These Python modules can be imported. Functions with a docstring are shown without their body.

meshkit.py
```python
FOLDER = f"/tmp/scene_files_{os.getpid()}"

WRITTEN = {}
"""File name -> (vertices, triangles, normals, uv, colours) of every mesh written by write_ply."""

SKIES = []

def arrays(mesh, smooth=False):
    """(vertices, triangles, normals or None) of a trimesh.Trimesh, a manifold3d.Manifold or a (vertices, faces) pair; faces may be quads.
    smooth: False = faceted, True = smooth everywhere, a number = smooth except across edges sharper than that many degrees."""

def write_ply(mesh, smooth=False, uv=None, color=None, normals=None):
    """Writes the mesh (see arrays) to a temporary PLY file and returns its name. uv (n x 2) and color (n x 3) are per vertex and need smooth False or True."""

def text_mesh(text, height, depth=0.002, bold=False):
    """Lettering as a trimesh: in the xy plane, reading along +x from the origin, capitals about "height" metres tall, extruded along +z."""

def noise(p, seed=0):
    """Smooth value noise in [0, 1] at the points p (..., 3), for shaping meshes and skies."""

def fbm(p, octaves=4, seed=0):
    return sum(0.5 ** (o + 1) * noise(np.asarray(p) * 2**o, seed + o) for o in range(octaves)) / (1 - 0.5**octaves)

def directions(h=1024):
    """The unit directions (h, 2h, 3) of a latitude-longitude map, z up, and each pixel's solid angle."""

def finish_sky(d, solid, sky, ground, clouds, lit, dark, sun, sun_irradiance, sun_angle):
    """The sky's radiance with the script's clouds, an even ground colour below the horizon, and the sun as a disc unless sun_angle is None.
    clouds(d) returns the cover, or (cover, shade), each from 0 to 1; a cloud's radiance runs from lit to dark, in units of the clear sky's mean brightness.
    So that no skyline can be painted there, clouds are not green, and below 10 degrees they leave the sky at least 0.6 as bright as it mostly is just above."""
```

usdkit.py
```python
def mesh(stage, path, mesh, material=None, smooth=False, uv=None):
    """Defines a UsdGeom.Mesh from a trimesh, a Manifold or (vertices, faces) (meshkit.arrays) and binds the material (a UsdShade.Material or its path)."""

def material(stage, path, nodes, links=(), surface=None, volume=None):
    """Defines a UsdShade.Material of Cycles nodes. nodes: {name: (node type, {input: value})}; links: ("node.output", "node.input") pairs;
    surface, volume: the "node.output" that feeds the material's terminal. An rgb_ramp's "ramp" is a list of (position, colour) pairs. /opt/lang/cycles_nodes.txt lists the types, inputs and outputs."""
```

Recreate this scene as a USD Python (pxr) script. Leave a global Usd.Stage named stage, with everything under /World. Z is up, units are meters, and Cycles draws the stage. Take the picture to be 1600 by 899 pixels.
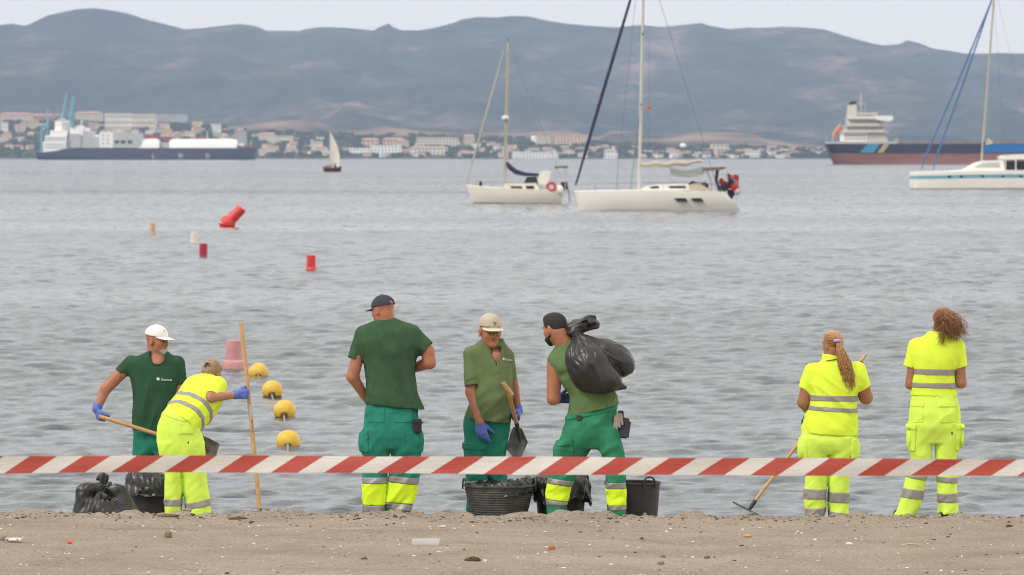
import math, random
import numpy as np
import trimesh
import usdkit, meshkit
from scipy import ndimage
from scipy.interpolate import PchipInterpolator
from scipy.spatial import cKDTree
from pxr import Usd, UsdGeom, UsdLux, UsdShade, Gf, Sdf, Vt

stage = Usd.Stage.CreateInMemory()
UsdGeom.SetStageUpAxis(stage, UsdGeom.Tokens.z)
UsdGeom.SetStageMetersPerUnit(stage, 1.0)
UsdGeom.Xform.Define(stage, '/World')
UsdGeom.Scope.Define(stage, '/World/Looks')

# ------------------------------------------------------------------ camera
FPX, PCX, PCY, HOR, CAMZ = 7520.0, 800.0, 449.5, 245.0, 3.9
PITCH = math.atan((PCY - HOR) / FPX)
cam = UsdGeom.Camera.Define(stage, '/World/camera')
cam.AddTranslateOp().Set(Gf.Vec3d(0, 0, CAMZ))
cam.AddRotateXOp().Set(90.0 - math.degrees(PITCH))
cam.CreateHorizontalApertureAttr(36.0)
cam.CreateVerticalApertureAttr(36.0 * 575 / 1024)
cam.CreateFocalLengthAttr(FPX * 36.0 / 1600.0)
cam.CreateFStopAttr(7.6)
cam.CreateFocusDistanceAttr(39.6)
cam.CreateClippingRangeAttr(Gf.Vec2f(0.5, 60000.0))
EXPOSURE = 0.36
cam.CreateExposureAttr(EXPOSURE)

# ------------------------------------------------------------------ sky and sun: bright thin overcast
SUN_AZ, SUN_EL = math.radians(232.0), math.radians(44.0)          # azimuth from +y towards +x: behind the camera, a little left
dome = UsdLux.DomeLight.Define(stage, '/World/sky')
dome.GetPrim().SetCustomDataByKey('kind', 'structure')
sky_mat = usdkit.material(stage, '/World/Looks/sky_overcast', {
    'sky': ('sky_texture', {'sky_type': 'single_scattering', 'sun_disc': False, 'sun_elevation': SUN_EL, 'sun_rotation': SUN_AZ, 'aerosol_density': 1.0}),
    'tc': ('texture_coordinate', {}),
    'map': ('mapping', {'scale': (2.2, 2.2, 9.0)}),
    'n': ('noise_texture', {'scale': 1.6, 'detail': 5.0, 'roughness': 0.5}),
    'r': ('rgb_ramp', {'ramp': [(0.3, (7.45, 7.1, 6.6)), (0.7, (7.8, 7.42, 6.9))]}),
    'sep': ('separate_xyz', {}),
    'up': ('map_range', {'from_min': 0.0, 'from_max': 1.0, 'to_min': 1.0, 'to_max': 1.65, 'clamp': True}),
    'mul': ('mix', {'mix_type': 'multiply', 'fac': 1.0}),
    'mx': ('mix', {'mix_type': 'mix', 'fac': 0.96}),
    'bg': ('background_shader', {'strength': 0.1}),
}, [('tc.generated', 'map.vector'), ('map.vector', 'n.vector'), ('n.fac', 'r.fac'), ('tc.generated', 'sep.vector'), ('sep.z', 'up.value'),
    ('r.color', 'mul.color1'), ('up.result', 'mul.color2'), ('sky.color', 'mx.color1'), ('mul.color', 'mx.color2'), ('mx.color', 'bg.color')], surface='bg.background')
UsdShade.MaterialBindingAPI.Apply(dome.GetPrim()).Bind(sky_mat)
sun = UsdLux.DistantLight.Define(stage, '/World/sun')
sun.CreateNormalizeAttr(True)
sun.CreateIntensityAttr(0.4)
sun.CreateAngleAttr(14.0)
sun.CreateColorAttr(Gf.Vec3f(1.0, 0.95, 0.88))
sun.AddRotateZOp().Set(-math.degrees(SUN_AZ))
sun.AddRotateXOp().Set(-(90.0 - math.degrees(SUN_EL)))           # tips -z (straight down) so that the light comes from the azimuth above

# ------------------------------------------------------------------ helpers
def ray(px, py, d):
    """The world point at distance y = d that stands at pixel (px, py) of the 1600 x 899 photograph."""
    u, v = (px - PCX) / FPX, (PCY - py) / FPX
    c, s = math.cos(PITCH), math.sin(PITCH)
    k = d / (c + v * s)
    return np.array([u * k, d, CAMZ + k * (v * c - s)])

_names = {}
def numbered(parent, name):
    n = _names.get((parent, name), 0)
    _names[(parent, name)] = n + 1
    return name if n == 0 else f'{name}_{n:03d}'

def path_of(p):
    return str(p.GetPath()) if hasattr(p, 'GetPath') else str(p)

def tag(prim, label=None, category=None, group=None, kind=None):
    for k, v in (('label', label), ('category', category), ('group', group), ('kind', kind)):
        if v:
            prim.SetCustomDataByKey(k, v)
    return prim

def obj(name, mesh, mat, parent='/World', smooth=False, **kw):
    """ONE Mesh prim under the parent."""
    pp = path_of(parent)
    m = usdkit.mesh(stage, f'{pp}/{numbered(pp, name)}', mesh, mat, smooth=smooth)
    m.CreateDoubleSidedAttr(True)
    tag(m.GetPrim(), **kw)
    return m.GetPrim()

def thing(name, loc=(0, 0, 0), rotz=0.0, **kw):
    x = UsdGeom.Xform.Define(stage, f"/World/{numbered('/World', name)}")
    x.AddTranslateOp().Set(Gf.Vec3d(*map(float, loc)))
    if rotz:
        x.AddRotateZOp().Set(float(rotz))
    return tag(x.GetPrim(), **kw)

def dup(source, loc, rotz=0.0, scale=None, **kw):
    was = source.GetCustomData()
    base = source.GetName()
    if base[-4:-3] == '_' and base[-3:].isdigit():
        base = base[:-4]
    x = UsdGeom.Xform.Define(stage, f"/World/{numbered('/World', base)}")
    p = x.GetPrim()
    p.GetReferences().AddInternalReference(source.GetPath())
    p.SetInstanceable(True)
    x.ClearXformOpOrder()
    x.AddTranslateOp(opSuffix='at').Set(Gf.Vec3d(*map(float, loc)))
    x.AddRotateZOp(opSuffix='at').Set(float(rotz))
    if scale is not None:
        x.AddScaleOp(opSuffix='at').Set(Gf.Vec3f(*map(float, scale)))
    for k in ('label', 'category', 'group', 'kind'):
        v = kw.get(k, was.get(k))
        if v:
            p.SetCustomDataByKey(k, v)
    return p

def mat(name, color, rough=0.6, var=0.12, scale=6.0, bump=0.0, bscale=40.0, bdist=0.01, metallic=0.0, spec=0.5, color2=None, detail=4.0, extra=None, stretch=None):
    """A principled material whose colour wanders by noise between two tones; object coordinates, optional bump."""
    c = np.array(color, float)
    a, b = (c * (1 - var), np.clip(c * (1 + var), 0, 1)) if color2 is None else (c, np.array(color2, float))
    nodes = {'tc': ('texture_coordinate', {}), 'n': ('noise_texture', {'scale': scale, 'detail': detail, 'roughness': 0.6}),
             'r': ('rgb_ramp', {'ramp': [(0.3, tuple(a)), (0.7, tuple(b))]}),
             'p': ('principled_bsdf', {'roughness': rough, 'metallic': metallic, 'specular_ior_level': spec, **(extra or {})})}
    links = [('n.fac', 'r.fac'), ('r.color', 'p.base_color')]
    if stretch is not None:
        nodes['mp'] = ('mapping', {'scale': stretch})
        links += [('tc.object', 'mp.vector'), ('mp.vector', 'n.vector')]
        src = 'mp.vector'
    else:
        links += [('tc.object', 'n.vector')]
        src = 'tc.object'
    if bump:
        nodes['bn'] = ('noise_texture', {'scale': bscale, 'detail': 4.0, 'roughness': 0.6})
        nodes['b'] = ('bump', {'strength': bump, 'distance': bdist})
        links += [(src, 'bn.vector'), ('bn.fac', 'b.height'), ('b.normal', 'p.normal')]
    return usdkit.material(stage, f'/World/Looks/{name}', nodes, links, surface='p.BSDF')

def boxm(x0, x1, y0, y1, z0, z1):
    m = trimesh.creation.box((x1 - x0, y1 - y0, z1 - z0))
    m.apply_translation(((x0 + x1) / 2, (y0 + y1) / 2, (z0 + z1) / 2))
    return m

def cat(*ms):
    out = []
    for m in ms:
        out += list(m) if isinstance(m, (list, tuple)) else [m]
    return trimesh.util.concatenate(out)

def frame_along(pts):
    pts = np.asarray(pts, float)
    t = np.gradient(pts, axis=0)
    t /= np.maximum(np.linalg.norm(t, axis=1, keepdims=True), 1e-12)
    ref = np.array([0.0, 0.0, 1.0]) if abs(t[0][2]) < 0.9 else np.array([1.0, 0.0, 0.0])
    us, u = [], np.cross(t[0], ref)
    for k in t:
        u = u - k * np.dot(u, k)
        u /= max(np.linalg.norm(u), 1e-12)
        us.append(u.copy())
    us = np.array(us)
    return t, us, np.cross(t, us)

def tube(pts, r, n=8, cap=True, flat=1.0):
    """A round tube along pts; r a number or one per point; flat squashes it across."""
    pts = np.asarray(pts, float)
    r = np.broadcast_to(np.asarray(r, float), (len(pts),))
    _, u, w = frame_along(pts)
    a = np.arange(n) / n * 2 * np.pi
    v = (pts[:, None] + r[:, None, None] * (np.cos(a)[None, :, None] * u[:, None] + flat * np.sin(a)[None, :, None] * w[:, None])).reshape(-1, 3)
    i, j = np.meshgrid(np.arange(len(pts) - 1), np.arange(n), indexing='ij')
    i, j = i.ravel(), j.ravel()
    k = (j + 1) % n
    f = np.vstack([np.stack([i * n + j, i * n + k, (i + 1) * n + k], 1), np.stack([i * n + j, (i + 1) * n + k, (i + 1) * n + j], 1)])
    if cap:
        v = np.vstack([v, pts[0], pts[-1]])
        m, e = len(v) - 2, (len(pts) - 1) * n
        jj = np.arange(n)
        f = np.vstack([f, np.stack([np.full(n, m), (jj + 1) % n, jj], 1), np.stack([np.full(n, m + 1), e + jj, e + (jj + 1) % n], 1)])
    return trimesh.Trimesh(v, f[:, ::-1], process=False)

def rod(a, b, r, r2=None, n=10):
    return tube([a, b], [r, r if r2 is None else r2], n)

def lathe(profile, n=32, squash=1.0):
    """Revolves (r, z) pairs about z; repeat a point for a hard edge."""
    p = np.asarray(profile, float)
    a = np.arange(n) / n * 2 * np.pi
    v = np.stack([p[:, 0, None] * np.cos(a), p[:, 0, None] * np.sin(a) * squash, np.repeat(p[:, 1, None], n, 1)], -1).reshape(-1, 3)
    i, j = np.meshgrid(np.arange(len(p) - 1), np.arange(n), indexing='ij')
    i, j = i.ravel(), j.ravel()
    k = (j + 1) % n
    return trimesh.Trimesh(v, np.vstack([np.stack([i * n + j, i * n + k, (i + 1) * n + k], 1), np.stack([i * n + j, (i + 1) * n + k, (i + 1) * n + j], 1)]), process=False)

def grid_mesh(X, Y, Z):
    n, m = X.shape
    idx = np.arange(n * m).reshape(n, m)
    a, b, c, d = idx[:-1, :-1].ravel(), idx[:-1, 1:].ravel(), idx[1:, 1:].ravel(), idx[1:, :-1].ravel()
    return np.stack([X.ravel(), Y.ravel(), Z.ravel()], 1), np.vstack([np.stack([a, b, c], 1), np.stack([a, c, d], 1)])

def grid(points):
    return grid_mesh(points[..., 0], points[..., 1], points[..., 2])

def prism(poly, y0, y1, axis='y'):
    """Extrudes an (x, z) outline along y."""
    from shapely.geometry import Polygon
    m = trimesh.creation.extrude_polygon(Polygon(poly), y1 - y0, engine='earcut')
    v = m.vertices.copy()
    m.vertices = np.stack([v[:, 0], y0 + (y1 - y0) - v[:, 2] if False else y1 - v[:, 2], v[:, 1]], 1)
    return m
# ================================================================== the setting
# ---- sand
def sand_base(y):
    return np.interp(y, [-200, 0, 10, 25, 30, 34, 38.6, 39.3, 39.9, 40.6, 41.6, 43, 46, 49, 56], [4.0, 2.35, 1.95, 1.46, 1.30, 1.16, 0.975, 0.955, 0.90, 0.82, 0.72, 0.55, 0.22, -0.12, -0.9])

def sand_h(x, y):
    x, y = np.broadcast_arrays(np.asarray(x, float), np.asarray(y, float))
    p = np.stack([x, y, np.zeros_like(x)], -1)
    base = sand_base(y) + 0.0 * x
    base = base + 0.02 * np.clip(-x / 5, -1, 1) * np.exp(-((y - 39.2) / 3.0) ** 2)
    dry = 0.075 * (meshkit.fbm(p * np.array([0.9, 0.9, 1]), 3, 11) - 0.5)
    foot = meshkit.noise(p * np.array([3.1, 2.6, 1]) + 7.3, 5)
    dry = dry - 0.05 * np.clip(foot - 0.58, 0, 1) / 0.42
    rough = 0.020 * (meshkit.fbm(p * 9.0, 3, 21) - 0.5)
    crest = np.exp(-((y - 39.45) / 0.45) ** 2)
    clod = np.maximum(meshkit.noise(p * np.array([5.2, 4.0, 1]), 31) - 0.52, 0) * 0.11 + np.maximum(meshkit.noise(p * 13.0, 32) - 0.5, 0) * 0.06
    return base + dry * (1 - 0.5 * crest) + rough + crest * clod

_px = np.concatenate([np.linspace(-600, -30, 20), np.linspace(-28, -5.7, 24), np.arange(-5.6, 5.601, 0.033), np.linspace(5.7, 28, 24), np.linspace(30, 600, 20)])
_py = np.concatenate([np.linspace(-150, 22, 40), np.arange(22.5, 29, 0.15), np.arange(29.0, 38.4, 0.05), np.arange(38.4, 40.8, 0.022), np.arange(40.82, 43, 0.06), np.linspace(43.1, 56, 30)])
_X, _Y = np.meshgrid(_px, _py)
sand_mat = usdkit.material(stage, '/World/Looks/sand', {
    'tc': ('texture_coordinate', {}),
    'n1': ('noise_texture', {'scale': 0.9, 'detail': 5.0, 'roughness': 0.6}),
    'n2': ('noise_texture', {'scale': 42.0, 'detail': 3.0, 'roughness': 0.7}),
    'r1': ('rgb_ramp', {'ramp': [(0.28, (0.225, 0.185, 0.143)), (0.5, (0.29, 0.239, 0.187)), (0.75, (0.355, 0.30, 0.241))]}),
    'r2': ('rgb_ramp', {'ramp': [(0.28, (0.4, 0.39, 0.38)), (0.46, (0.95, 0.95, 0.95)), (0.6, (1.05, 1.05, 1.05)), (0.74, (1.45, 1.44, 1.42))]}),
    'mul': ('mix', {'mix_type': 'multiply', 'fac': 1.0}),
    'v': ('voronoi_texture' if False else 'noise_texture', {'scale': 170.0, 'detail': 2.0}),
    'b': ('bump', {'strength': 1.0, 'distance': 0.02}),
    'b2': ('bump', {'strength': 0.6, 'distance': 0.004}),
    'p': ('principled_bsdf', {'roughness': 0.95, 'specular_ior_level': 0.2}),
}, [('tc.object', 'n1.vector'), ('tc.object', 'n2.vector'), ('tc.object', 'v.vector'), ('n1.fac', 'r1.fac'), ('n2.fac', 'r2.fac'), ('r1.color', 'mul.color1'), ('r2.color', 'mul.color2'),
    ('n2.fac', 'b.height'), ('b.normal', 'b2.normal'), ('v.fac', 'b2.height'), ('b2.normal', 'p.normal'), ('mul.color', 'p.base_color')], surface='p.BSDF')
obj('beach_sand', grid_mesh(_X, _Y, sand_h(_X, _Y)), sand_mat, smooth=True, kind='structure')

# ---- sea
rng = np.random.default_rng(5)
def sea_waves(x, y, spacing, across):
    z = np.zeros(x.shape, np.float32)
    x, y = x.astype(np.float32), y.astype(np.float32)
    ang0 = math.radians(-80)
    for i in range(64):
        lam = 0.28 * (1.55 / 0.28) ** (rng.random() ** 1.1)
        th = ang0 + rng.normal(0, 0.50)
        k = 2 * math.pi / lam
        a = 0.0046 * lam ** 0.92 * (0.6 + 0.8 * rng.random())
        ph = rng.random() * 6.28
        w = (np.clip((lam / max(abs(math.sin(th)), 0.05) / spacing - 0.7) / 0.8, 0, 1) * np.clip((lam / max(abs(math.cos(th)), 0.05) / across - 0.9) / 0.8, 0, 1)).astype(np.float32)
        if w.max() <= 0:
            continue
        arg = k * (x * math.cos(th) + y * math.sin(th)) + ph + 1.2 * np.sin(0.13 * k * (x * math.sin(th) - y * math.cos(th)) + ph * 3)
        z += w * a * (np.sin(arg) + 0.25 * np.cos(2 * arg))
    return z
SEA_FAR = 1400.0
_d = [43.0]
while _d[-1] < SEA_FAR:                                             # rows of the sea open up with distance
    _d.append(_d[-1] + 0.092 * (_d[-1] / 43.0) ** 1.12)
_d = np.array(_d)
SEA_FAR = float(_d[-1])
_u = np.linspace(-0.134, 0.134, 330)
_D, _U = np.meshgrid(_d, _u, indexing='ij')
_SX = _D * _U
_sp = np.gradient(_d)[:, None]
_lull = meshkit.fbm(np.stack([_SX * 0.03, _D * 0.008, 0 * _D], -1), 3, 9)
_SZ = sea_waves(_SX, _D, _sp, _D * (_u[1] - _u[0])) * (0.55 + 0.9 * _lull) * np.clip((_D - 43) / 4, 0.3, 1)
_SZ *= np.clip((SEA_FAR - _D) / 500, 0, 1)
water_mat = usdkit.material(stage, '/World/Looks/sea_water', {
    'geo': ('geometry', {}),
    'n3': ('noise_texture', {'scale': 9.0, 'detail': 3.0, 'roughness': 0.55}),
    'far': ('separate_xyz', {}),
    'fk': ('map_range', {'from_min': 60.0, 'from_max': 600.0, 'to_min': 0.12, 'to_max': 1.0, 'clamp': True}),
    'mA': ('mapping', {'scale': (1.5, 0.35, 1.0)}),
    'nA': ('noise_texture', {'scale': 1.0, 'detail': 3.0, 'roughness': 0.6}),
    'wob': ('mix', {'mix_type': 'linear_light', 'fac': 0.2}),
    'mB': ('mapping', {'scale': (0.004, 0.016, 1.0)}),
    'big': ('noise_texture', {'scale': 1.0, 'detail': 3.0}),
    'rr': ('map_range', {'from_min': 0.38, 'from_max': 0.62, 'to_min': 0.06, 'to_max': 0.20, 'clamp': True}),
    'b3': ('bump', {'strength': 0.7, 'distance': 0.02}),
    'p': ('principled_bsdf', {'base_color': (0.034, 0.045, 0.055), 'roughness': 0.10, 'ior': 1.33}),
}, [('geo.position', 'n3.vector'), ('geo.position', 'mB.vector'), ('mB.vector', 'big.vector'), ('big.fac', 'rr.value'), ('rr.result', 'p.roughness'),
    ('geo.position', 'far.vector'), ('far.y', 'fk.value'), ('fk.result', 'wob.fac'), ('geo.position', 'mA.vector'), ('mA.vector', 'nA.vector'), ('geo.normal', 'wob.color1'), ('nA.color', 'wob.color2'), ('wob.color', 'b3.normal'), ('n3.fac', 'b3.height'), ('b3.normal', 'p.normal')], surface='p.BSDF')
# one sheet: the fan of waves in the middle, flat water round it out to the far shore
v, f = grid_mesh(_SX, _D, _SZ)
parts = [(v, f)]
L, R = _SX[:, 0], _SX[:, -1]
for side in (-1, 1):
    e = L if side < 0 else R
    far = np.full_like(e, side * 8400.0)
    parts.append(grid_mesh(np.stack([e, far], 1) if side > 0 else np.stack([far, e], 1), np.stack([_d, _d], 1), np.stack([_SZ[:, -1] if side > 0 else 0 * _d, 0 * _d if side > 0 else _SZ[:, 0]], 1)))
xs = np.concatenate([[-8400.0], _SX[-1], [8400.0]])
parts.append(grid_mesh(np.stack([xs, xs, xs, xs]), np.stack([np.full_like(xs, k) for k in (SEA_FAR, 1500.0, 4000.0, 8600.0)]), np.zeros((4, len(xs)))))
xs0 = np.concatenate([[-8400.0], _SX[0], [8400.0]])
parts.append(grid_mesh(np.stack([xs0, xs0]), np.stack([np.full_like(xs0, 41.0), np.full_like(xs0, 43.0)]), np.stack([np.full_like(xs0, -0.02), np.concatenate([[0], _SZ[0], [0]])])))
off, vs, fs = 0, [], []
for a, b in parts:
    vs.append(a); fs.append(b + off); off += len(a)
obj('sea', (np.vstack(vs), np.vstack(fs)), water_mat, smooth=True, kind='structure')

# ---- far shore, foothills and mountains
SKYLINE = [(-2500, 90), (-1500, 60), (-900, 70), (-400, 50), (-150, 46), (0, 39.6), (20, 37), (39, 40.5), (49, 37), (75, 24), (104, 18), (121, 14.5), (150, 13), (171, 16), (200, 21), (231, 31), (263, 39), (289, 46), (318, 44), (350, 40), (376, 37), (400, 41), (417, 48), (469, 48.5), (478, 45.4), (501, 42.5), (536, 43.4), (585, 47.4), (592, 43), (607, 37), (615, 43), (628, 47.7), (654, 47.7), (678, 44), (712, 35), (721, 30.7), (747, 26.6), (776, 27.5), (800, 24.6), (826, 26), (858, 33), (887, 37.6), (916, 40), (962, 43), (985, 40), (1002, 39), (1031, 42.5), (1055, 40.5), (1095, 36), (1109, 40.5), (1138, 45.7), (1170, 43), (1200, 43.4), (1223, 42), (1255, 43), (1287, 46), (1316, 55), (1339, 62), (1362, 68), (1379, 71), (1405, 69), (1417, 63), (1437, 68), (1457, 76), (1483, 79.5), (1507, 84), (1533, 84), (1562, 83), (1600, 84), (1800, 95), (2300, 80), (3000, 110), (4200, 130)]
RY = 16000.0
_sx = np.array([(p[0] - PCX) / FPX * RY for p in SKYLINE]); _sz = np.array([ray(800, p[1], RY)[2] for p in SKYLINE])
def mountain_h(x, y):
    ridge = np.interp(x, _sx, _sz)
    t = np.clip((RY - y) / (RY - 10200.0), 0, 1)
    back = np.clip((y - RY) / 1800.0, 0, 1)
    p = np.stack([x / 900.0, y / 2600.0, 0 * x], -1)
    spur = meshkit.fbm(p + 3.1, 4, 41)
    ridged = 1 - np.abs(2 * meshkit.fbm(np.stack([x / 620.0 + 0.35 * y / 1000.0, y / 2600.0, 0 * x], -1), 4, 44) - 1)
    fall = (1 - t) ** (1.05 + 1.0 * spur)
    h = ridge * fall + (ridged - 0.75) * 175 * np.sin(np.pi * np.clip(t, 0, 1)) ** 0.8 * (1 - 0.4 * t)
    fine = (meshkit.fbm(np.stack([x / 90.0, y / 150.0, 0 * x], -1), 3, 47) - 0.5) * 30 * np.clip(t * 6, 0.10, 1)
    limit = ridge * (y / RY) * (1 - 0.02 * np.clip(t * 20, 0, 1)) - 3 * np.clip(t * 40, 0, 1)
    return np.where(y > RY, ridge * (1 - 0.5 * back), np.minimum(h + fine, limit))
_mx = np.concatenate([np.linspace(-7600, -2300, 60), np.linspace(-2270, 2270, 460), np.linspace(2300, 7600, 60)])
_my = np.concatenate([np.linspace(10000, 15900, 110), [16000, 16300, 16700, 17200]])
_MX, _MY = np.meshgrid(_mx, _my)
hill_mat = usdkit.material(stage, '/World/Looks/scrub_hillside', {
    'geo': ('geometry', {}),
    'm': ('mapping', {'scale': (0.0034, 0.0010, 0.006)}),
    'n': ('noise_texture', {'scale': 1.0, 'detail': 7.0, 'roughness': 0.62}),
    'n2': ('noise_texture', {'scale': 0.02, 'detail': 4.0, 'roughness': 0.7}),
    'r': ('rgb_ramp', {'ramp': [(0.34, (0.016, 0.026, 0.016)), (0.52, (0.040, 0.048, 0.030)), (0.60, (0.085, 0.075, 0.055)), (0.70, (0.20, 0.145, 0.115))]}),
    'r2': ('rgb_ramp', {'ramp': [(0.3, (0.35, 0.35, 0.35)), (0.7, (1.5, 1.5, 1.5))]}),
    'mul': ('mix', {'mix_type': 'multiply', 'fac': 1.0}),
    'p': ('principled_bsdf', {'roughness': 1.0, 'specular_ior_level': 0.0}),
}, [('geo.position', 'm.vector'), ('m.vector', 'n.vector'), ('geo.position', 'n2.vector'), ('n.fac', 'r.fac'), ('n2.fac', 'r2.fac'), ('r.color', 'mul.color1'), ('r2.color', 'mul.color2'), ('mul.color', 'p.base_color')], surface='p.BSDF')
obj('mountains', grid_mesh(_MX, _MY, mountain_h(_MX, _MY)), hill_mat, smooth=True, kind='structure')

# brown stubble foothills in front of the mountains
FOOT = [(-400, 200), (100, 200), (300, 200), (420, 190), (470, 186), (520, 197), (560, 199), (600, 197), (640, 200), (700, 201), (760, 205), (800, 207), (850, 204), (885, 202), (930, 214), (960, 204), (990, 206), (1030, 210), (1080, 205.5), (1130, 206), (1170, 209), (1200, 218), (1260, 226), (1400, 232), (2200, 232)]
FY = 9900.0
_fx = np.array([(p[0] - PCX) / FPX * FY for p in FOOT]); _fz = np.array([ray(800, p[1], FY)[2] for p in FOOT])
def foot_h(x, y):
    t = np.clip((FY - y) / 800.0, 0, 1)
    h = PchipInterpolator(_fx, _fz)(np.clip(x, _fx[0], _fx[-1]))
    und = (meshkit.fbm(np.stack([x / 160.0, y / 240.0, 0 * x], -1), 3, 51) - 0.5) * 14 * np.sin(np.pi * t)
    return np.where(y > FY, h * np.clip(1 - (y - FY) / 900.0, 0, 1), h * (1 - t) ** 0.8 + und)
_FX, _FY = np.meshgrid(np.concatenate([np.linspace(-7600, -1600, 30), np.linspace(-1580, 1580, 300), np.linspace(1600, 7600, 30)]), np.linspace(9100, 10700, 40))
field_mat = usdkit.material(stage, '/World/Looks/dry_fields', {
    'geo': ('geometry', {}), 'm': ('mapping', {'scale': (0.006, 0.0042, 0.02)}), 'n': ('noise_texture', {'scale': 1.0, 'detail': 5.0, 'roughness': 0.6}),
    'r': ('rgb_ramp', {'ramp': [(0.38, (0.045, 0.055, 0.035)), (0.47, (0.12, 0.095, 0.07)), (0.62, (0.24, 0.175, 0.13))]}),
    'p': ('principled_bsdf', {'roughness': 1.0, 'specular_ior_level': 0.0}),
}, [('geo.position', 'm.vector'), ('m.vector', 'n.vector'), ('n.fac', 'r.fac'), ('r.color', 'p.base_color')], surface='p.BSDF')
obj('foothills', grid_mesh(_FX, _FY, foot_h(_FX, _FY)), field_mat, smooth=True, kind='structure')

COAST = [(-2000, 215), (-400, 200), (0, 184), (100, 184), (200, 189), (300, 191), (330, 196), (400, 206), (450, 207), (500, 205), (560, 211), (640, 212), (700, 211), (760, 214), (850, 216), (920, 220), (1000, 224), (1100, 224), (1180, 227), (1250, 231), (1300, 235), (1700, 237), (3000, 237)]
C0, C1 = 7990.0, 9000.0
_cx = np.array([(p[0] - PCX) / FPX * C1 for p in COAST]); _cz = np.array([ray(800, p[1], C1)[2] for p in COAST])
_cpch = PchipInterpolator(_cx, _cz)
def coast_h(x, y):
    x, y = np.asarray(x, float), np.asarray(y, float)
    t = np.clip((y - C0) / (C1 - C0), 0, 1)
    h = _cpch(np.clip(x, _cx[0], _cx[-1]))
    und = (meshkit.fbm(np.stack([x / 120.0, y / 160.0, 0 * x], -1), 3, 61) - 0.5) * 10 * np.sin(np.pi * t)
    out = 1.2 + (h - 1.2) * t ** 0.85 + und
    out = np.where(y > C1, h * np.clip(1 - (y - C1) / 700.0, 0, 1), out)
    return np.where(y < C0, np.interp(y, [7950, C0], [-2, 1.2]), out)
_CX, _CY = np.meshgrid(np.concatenate([np.linspace(-7600, -1300, 30), np.linspace(-1290, 1290, 360), np.linspace(1300, 7600, 30)]), np.concatenate([[7950, 7970], np.linspace(C0, 9700, 60)]))
coast_mat = usdkit.material(stage, '/World/Looks/coastal_green', {
    'geo': ('geometry', {}), 'n': ('noise_texture', {'scale': 0.02, 'detail': 6.0, 'roughness': 0.65}),
    'r': ('rgb_ramp', {'ramp': [(0.35, (0.035, 0.048, 0.028)), (0.55, (0.06, 0.07, 0.04)), (0.7, (0.16, 0.13, 0.095))]}),
    'p': ('principled_bsdf', {'roughness': 1.0, 'specular_ior_level': 0.0}),
}, [('geo.position', 'n.vector'), ('n.fac', 'r.fac'), ('r.color', 'p.base_color')], surface='p.BSDF')
obj('far_shore', grid_mesh(_CX, _CY, coast_h(_CX, _CY)), coast_mat, smooth=True, kind='structure')

def coast_hit(px, py):
    """Where the sight line through a pixel meets the far shore."""
    ds = np.linspace(C0 + 2, 9300, 400)
    pts = np.array([ray(px, py, d) for d in ds])
    hit = np.nonzero(pts[:, 2] <= coast_h(pts[:, 0], pts[:, 1]))[0]
    return pts[hit[0]] if len(hit) else pts[200]

# ---- the air over the bay
haze_mat = usdkit.material(stage, '/World/Looks/haze_air', {'v': ('principled_volume', {'color': (0.51, 0.65, 0.93), 'density': 3.8e-5, 'anisotropy': 0.0})}, [], volume='v.volume')
obj('haze', boxm(-8800, 8800, -300, 17400, -4, 760), haze_mat, kind='stuff')
# ================================================================== signed-distance modelling of figures, bags and cloth
# Everything about one figure is measured in units of 1/188 m or so: x to the right, y away, z up (written as -row so that traced rows can be typed in).
V = lambda *a: np.array(a, float)

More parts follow.
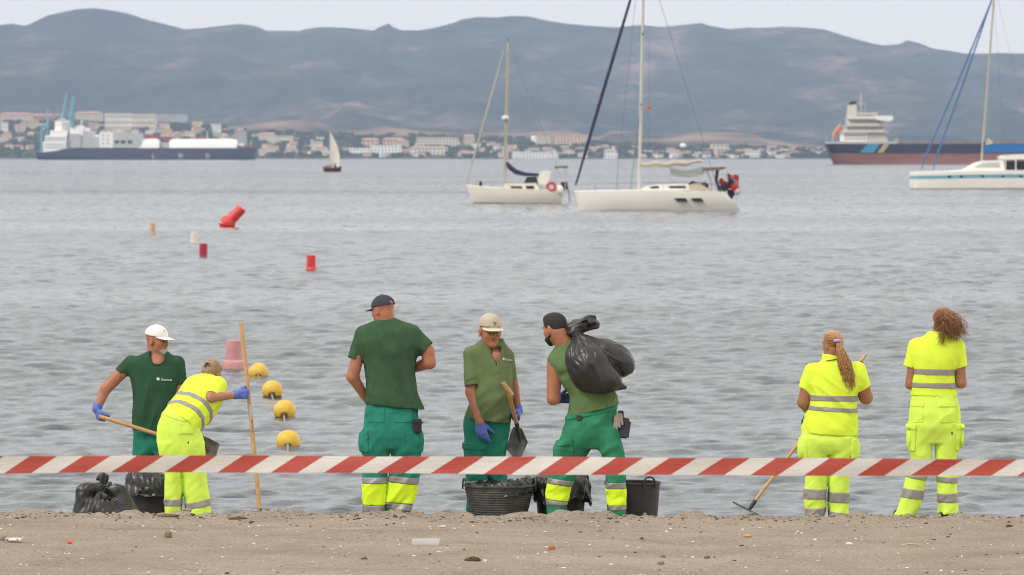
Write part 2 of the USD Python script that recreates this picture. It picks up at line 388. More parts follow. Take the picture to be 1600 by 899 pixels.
def s_cap(a, b, ra, rb=None):
    a, b = V(*a), V(*b)
    rb = ra if rb is None else rb
    ab = b - a
    L2 = max(ab @ ab, 1e-9)
    def f(P):
        t = np.clip((P - a) @ ab / L2, 0, 1)
        return np.linalg.norm(P - a - t[:, None] * ab, axis=1) - (ra + (rb - ra) * t)
    return f

def s_ell(c, r, R=None):
    c, r = V(*c), V(*r)
    def f(P):
        q = P - c
        if R is not None:
            q = q @ R
        k0 = np.linalg.norm(q / r, axis=1)
        k1 = np.linalg.norm(q / (r * r), axis=1)
        return k0 * (k0 - 1) / np.maximum(k1, 1e-9)
    return f

def s_cone(a, b, ra, rb, flat=1.0):
    """A cone frustum from a to b with flat ends; flat squashes it in depth."""
    a, b = V(*a), V(*b)
    ab = b - a
    L = np.linalg.norm(ab)
    n = ab / L
    def f(P):
        q = P - a
        t = q @ n
        rad = q - t[:, None] * n
        if flat != 1.0:
            rad = rad * np.array([1, 1 / flat, 1])
        d = np.linalg.norm(rad, axis=1) - (ra + (rb - ra) * np.clip(t / L, -0.2, 1.2))
        return np.maximum(d, np.abs(t - L / 2) - L / 2)
    return f

def s_rows(rows, e=2.3):
    """A trunk or leg given row by row: (row, left, right, depth centre, half depth[, exponent])."""
    r = np.array([x[:5] for x in rows], float)
    o = np.argsort(-r[:, 0])
    r = r[o]
    z = -r[:, 0]
    fx, fa, fy, fb = (PchipInterpolator(z, k) for k in ((r[:, 1] + r[:, 2]) / 2, (r[:, 2] - r[:, 1]) / 2, r[:, 3], r[:, 4]))
    z0, z1 = z[0], z[-1]
    def f(P):
        zz = np.clip(P[:, 2], z0, z1)
        a, b = np.maximum(fa(zz), 0.5), np.maximum(fb(zz), 0.5)
        x, y = np.abs(P[:, 0] - fx(zz)) / a, np.abs(P[:, 1] - fy(zz)) / b
        k = (x ** e + y ** e + 1e-12) ** (1 / e)
        g = np.sqrt((x / a) ** 2 + (y / b) ** 2) / np.maximum(np.sqrt(x * x + y * y), 1e-6)
        d = (k - 1) / np.maximum(g, 1e-6)
        d = np.where(k < 0.2, -np.minimum(a, b) * 0.8, d)
        dz = np.maximum(z0 - P[:, 2], P[:, 2] - z1)
        return np.where(dz > 0, np.hypot(np.maximum(d, 0), dz), np.maximum(d, dz * 1.0))
    return f

def s_loft(A, B, side, st, e=2.2):
    """As s_rows along a slanting axis A-B: stations (t, half width along side, half thickness, shift along side, shift across)."""
    A, B = V(*A), V(*B)
    n = B - A
    L = np.linalg.norm(n)
    n /= L
    u = V(*side)
    u = u - n * (u @ n)
    u /= np.linalg.norm(u)
    w = np.cross(n, u)
    s = np.array([tuple(k) + (0,) * (5 - len(k)) for k in st], float)
    fs = [PchipInterpolator(s[:, 0], s[:, i]) for i in range(1, 5)]
    def f(P):
        q = P - A
        t = q @ n / L
        tc = np.clip(t, s[0, 0], s[-1, 0])
        a, b, du, dw = (k(tc) for k in fs)
        x, y = np.abs(q @ u - du) / a, np.abs(q @ w - dw) / b
        k = (x ** e + y ** e + 1e-12) ** (1 / e)
        g = np.sqrt((x / a) ** 2 + (y / b) ** 2) / np.maximum(np.sqrt(x * x + y * y), 1e-6)
        d = np.where(k < 0.2, -np.minimum(a, b) * 0.8, (k - 1) / np.maximum(g, 1e-6))
        dz = np.maximum(s[0, 0] - t, t - s[-1, 0]) * L
        return np.where(dz > 0, np.hypot(np.maximum(d, 0), dz), np.maximum(d, dz))
    return f

def s_sleeve(a, b, ra, rb):
    """A tapering sleeve: round at the shoulder a, flat at the opening b."""
    a, b = V(*a), V(*b)
    n = (b - a) / np.linalg.norm(b - a)
    c = s_cap(a, b + n * 4, ra, rb + (rb - ra) * 4 / np.linalg.norm(b - a))
    return lambda P: np.maximum(c(P), (P - b) @ n)

def s_box(c, h, R=None, r=0.5):
    c, h = V(*c), V(*h)
    def f(P):
        q = P - c
        if R is not None:
            q = q @ R
        q = np.abs(q) - (h - r)
        return np.linalg.norm(np.maximum(q, 0), axis=1) + np.minimum(q.max(1), 0) - r
    return f

def smin(a, b, k):
    h = np.clip(0.5 + 0.5 * (b - a) / k, 0, 1)
    return b + (a - b) * h - k * h * (1 - h)

def U(*fs, k=1.5):
    """Smooth union; an item may be (f, k)."""
    def f(P):
        d = None
        for g in fs:
            g, kk = g if isinstance(g, tuple) else (g, k)
            v = g(P)
            d = v if d is None else (smin(d, v, kk) if kk > 0 else np.minimum(d, v))
        return d
    return f

def cut(f, *gs, k=0.0):
    """f without the gs."""
    def h(P):
        d = f(P)
        for g in gs:
            d = np.maximum(d, -g(P))
        return d
    return h

def both(f, g):
    return lambda P: np.maximum(f(P), g(P))

def grow(f, t):
    return lambda P: f(P) - t

def half(p, n):
    """Solid on the side that n points away from."""
    p, n = V(*p), V(*n)
    n = n / np.linalg.norm(n)
    return lambda P: (P - p) @ n

def slab(p, q, wob=0.0):
    """Between the plane at p and the plane at q, both across p-q."""
    p, q = V(*p), V(*q)
    n = q - p
    L = np.linalg.norm(n)
    n = n / L
    def f(P):
        t = (P - p) @ n
        if wob:
            t = t + wob * (meshkit.noise(P * 0.12, 77) - 0.5)
        return np.abs(t - L / 2) - L / 2
    return f

def folds(f, amp, scale, seed=1, stretch=(1, 1, 1), where=None):
    """Cloth creases: ridged noise pushed into the surface, stretched along an axis."""
    st = np.array(stretch, float) / scale
    M = None
    if np.ndim(stretch) == 2:
        M = np.array(stretch, float) / scale
    def g(P):
        d = f(P)
        near = np.abs(d) < amp * 4 + 2
        if near.any():
            Q = P[near]
            p = Q @ M.T if M is not None else Q * st
            p = p + 0.7 * meshkit.noise(p * 0.5 + 3.3, seed + 9)[:, None]
            n = np.clip(1 - np.abs(2 * meshkit.fbm(p, 2, seed) - 1) * 3.6, -1.2, 1)
            a = amp if where is None else amp * where(Q)
            d = d.copy()
            n2 = np.clip(1 - np.abs(2 * meshkit.noise(p * 2.3 + 5.1, seed + 31) - 1) * 2.2, -1, 1)
            d[near] += -a * (n - 0.1) - 0.33 * a * n2
        return d
    return g

def axes_to(direction, along=(0, 0, 1)):
    """Rows for folds: coordinates across and along a direction, compressed along it so that creases run along it."""
    d = V(*direction); d /= np.linalg.norm(d)
    h = V(0, 1, 0) if abs(d[1]) < 0.8 else V(1, 0, 0)
    a = np.cross(d, h); a /= np.linalg.norm(a)
    b = np.cross(d, a)
    return np.stack([a, b, 0.22 * d])

def nets(f, lo, hi, h, fine=None, slack=1.9):
    """Surface nets of f over the box; fine = (lo, hi, h) gives a region of closer sampling."""
    axes = []
    for i in range(3):
        if fine is None:
            x = np.arange(lo[i], hi[i] + h, h)
        else:
            a, b, hf = fine[0][i], fine[1][i], fine[2]
            x = np.concatenate([np.arange(lo[i], a, h), np.arange(max(a, lo[i]), min(b, hi[i]), hf), np.arange(max(b, lo[i]), hi[i] + h, h)])
            x = np.unique(np.round(x, 4))
        axes.append(x)
    n = [len(a) for a in axes]
    step = 4
    ca = [np.unique(np.append(np.arange(0, k, step), k - 1)) for k in n]
    cx = [axes[i][ca[i]] for i in range(3)]
    G = np.stack(np.meshgrid(*cx, indexing='ij'), -1).reshape(-1, 3)
    D = np.empty(len(G), np.float64)
    for s in range(0, len(G), 200000):
        D[s:s + 200000] = f(G[s:s + 200000])
    D = D.reshape([len(c) for c in cx])
    # trilinear up to the full grid
    full = D
    for i in range(3):
        w = np.interp(np.arange(n[i]), ca[i], np.arange(len(ca[i])))
        j = np.clip(w.astype(int), 0, len(ca[i]) - 2)
        t = w - j
        sh = [1, 1, 1]; sh[i] = -1
        full = np.take(full, j, i) * (1 - t.reshape(sh)) + np.take(full, j + 1, i) * t.reshape(sh)
    cell = max(np.diff(c).max() for c in cx)
    need = np.abs(full) < cell * slack
    idx = np.nonzero(need.ravel())[0]
    ii, jj, kk = np.unravel_index(idx, full.shape)
    P = np.stack([axes[0][ii], axes[1][jj], axes[2][kk]], 1)
    vals = np.empty(len(P))
    for s in range(0, len(P), 200000):
        vals[s:s + 200000] = f(P[s:s + 200000])
    full = full.ravel(); full[idx] = vals; full = full.reshape(n)
    for i in range(3):                                              # closed at the box
        sl = [slice(None)] * 3
        for e in (0, -1):
            sl[i] = e
            full[tuple(sl)] = np.maximum(full[tuple(sl)], 0.01)
    S = full < 0
    c8 = [(a, b, c) for a in (0, 1) for b in (0, 1) for c in (0, 1)]
    sub = lambda A, o: A[o[0]:A.shape[0] - 1 + o[0], o[1]:A.shape[1] - 1 + o[1], o[2]:A.shape[2] - 1 + o[2]]
    cnt = sum(sub(S, o).astype(np.int8) for o in c8)
    act = (cnt > 0) & (cnt < 8)
    cells = np.stack(np.nonzero(act), 1)
    if len(cells) == 0:
        return trimesh.Trimesh()
    val = {o: full[cells[:, 0] + o[0], cells[:, 1] + o[1], cells[:, 2] + o[2]] for o in c8}
    acc, num = np.zeros((len(cells), 3)), np.zeros(len(cells))
    for o in c8:
        for ax in range(3):
            if o[ax] == 0:
                q = list(o); q[ax] = 1; q = tuple(q)
                a, b = val[o], val[q]
                m = (a < 0) != (b < 0)
                t = np.where(m, a / np.where(m, a - b, 1), 0)
                p = np.tile(np.array(o, float), (len(cells), 1)); p[:, ax] += t
                acc[m] += p[m]; num[m] += 1
    loc = cells + acc / num[:, None]
    vid = -np.ones(act.shape, np.int64)
    vid[tuple(cells.T)] = np.arange(len(cells))
    verts = np.stack([np.interp(loc[:, i], np.arange(n[i]), axes[i]) for i in range(3)], 1)
    faces = []
    for ax in range(3):
        b, c = (ax + 1) % 3, (ax + 2) % 3
        s0 = [slice(1, -1)] * 3; s0[ax] = slice(0, -1)
        s1 = [slice(1, -1)] * 3; s1[ax] = slice(1, None)
        A, B = S[tuple(s0)], S[tuple(s1)]
        ed = np.stack(np.nonzero(A != B), 1)
        flip = A[tuple(ed.T)]
        e = ed.copy(); e[:, b] += 1; e[:, c] += 1
        def at(db, dc):
            q = e.copy(); q[:, b] += db; q[:, c] += dc
            return vid[tuple(q.T)]
        q = np.stack([at(-1, -1), at(0, -1), at(0, 0), at(-1, 0)], 1)
        q[~flip] = q[~flip][:, ::-1]
        faces.append(q)
    q = np.vstack(faces)
    return trimesh.Trimesh(verts, np.vstack([q[:, [0, 1, 2]], q[:, [0, 2, 3]]]), process=False)

def rot_zyx(yaw=0, pitch=0, roll=0):
    """Columns: the head's right, forward and up in the figure's axes. yaw turns forward (+y) towards +x; pitch looks down."""
    y, p, r = map(math.radians, (yaw, pitch, roll))
    fwd = V(math.sin(y) * math.cos(p), math.cos(y) * math.cos(p), -math.sin(p))
    right = V(math.cos(y), -math.sin(y), 0)
    up = np.cross(right, fwd)
    right, up = right * math.cos(r) + up * math.sin(r), up * math.cos(r) - right * math.sin(r)
    return np.stack([right, fwd, up], 1)

class Head:
    """A head of the given half height; c its centre, R from rot_zyx. Local axes: right, forward, up; unit = half the head's height."""
    def __init__(s, c, size, R, male=True, neck=None):
        s.c, s.k, s.R, s.male = V(*c), size, R, male
    def w(s, p):
        return s.c + s.R @ (np.array(p, float) * s.k)
    def e(s, p, r):
        return s_ell(s.w(p), np.array(r, float) * s.k, s.R)
    def c2(s, a, b, ra, rb=None):
        return s_cap(s.w(a), s.w(b), ra * s.k, (ra if rb is None else rb) * s.k)
    def skin(s):
        j = 0.60 if s.male else 0.54
        k = s.k
        face = U(s.e((0, -0.10, 0.30), (0.66, 0.80, 0.70)), (s.e((0, 0.22, -0.20), (0.56, 0.52, 0.62)), 0.25 * k), (s.e((0, 0.34, -0.62), (j * 0.72, 0.34, 0.34)), 0.25 * k),
                 (s.c2((-0.40, 0.0, -0.55), (0, 0.46, -0.82), 0.16), 0.25 * k), (s.c2((0.40, 0.0, -0.55), (0, 0.46, -0.82), 0.16), 0.25 * k),
                 (s.c2((-0.34, 0.60, 0.20), (0.34, 0.60, 0.20), 0.10), 0.14 * k),
                 (s.e((-0.33, 0.46, -0.22), (0.2, 0.2, 0.18)), 0.18 * k), (s.e((0.33, 0.46, -0.22), (0.2, 0.2, 0.18)), 0.18 * k),
                 (s.c2((0, 0.66, 0.12), (0, 0.84, -0.24), 0.075, 0.115), 0.10 * k), (s.e((-0.10, 0.74, -0.28), (0.09, 0.1, 0.08)), 0.06 * k), (s.e((0.10, 0.74, -0.28), (0.09, 0.1, 0.08)), 0.06 * k),
                 (s.c2((-0.16, 0.68, -0.475), (0.16, 0.68, -0.475), 0.055), 0.06 * k), (s.c2((-0.12, 0.67, -0.585), (0.12, 0.67, -0.585), 0.06), 0.06 * k), (s.e((0, 0.64, -0.82), (0.18, 0.15, 0.14)), 0.12 * k))
        face = cut(face, s.e((-0.27, 0.74, 0.03), (0.17, 0.14, 0.10)), s.e((0.27, 0.74, 0.03), (0.17, 0.14, 0.10)), s.e((0, 0.80, -0.53), (0.22, 0.12, 0.018)))
        ears = []
        for q in (-1, 1):
            ears.append((cut(s.e((0.70 * q, -0.06, -0.06), (0.085, 0.19, 0.29)), s.e((0.78 * q, -0.03, -0.02), (0.06, 0.10, 0.17))), 0.05 * k))
        return U(face, *ears)
    def eyes(s):
        return [s.e((q * 0.27, 0.60, 0.03), (0.13, 0.11, 0.10)) for q in (-1, 1)]
    def pupils(s):
        return [s.e((q * 0.27, 0.685, 0.03), (0.055, 0.04, 0.06)) for q in (-1, 1)]
    def brows(s):
        return [s.c2((q * 0.13, 0.69, 0.20), (q * 0.42, 0.58, 0.22), 0.045, 0.03) for q in (-1, 1)]
    def scalp(s, thick=0.05, low=-0.25, front=0.42, nape=0.15):
        """Hair over the skull, open at the face."""
        f = U(s.e((0, -0.12, 0.30), (0.68 + thick, 0.82 + thick, 0.72 + thick)), (s.e((0, -0.42, -0.15), (0.52 + thick, 0.42 + thick, 0.5)), 0.3 * s.k))
        n1 = s.R @ V(0, 1.0, -0.55); n2 = s.R @ V(0, nape, -1.0)
        return both(both(f, half(s.w((0, front, 0.55)), n1)), half(s.w((0, 0, low)), n2))

def hand(wrist, fwd, palm, thumb, size, curl=(25, 30, 30, 35), spread=6, tcurl=30):
    """A hand as a list of capsules: fwd from the wrist to the knuckles, palm the way the palm faces, thumb +1 / -1 the side (along cross(fwd, palm)). size = hand length."""
    w, f, n = V(*wrist), V(*fwd), V(*palm)
    f = f / np.linalg.norm(f)
    n = n - f * (n @ f); n /= np.linalg.norm(n)
    t = np.cross(f, n) * thumb
    L = size
    out = []
    base = [w + f * L * (0.50 - 0.012 * i * i) + t * L * (0.165 - 0.11 * i) for i in range(4)]
    palm_pts = [w + f * 0.06 * L + t * L * (0.11 - 0.075 * i) for i in range(4)]
    for i in range(4):
        out.append((s_cap(palm_pts[i], base[i], L * 0.068, L * 0.06), L * 0.05))
    lens = [0.42, 0.47, 0.43, 0.34]
    for i in range(4):
        a = math.radians(spread * (1.5 - i))
        d = f * math.cos(a) + t * math.sin(a)
        p = base[i]
        c = curl[i] if np.ndim(curl) else curl
        ang = 0.0
        for sgm, (fr, rr, cf) in enumerate(((0.45, 0.054, 0.9), (0.31, 0.049, 1.15), (0.24, 0.044, 0.8))):
            ang += math.radians(c * cf)
            q = p + (d * math.cos(ang) + n * math.sin(ang)) * lens[i] * L * fr
            out.append((s_cap(p, q, L * rr, L * rr * 0.93), L * 0.012))
            p = q
    p = w + f * 0.14 * L + t * 0.13 * L + n * 0.03 * L
    ang = math.radians(42)
    d0 = f * math.cos(ang) + t * math.sin(ang) + n * 0.35
    for fr, rr, tc in ((0.22, 0.075, 0), (0.19, 0.060, tcurl), (0.15, 0.050, tcurl)):
        a = math.radians(tc)
        d0 = d0 / np.linalg.norm(d0)
        tgt = -t * 0.5 + n * 0.8
        d0 = d0 * math.cos(a) + tgt / np.linalg.norm(tgt) * math.sin(a)
        q = p + d0 / np.linalg.norm(d0) * fr * L
        out.append((s_cap(p, q, L * rr, L * rr * 0.92), L * 0.03))
        p = q
    return out

def bounds_of(pts, pad):
    pts = np.array(pts, float)
    return pts.min(0) - pad, pts.max(0) + pad

class Figure:
    def __init__(s, name, x0, row0, D, z0=None, **tags):
        s.s = FPX / D                                               # units per metre
        s.x0, s.row0 = x0, row0
        loc = ray(x0, row0, D)
        if z0 is not None:
            loc[2] = z0
        s.t = thing(name, loc, **tags)
    def to(s, m):
        v = (np.asarray(m.vertices) - np.array([s.x0, 0, -s.row0])) / s.s
        return trimesh.Trimesh(v, m.faces, process=False)
    def part(s, name, f, box, h, mt, parent=None, fine=None, smooth=True, taubin=0, **kw):
        m = nets(f, box[0], box[1], h, fine)
        if len(m.faces) == 0:
            print('EMPTY', s.t.GetName(), name)
            return None
        if taubin:
            trimesh.smoothing.filter_taubin(m, iterations=taubin)
        return obj(name, s.to(m), mt, parent or s.t, smooth=smooth, **kw)
    def mesh(s, name, m, mt, parent=None, smooth=35, **kw):
        return obj(name, s.to(m), mt, parent or s.t, smooth=smooth, **kw)

def B(x0, x1, r0, r1, y0, y1):
    """A box in traced units: columns, rows (top, bottom), depths."""
    return (V(x0, y0, -r1), V(x1, y1, -r0))

def strands(curves, r, n=4):
    return cat([tube(c, np.linspace(1, 0.35, len(c)) * r, n, cap=False) for c in curves])
# ================================================================== things on the water
M_GEL = mat('white_gelcoat', (0.78, 0.76, 0.71), rough=0.3, var=0.03, scale=0.5)
M_CREAM = mat('cream_gelcoat', (0.74, 0.71, 0.62), rough=0.35, var=0.04, scale=0.5)
M_ALU = mat('mast_alloy', (0.55, 0.53, 0.49), rough=0.4, var=0.05)
M_OLDALU = mat('old_mast_alloy', (0.42, 0.38, 0.31), rough=0.5, var=0.08)
M_NAVYC = mat('navy_canvas', (0.025, 0.032, 0.075), rough=0.85)
M_BLUEC = mat('bright_blue_canvas', (0.02, 0.13, 0.36), rough=0.8)
M_MIDBLUE = mat('faded_blue_canvas', (0.07, 0.15, 0.32), rough=0.8)
M_SAIL = mat('sailcloth', (0.72, 0.70, 0.64), rough=0.8, var=0.06, scale=0.6)
M_GREYC = mat('grey_green_canvas', (0.17, 0.20, 0.175), rough=0.85)
M_BEIGEC = mat('beige_canvas', (0.48, 0.42, 0.34), rough=0.85)
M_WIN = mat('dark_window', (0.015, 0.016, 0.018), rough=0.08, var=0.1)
M_WINR = mat('brown_window', (0.06, 0.03, 0.025), rough=0.15)
M_WIRE = mat('rigging_wire', (0.20, 0.20, 0.21), rough=0.4, metallic=0.6)
M_BLK = mat('black_fitting', (0.02, 0.02, 0.02), rough=0.5)
M_RED = mat('buoy_red', (0.60, 0.040, 0.032), rough=0.45, var=0.12, scale=3)
M_REDF = mat('flag_red', (0.5, 0.03, 0.03), rough=0.8)
M_WHITEF = mat('flag_white', (0.7, 0.7, 0.7), rough=0.8)
M_NAVYF = mat('flag_navy', (0.02, 0.03, 0.14), rough=0.8)
M_ORANGE = mat('safety_orange', (0.55, 0.12, 0.03), rough=0.6)
M_WATERLINE = mat('boot_stripe', (0.16, 0.15, 0.12), rough=0.6)
M_BLUELINE = mat('pale_blue_stripe', (0.16, 0.38, 0.48), rough=0.4)

class Boat:
    """Pixels at the boat's own distance; depth d in metres behind its centre line. Origin on the waterline."""
    def __init__(s, name, px0, row_water, **kw):
        s.D = FPX * CAMZ / (row_water - HOR)
        s.s = FPX / s.D
        s.o = ray(px0, row_water, s.D); s.o[2] = 0
        s.t = thing(name, s.o, **kw)
    def p(s, px, py, d=0.0):
        q = ray(px, py, s.D) - s.o
        q[1] = d
        return q
    def rod(s, a, b, w, m, name, w2=None, parent=None, n=8, **kw):
        return obj(name, tube([s.p(*a), s.p(*b)], [w / 2 / s.s, (w if w2 is None else w2) / 2 / s.s], n), m, parent or s.t, smooth=40, **kw)
    def line(s, pts, w, m, name, parent=None, n=8, **kw):
        return obj(name, tube([s.p(*a) for a in pts], w / 2 / s.s, n), m, parent or s.t, smooth=40, **kw)
    def slab(s, poly, d0, d1, m, name, parent=None, **kw):
        q = np.array([s.p(x, y)[[0, 2]] for x, y in poly])
        from shapely.geometry import Polygon
        pg = Polygon(q)
        e = trimesh.creation.extrude_polygon(pg, d1 - d0, engine='earcut')
        v = e.vertices
        mm = trimesh.Trimesh(np.stack([v[:, 0], d1 - v[:, 2], v[:, 1]], 1), e.faces, process=False)
        return obj(name, mm, m, parent or s.t, smooth=False, **kw)
    def hull(s, stations, m, name='hull', parent=None, off=0.0, nv=9, power=2.2, kd=0.25, lo=None, hi=None, deck=True):
        """Stations along the keel: (px, sheer row, half beam at deck m, half beam at water m, px shift of the waterline)."""
        st = np.array(stations, float)
        uu = np.linspace(0, 1, 40)
        x0 = np.linspace(0, 1, len(st))
        px, sh, bd, bw, rk = (PchipInterpolator(x0, st[:, i])(uu) for i in range(5))
        rows_ = np.linspace(0, 1, nv)
        if lo is not None:
            rows_ = np.linspace(lo, hi, 4)
        ring = []
        for side in (1, -1):
            lay = []
            for w in (rows_ if side > 0 else rows_[::-1]):
                z = []
                for i in range(len(uu)):
                    top = s.p(px[i], sh[i])
                    low = np.array([s.p(px[i] + rk[i], sh[i])[0], 0, -kd])
                    ww = w
                    c = top * (1 - ww) + low * ww
                    b = bd[i] * (1 - ww ** power) + bw[i] * ww ** power
                    z.append([c[0], -side * (b + off), c[2]])
                lay.append(z)
            ring.append(np.array(lay))
        g = np.concatenate(ring)                                     # near side down, far side up
        a = trimesh.Trimesh(*grid(g), process=False)
        out = [a]
        if deck and lo is None:
            out.append(trimesh.Trimesh(*grid(np.stack([ring[0][0] - V(0, 0, 0.03), (ring[0][0] + ring[1][-1]) / 2 + V(0, 0, 0.05), ring[1][-1] - V(0, 0, 0.03)])), process=False))
            for e in (0, -1):
                loop = g[:, e]
                c = loop.mean(0)
                n = len(loop)
                out.append(trimesh.Trimesh(np.vstack([loop, c]), np.array([[i, (i + 1) % n, n] for i in range(n)]), process=False))
        return obj(name, cat(out), m, parent or s.t, smooth=40)

# ---------------------------------------------------------------- the white sloop
b = Boat('yacht', 1030, 329, label='white sloop with a tall pale mast and furled navy foresail, flag at the stern', category='yacht')
st = [(897.5, 299.5, 0.03, 0.03, 11), (915, 299, 0.45, 0.2, 5), (960, 298, 1.2, 0.75, 1), (1030, 297.5, 1.8, 1.35, 0), (1090, 298.5, 1.75, 1.3, 0), (1125, 300, 1.6, 1.1, 6), (1136, 305, 1.5, 1.0, 24)]
h = b.hull(st, M_GEL, nv=10)
b.hull(st, M_WATERLINE, name='boot_stripe', parent=h, off=0.012, lo=0.84, hi=0.99)
for poly in ([(1052, 309.5), (1070, 309.5), (1073, 314.5), (1057, 314.5)], [(1078, 309.5), (1094, 309.5), (1098, 314.5), (1082, 314.5)]):
    b.slab(poly, -1.86, -1.62, M_WIN, 'hull_window', parent=h)
b.slab([(1000, 296), (1012, 291), (1030, 288.5), (1073, 287), (1080, 292), (1090, 297), (1000, 299)], -1.1, 1.1, M_GEL, 'cabin')
b.slab([(1043, 291), (1069, 290.5), (1072, 294), (1046, 294)], -1.13, -1.0, M_WIN, 'cabin_window')
b.slab([(1014, 292), (1027, 290.5), (1030, 294), (1017, 294.5)], -1.13, -1.0, M_WIN, 'cabin_window')
b.slab([(1076, 289), (1088, 286), (1100, 291), (1112, 299), (1076, 299)], -1.2, 1.2, M_BEIGEC, 'cockpit_coaming')
mast = b.rod((998.7, 296), (1006.8, -76), 5.2, M_ALU, 'mast', 4.2, n=12)
for r in (163.5, 53.5):
    xm = 998.7 + (296 - r) * 8.1 / 372
    b.rod((xm, r, -1.3), (xm, r, 1.3), 2.6, M_BLK, 'spreader', parent=mast)
b.line([(1000, 257), (1040, 258.5), (1098, 252)], 3.2, M_ALU, 'boom')
sc = [(1000 + 97 * u, 255.5 + 2 * math.sin(u * 3) - 5 * u + 1.3 * math.sin(u * 19)) for u in np.linspace(0, 1, 14)]
obj('stowed_sail', tube([b.p(x, y + 1.5) for x, y in sc], (np.interp(np.linspace(0, 1, 14), [0, .2, .7, 1], [2.5, 4.5, 4.0, 2.0]) + 0.7 * np.sin(np.arange(14) * 2.2)) / b.s, 10), M_BEIGEC, b.t, smooth=50)
fs = [(899.5, 290), (930, 185), (960, 84), (984, 3), (1003, -62)]
obj('furled_foresail', tube([b.p(*q) for q in fs], np.array([1.6, 2.8, 2.7, 2.2, 1.0]) / b.s, 10), M_NAVYC, b.t, smooth=50)
b.rod((1123, 299), (1006.8, -76), 0.8, M_WIRE, 'backstay')
for d in (-1.75, 1.75):
    b.line([(985, 297.5, d), (1002, 163, d * 0.72), (1005, 53, d * 0.6), (1006.5, -70, 0.05)], 0.7, M_WIRE, 'shroud')
b.line([(962, 297.5, 0), (992, 10, 0), (1005, -60, 0)], 0.7, M_WIRE, 'inner_stay')
b.rod((1013.5, 263, 0.9), (1014.5, 60, 0.9), 0.5, M_WIRE, 'flag_halyard')
b.slab([(1011.5, 166), (1017.5, 166), (1017.5, 172), (1011.5, 172)], 0.88, 0.91, M_ORANGE, 'signal_flag')
# sun awning, arch and panel
ga = np.array([[b.p(1047 + 53 * u, 264 + 6 * math.sin(u * 2.4 + 0.5) - 4.5 * w + 5 * u * (1 - u), w * 1.25) for u in np.linspace(0, 1, 12)] for w in np.linspace(-1, 1, 7)])
obj('awning', grid(ga), M_GREYC, b.t, smooth=True)
obj('awning_edge', cat(tube(ga[0], 0.03, 6), tube(ga[-1], 0.03, 6)), M_GREYC, b.t, smooth=40)
arch = b.slab([(1098, 262.5), (1131, 261), (1133, 264), (1120, 266.5), (1100, 267)], -1.5, 1.5, mat('solar_frame', (0.16, 0.13, 0.11), rough=0.5), 'solar_panel')
for d in (-1.35, 1.35):
    b.line([(1121, 266, d), (1119, 282, d), (1125, 300, d)], 2.6, M_BLK, 'arch_leg')
    b.line([(1104, 266, d), (1112, 282, d), (1113, 300, d)], 1.3, M_ALU, 'arch_leg')
for i in range(3):
    obj('cockpit_bag', trimesh.creation.icosphere(2).apply_scale((0.32, 0.3, 0.28)).apply_translation(b.p(1082 + 9 * i, 289 + i, -0.7)), M_BLK if i != 1 else M_BEIGEC, b.t, smooth=True)
# guard rails
for side in (-1, 1):
    top = [(903, 288.5, side * .25), (930, 287, side * .9), (990, 286, side * 1.6), (1060, 286, side * 1.75), (1122, 288, side * 1.55)]
    b.line(top, 0.55, M_WIRE, 'guard_rail')
    for x in (930, 965, 1000, 1035, 1068, 1100):
        b.rod((x, 286.8, side * np.interp(x, [903, 930, 990, 1060, 1122], [.25, .9, 1.6, 1.75, 1.55])), (x, 298.5, side * np.interp(x, [903, 930, 990, 1060, 1122], [.25, .9, 1.6, 1.75, 1.55])), 0.55, M_WIRE, 'stanchion', n=5)
b.line([(900, 298, -.1), (901, 287.5, -.2), (912, 287.5, -.5), (913, 298, -.45)], 0.9, M_ALU, 'bow_rail')
# ensign
fl = b.rod((1134, 300), (1137.5, 266), 0.8, M_ALU, 'flagstaff')
gw = lambda u, w, dx=0: b.p(1137 + 17.5 * u, 270 + 24 * w + 6 * u + 1.6 * math.sin(u * 6 + w * 2), -0.1 + 0.14 * math.sin(u * 8 + w * 3) + dx)
def flag_patch(u0, u1, w0, w1, m, name, lift):
    P = np.array([[gw(u, w, lift) for u in np.linspace(u0, u1, 9)] for w in np.linspace(w0, w1, 9)])
    return obj(name, grid(P), m, b.t, smooth=True)
flag_patch(0, 1, 0, 1, M_REDF, 'ensign', 0.0)
flag_patch(0.28, 0.46, 0, 1, M_WHITEF, 'ensign_cross', -0.012)
flag_patch(0, 1, 0.38, 0.58, M_WHITEF, 'ensign_cross', -0.014)
flag_patch(0.33, 0.41, 0, 1, M_NAVYF, 'ensign_cross', -0.024)
flag_patch(0, 1, 0.44, 0.52, M_NAVYF, 'ensign_cross', -0.026)
b.slab([(1136, 296), (1147, 297), (1148, 304), (1143, 312), (1140, 312), (1137, 304)], -0.2, 0.2, M_NAVYC, 'outboard_motor')
for x, y, r_, m_ in ((1131, 291, 0.30, M_BLK), (1142, 285, 0.22, M_NAVYC), (1127, 284, 0.20, M_REDF), (1146, 292, 0.24, M_REDF), (1152, 300, 0.2, M_BEIGEC)):
    obj('stern_gear', trimesh.creation.icosphere(2).apply_scale((r_, 0.25, r_ * 1.3)).apply_translation(b.p(x, y, -0.5)), m_, b.t, smooth=True)
b.line([(1150, 300, 0.9), (1152, 327, 0.9)], 1.2, M_ALU, 'ladder')

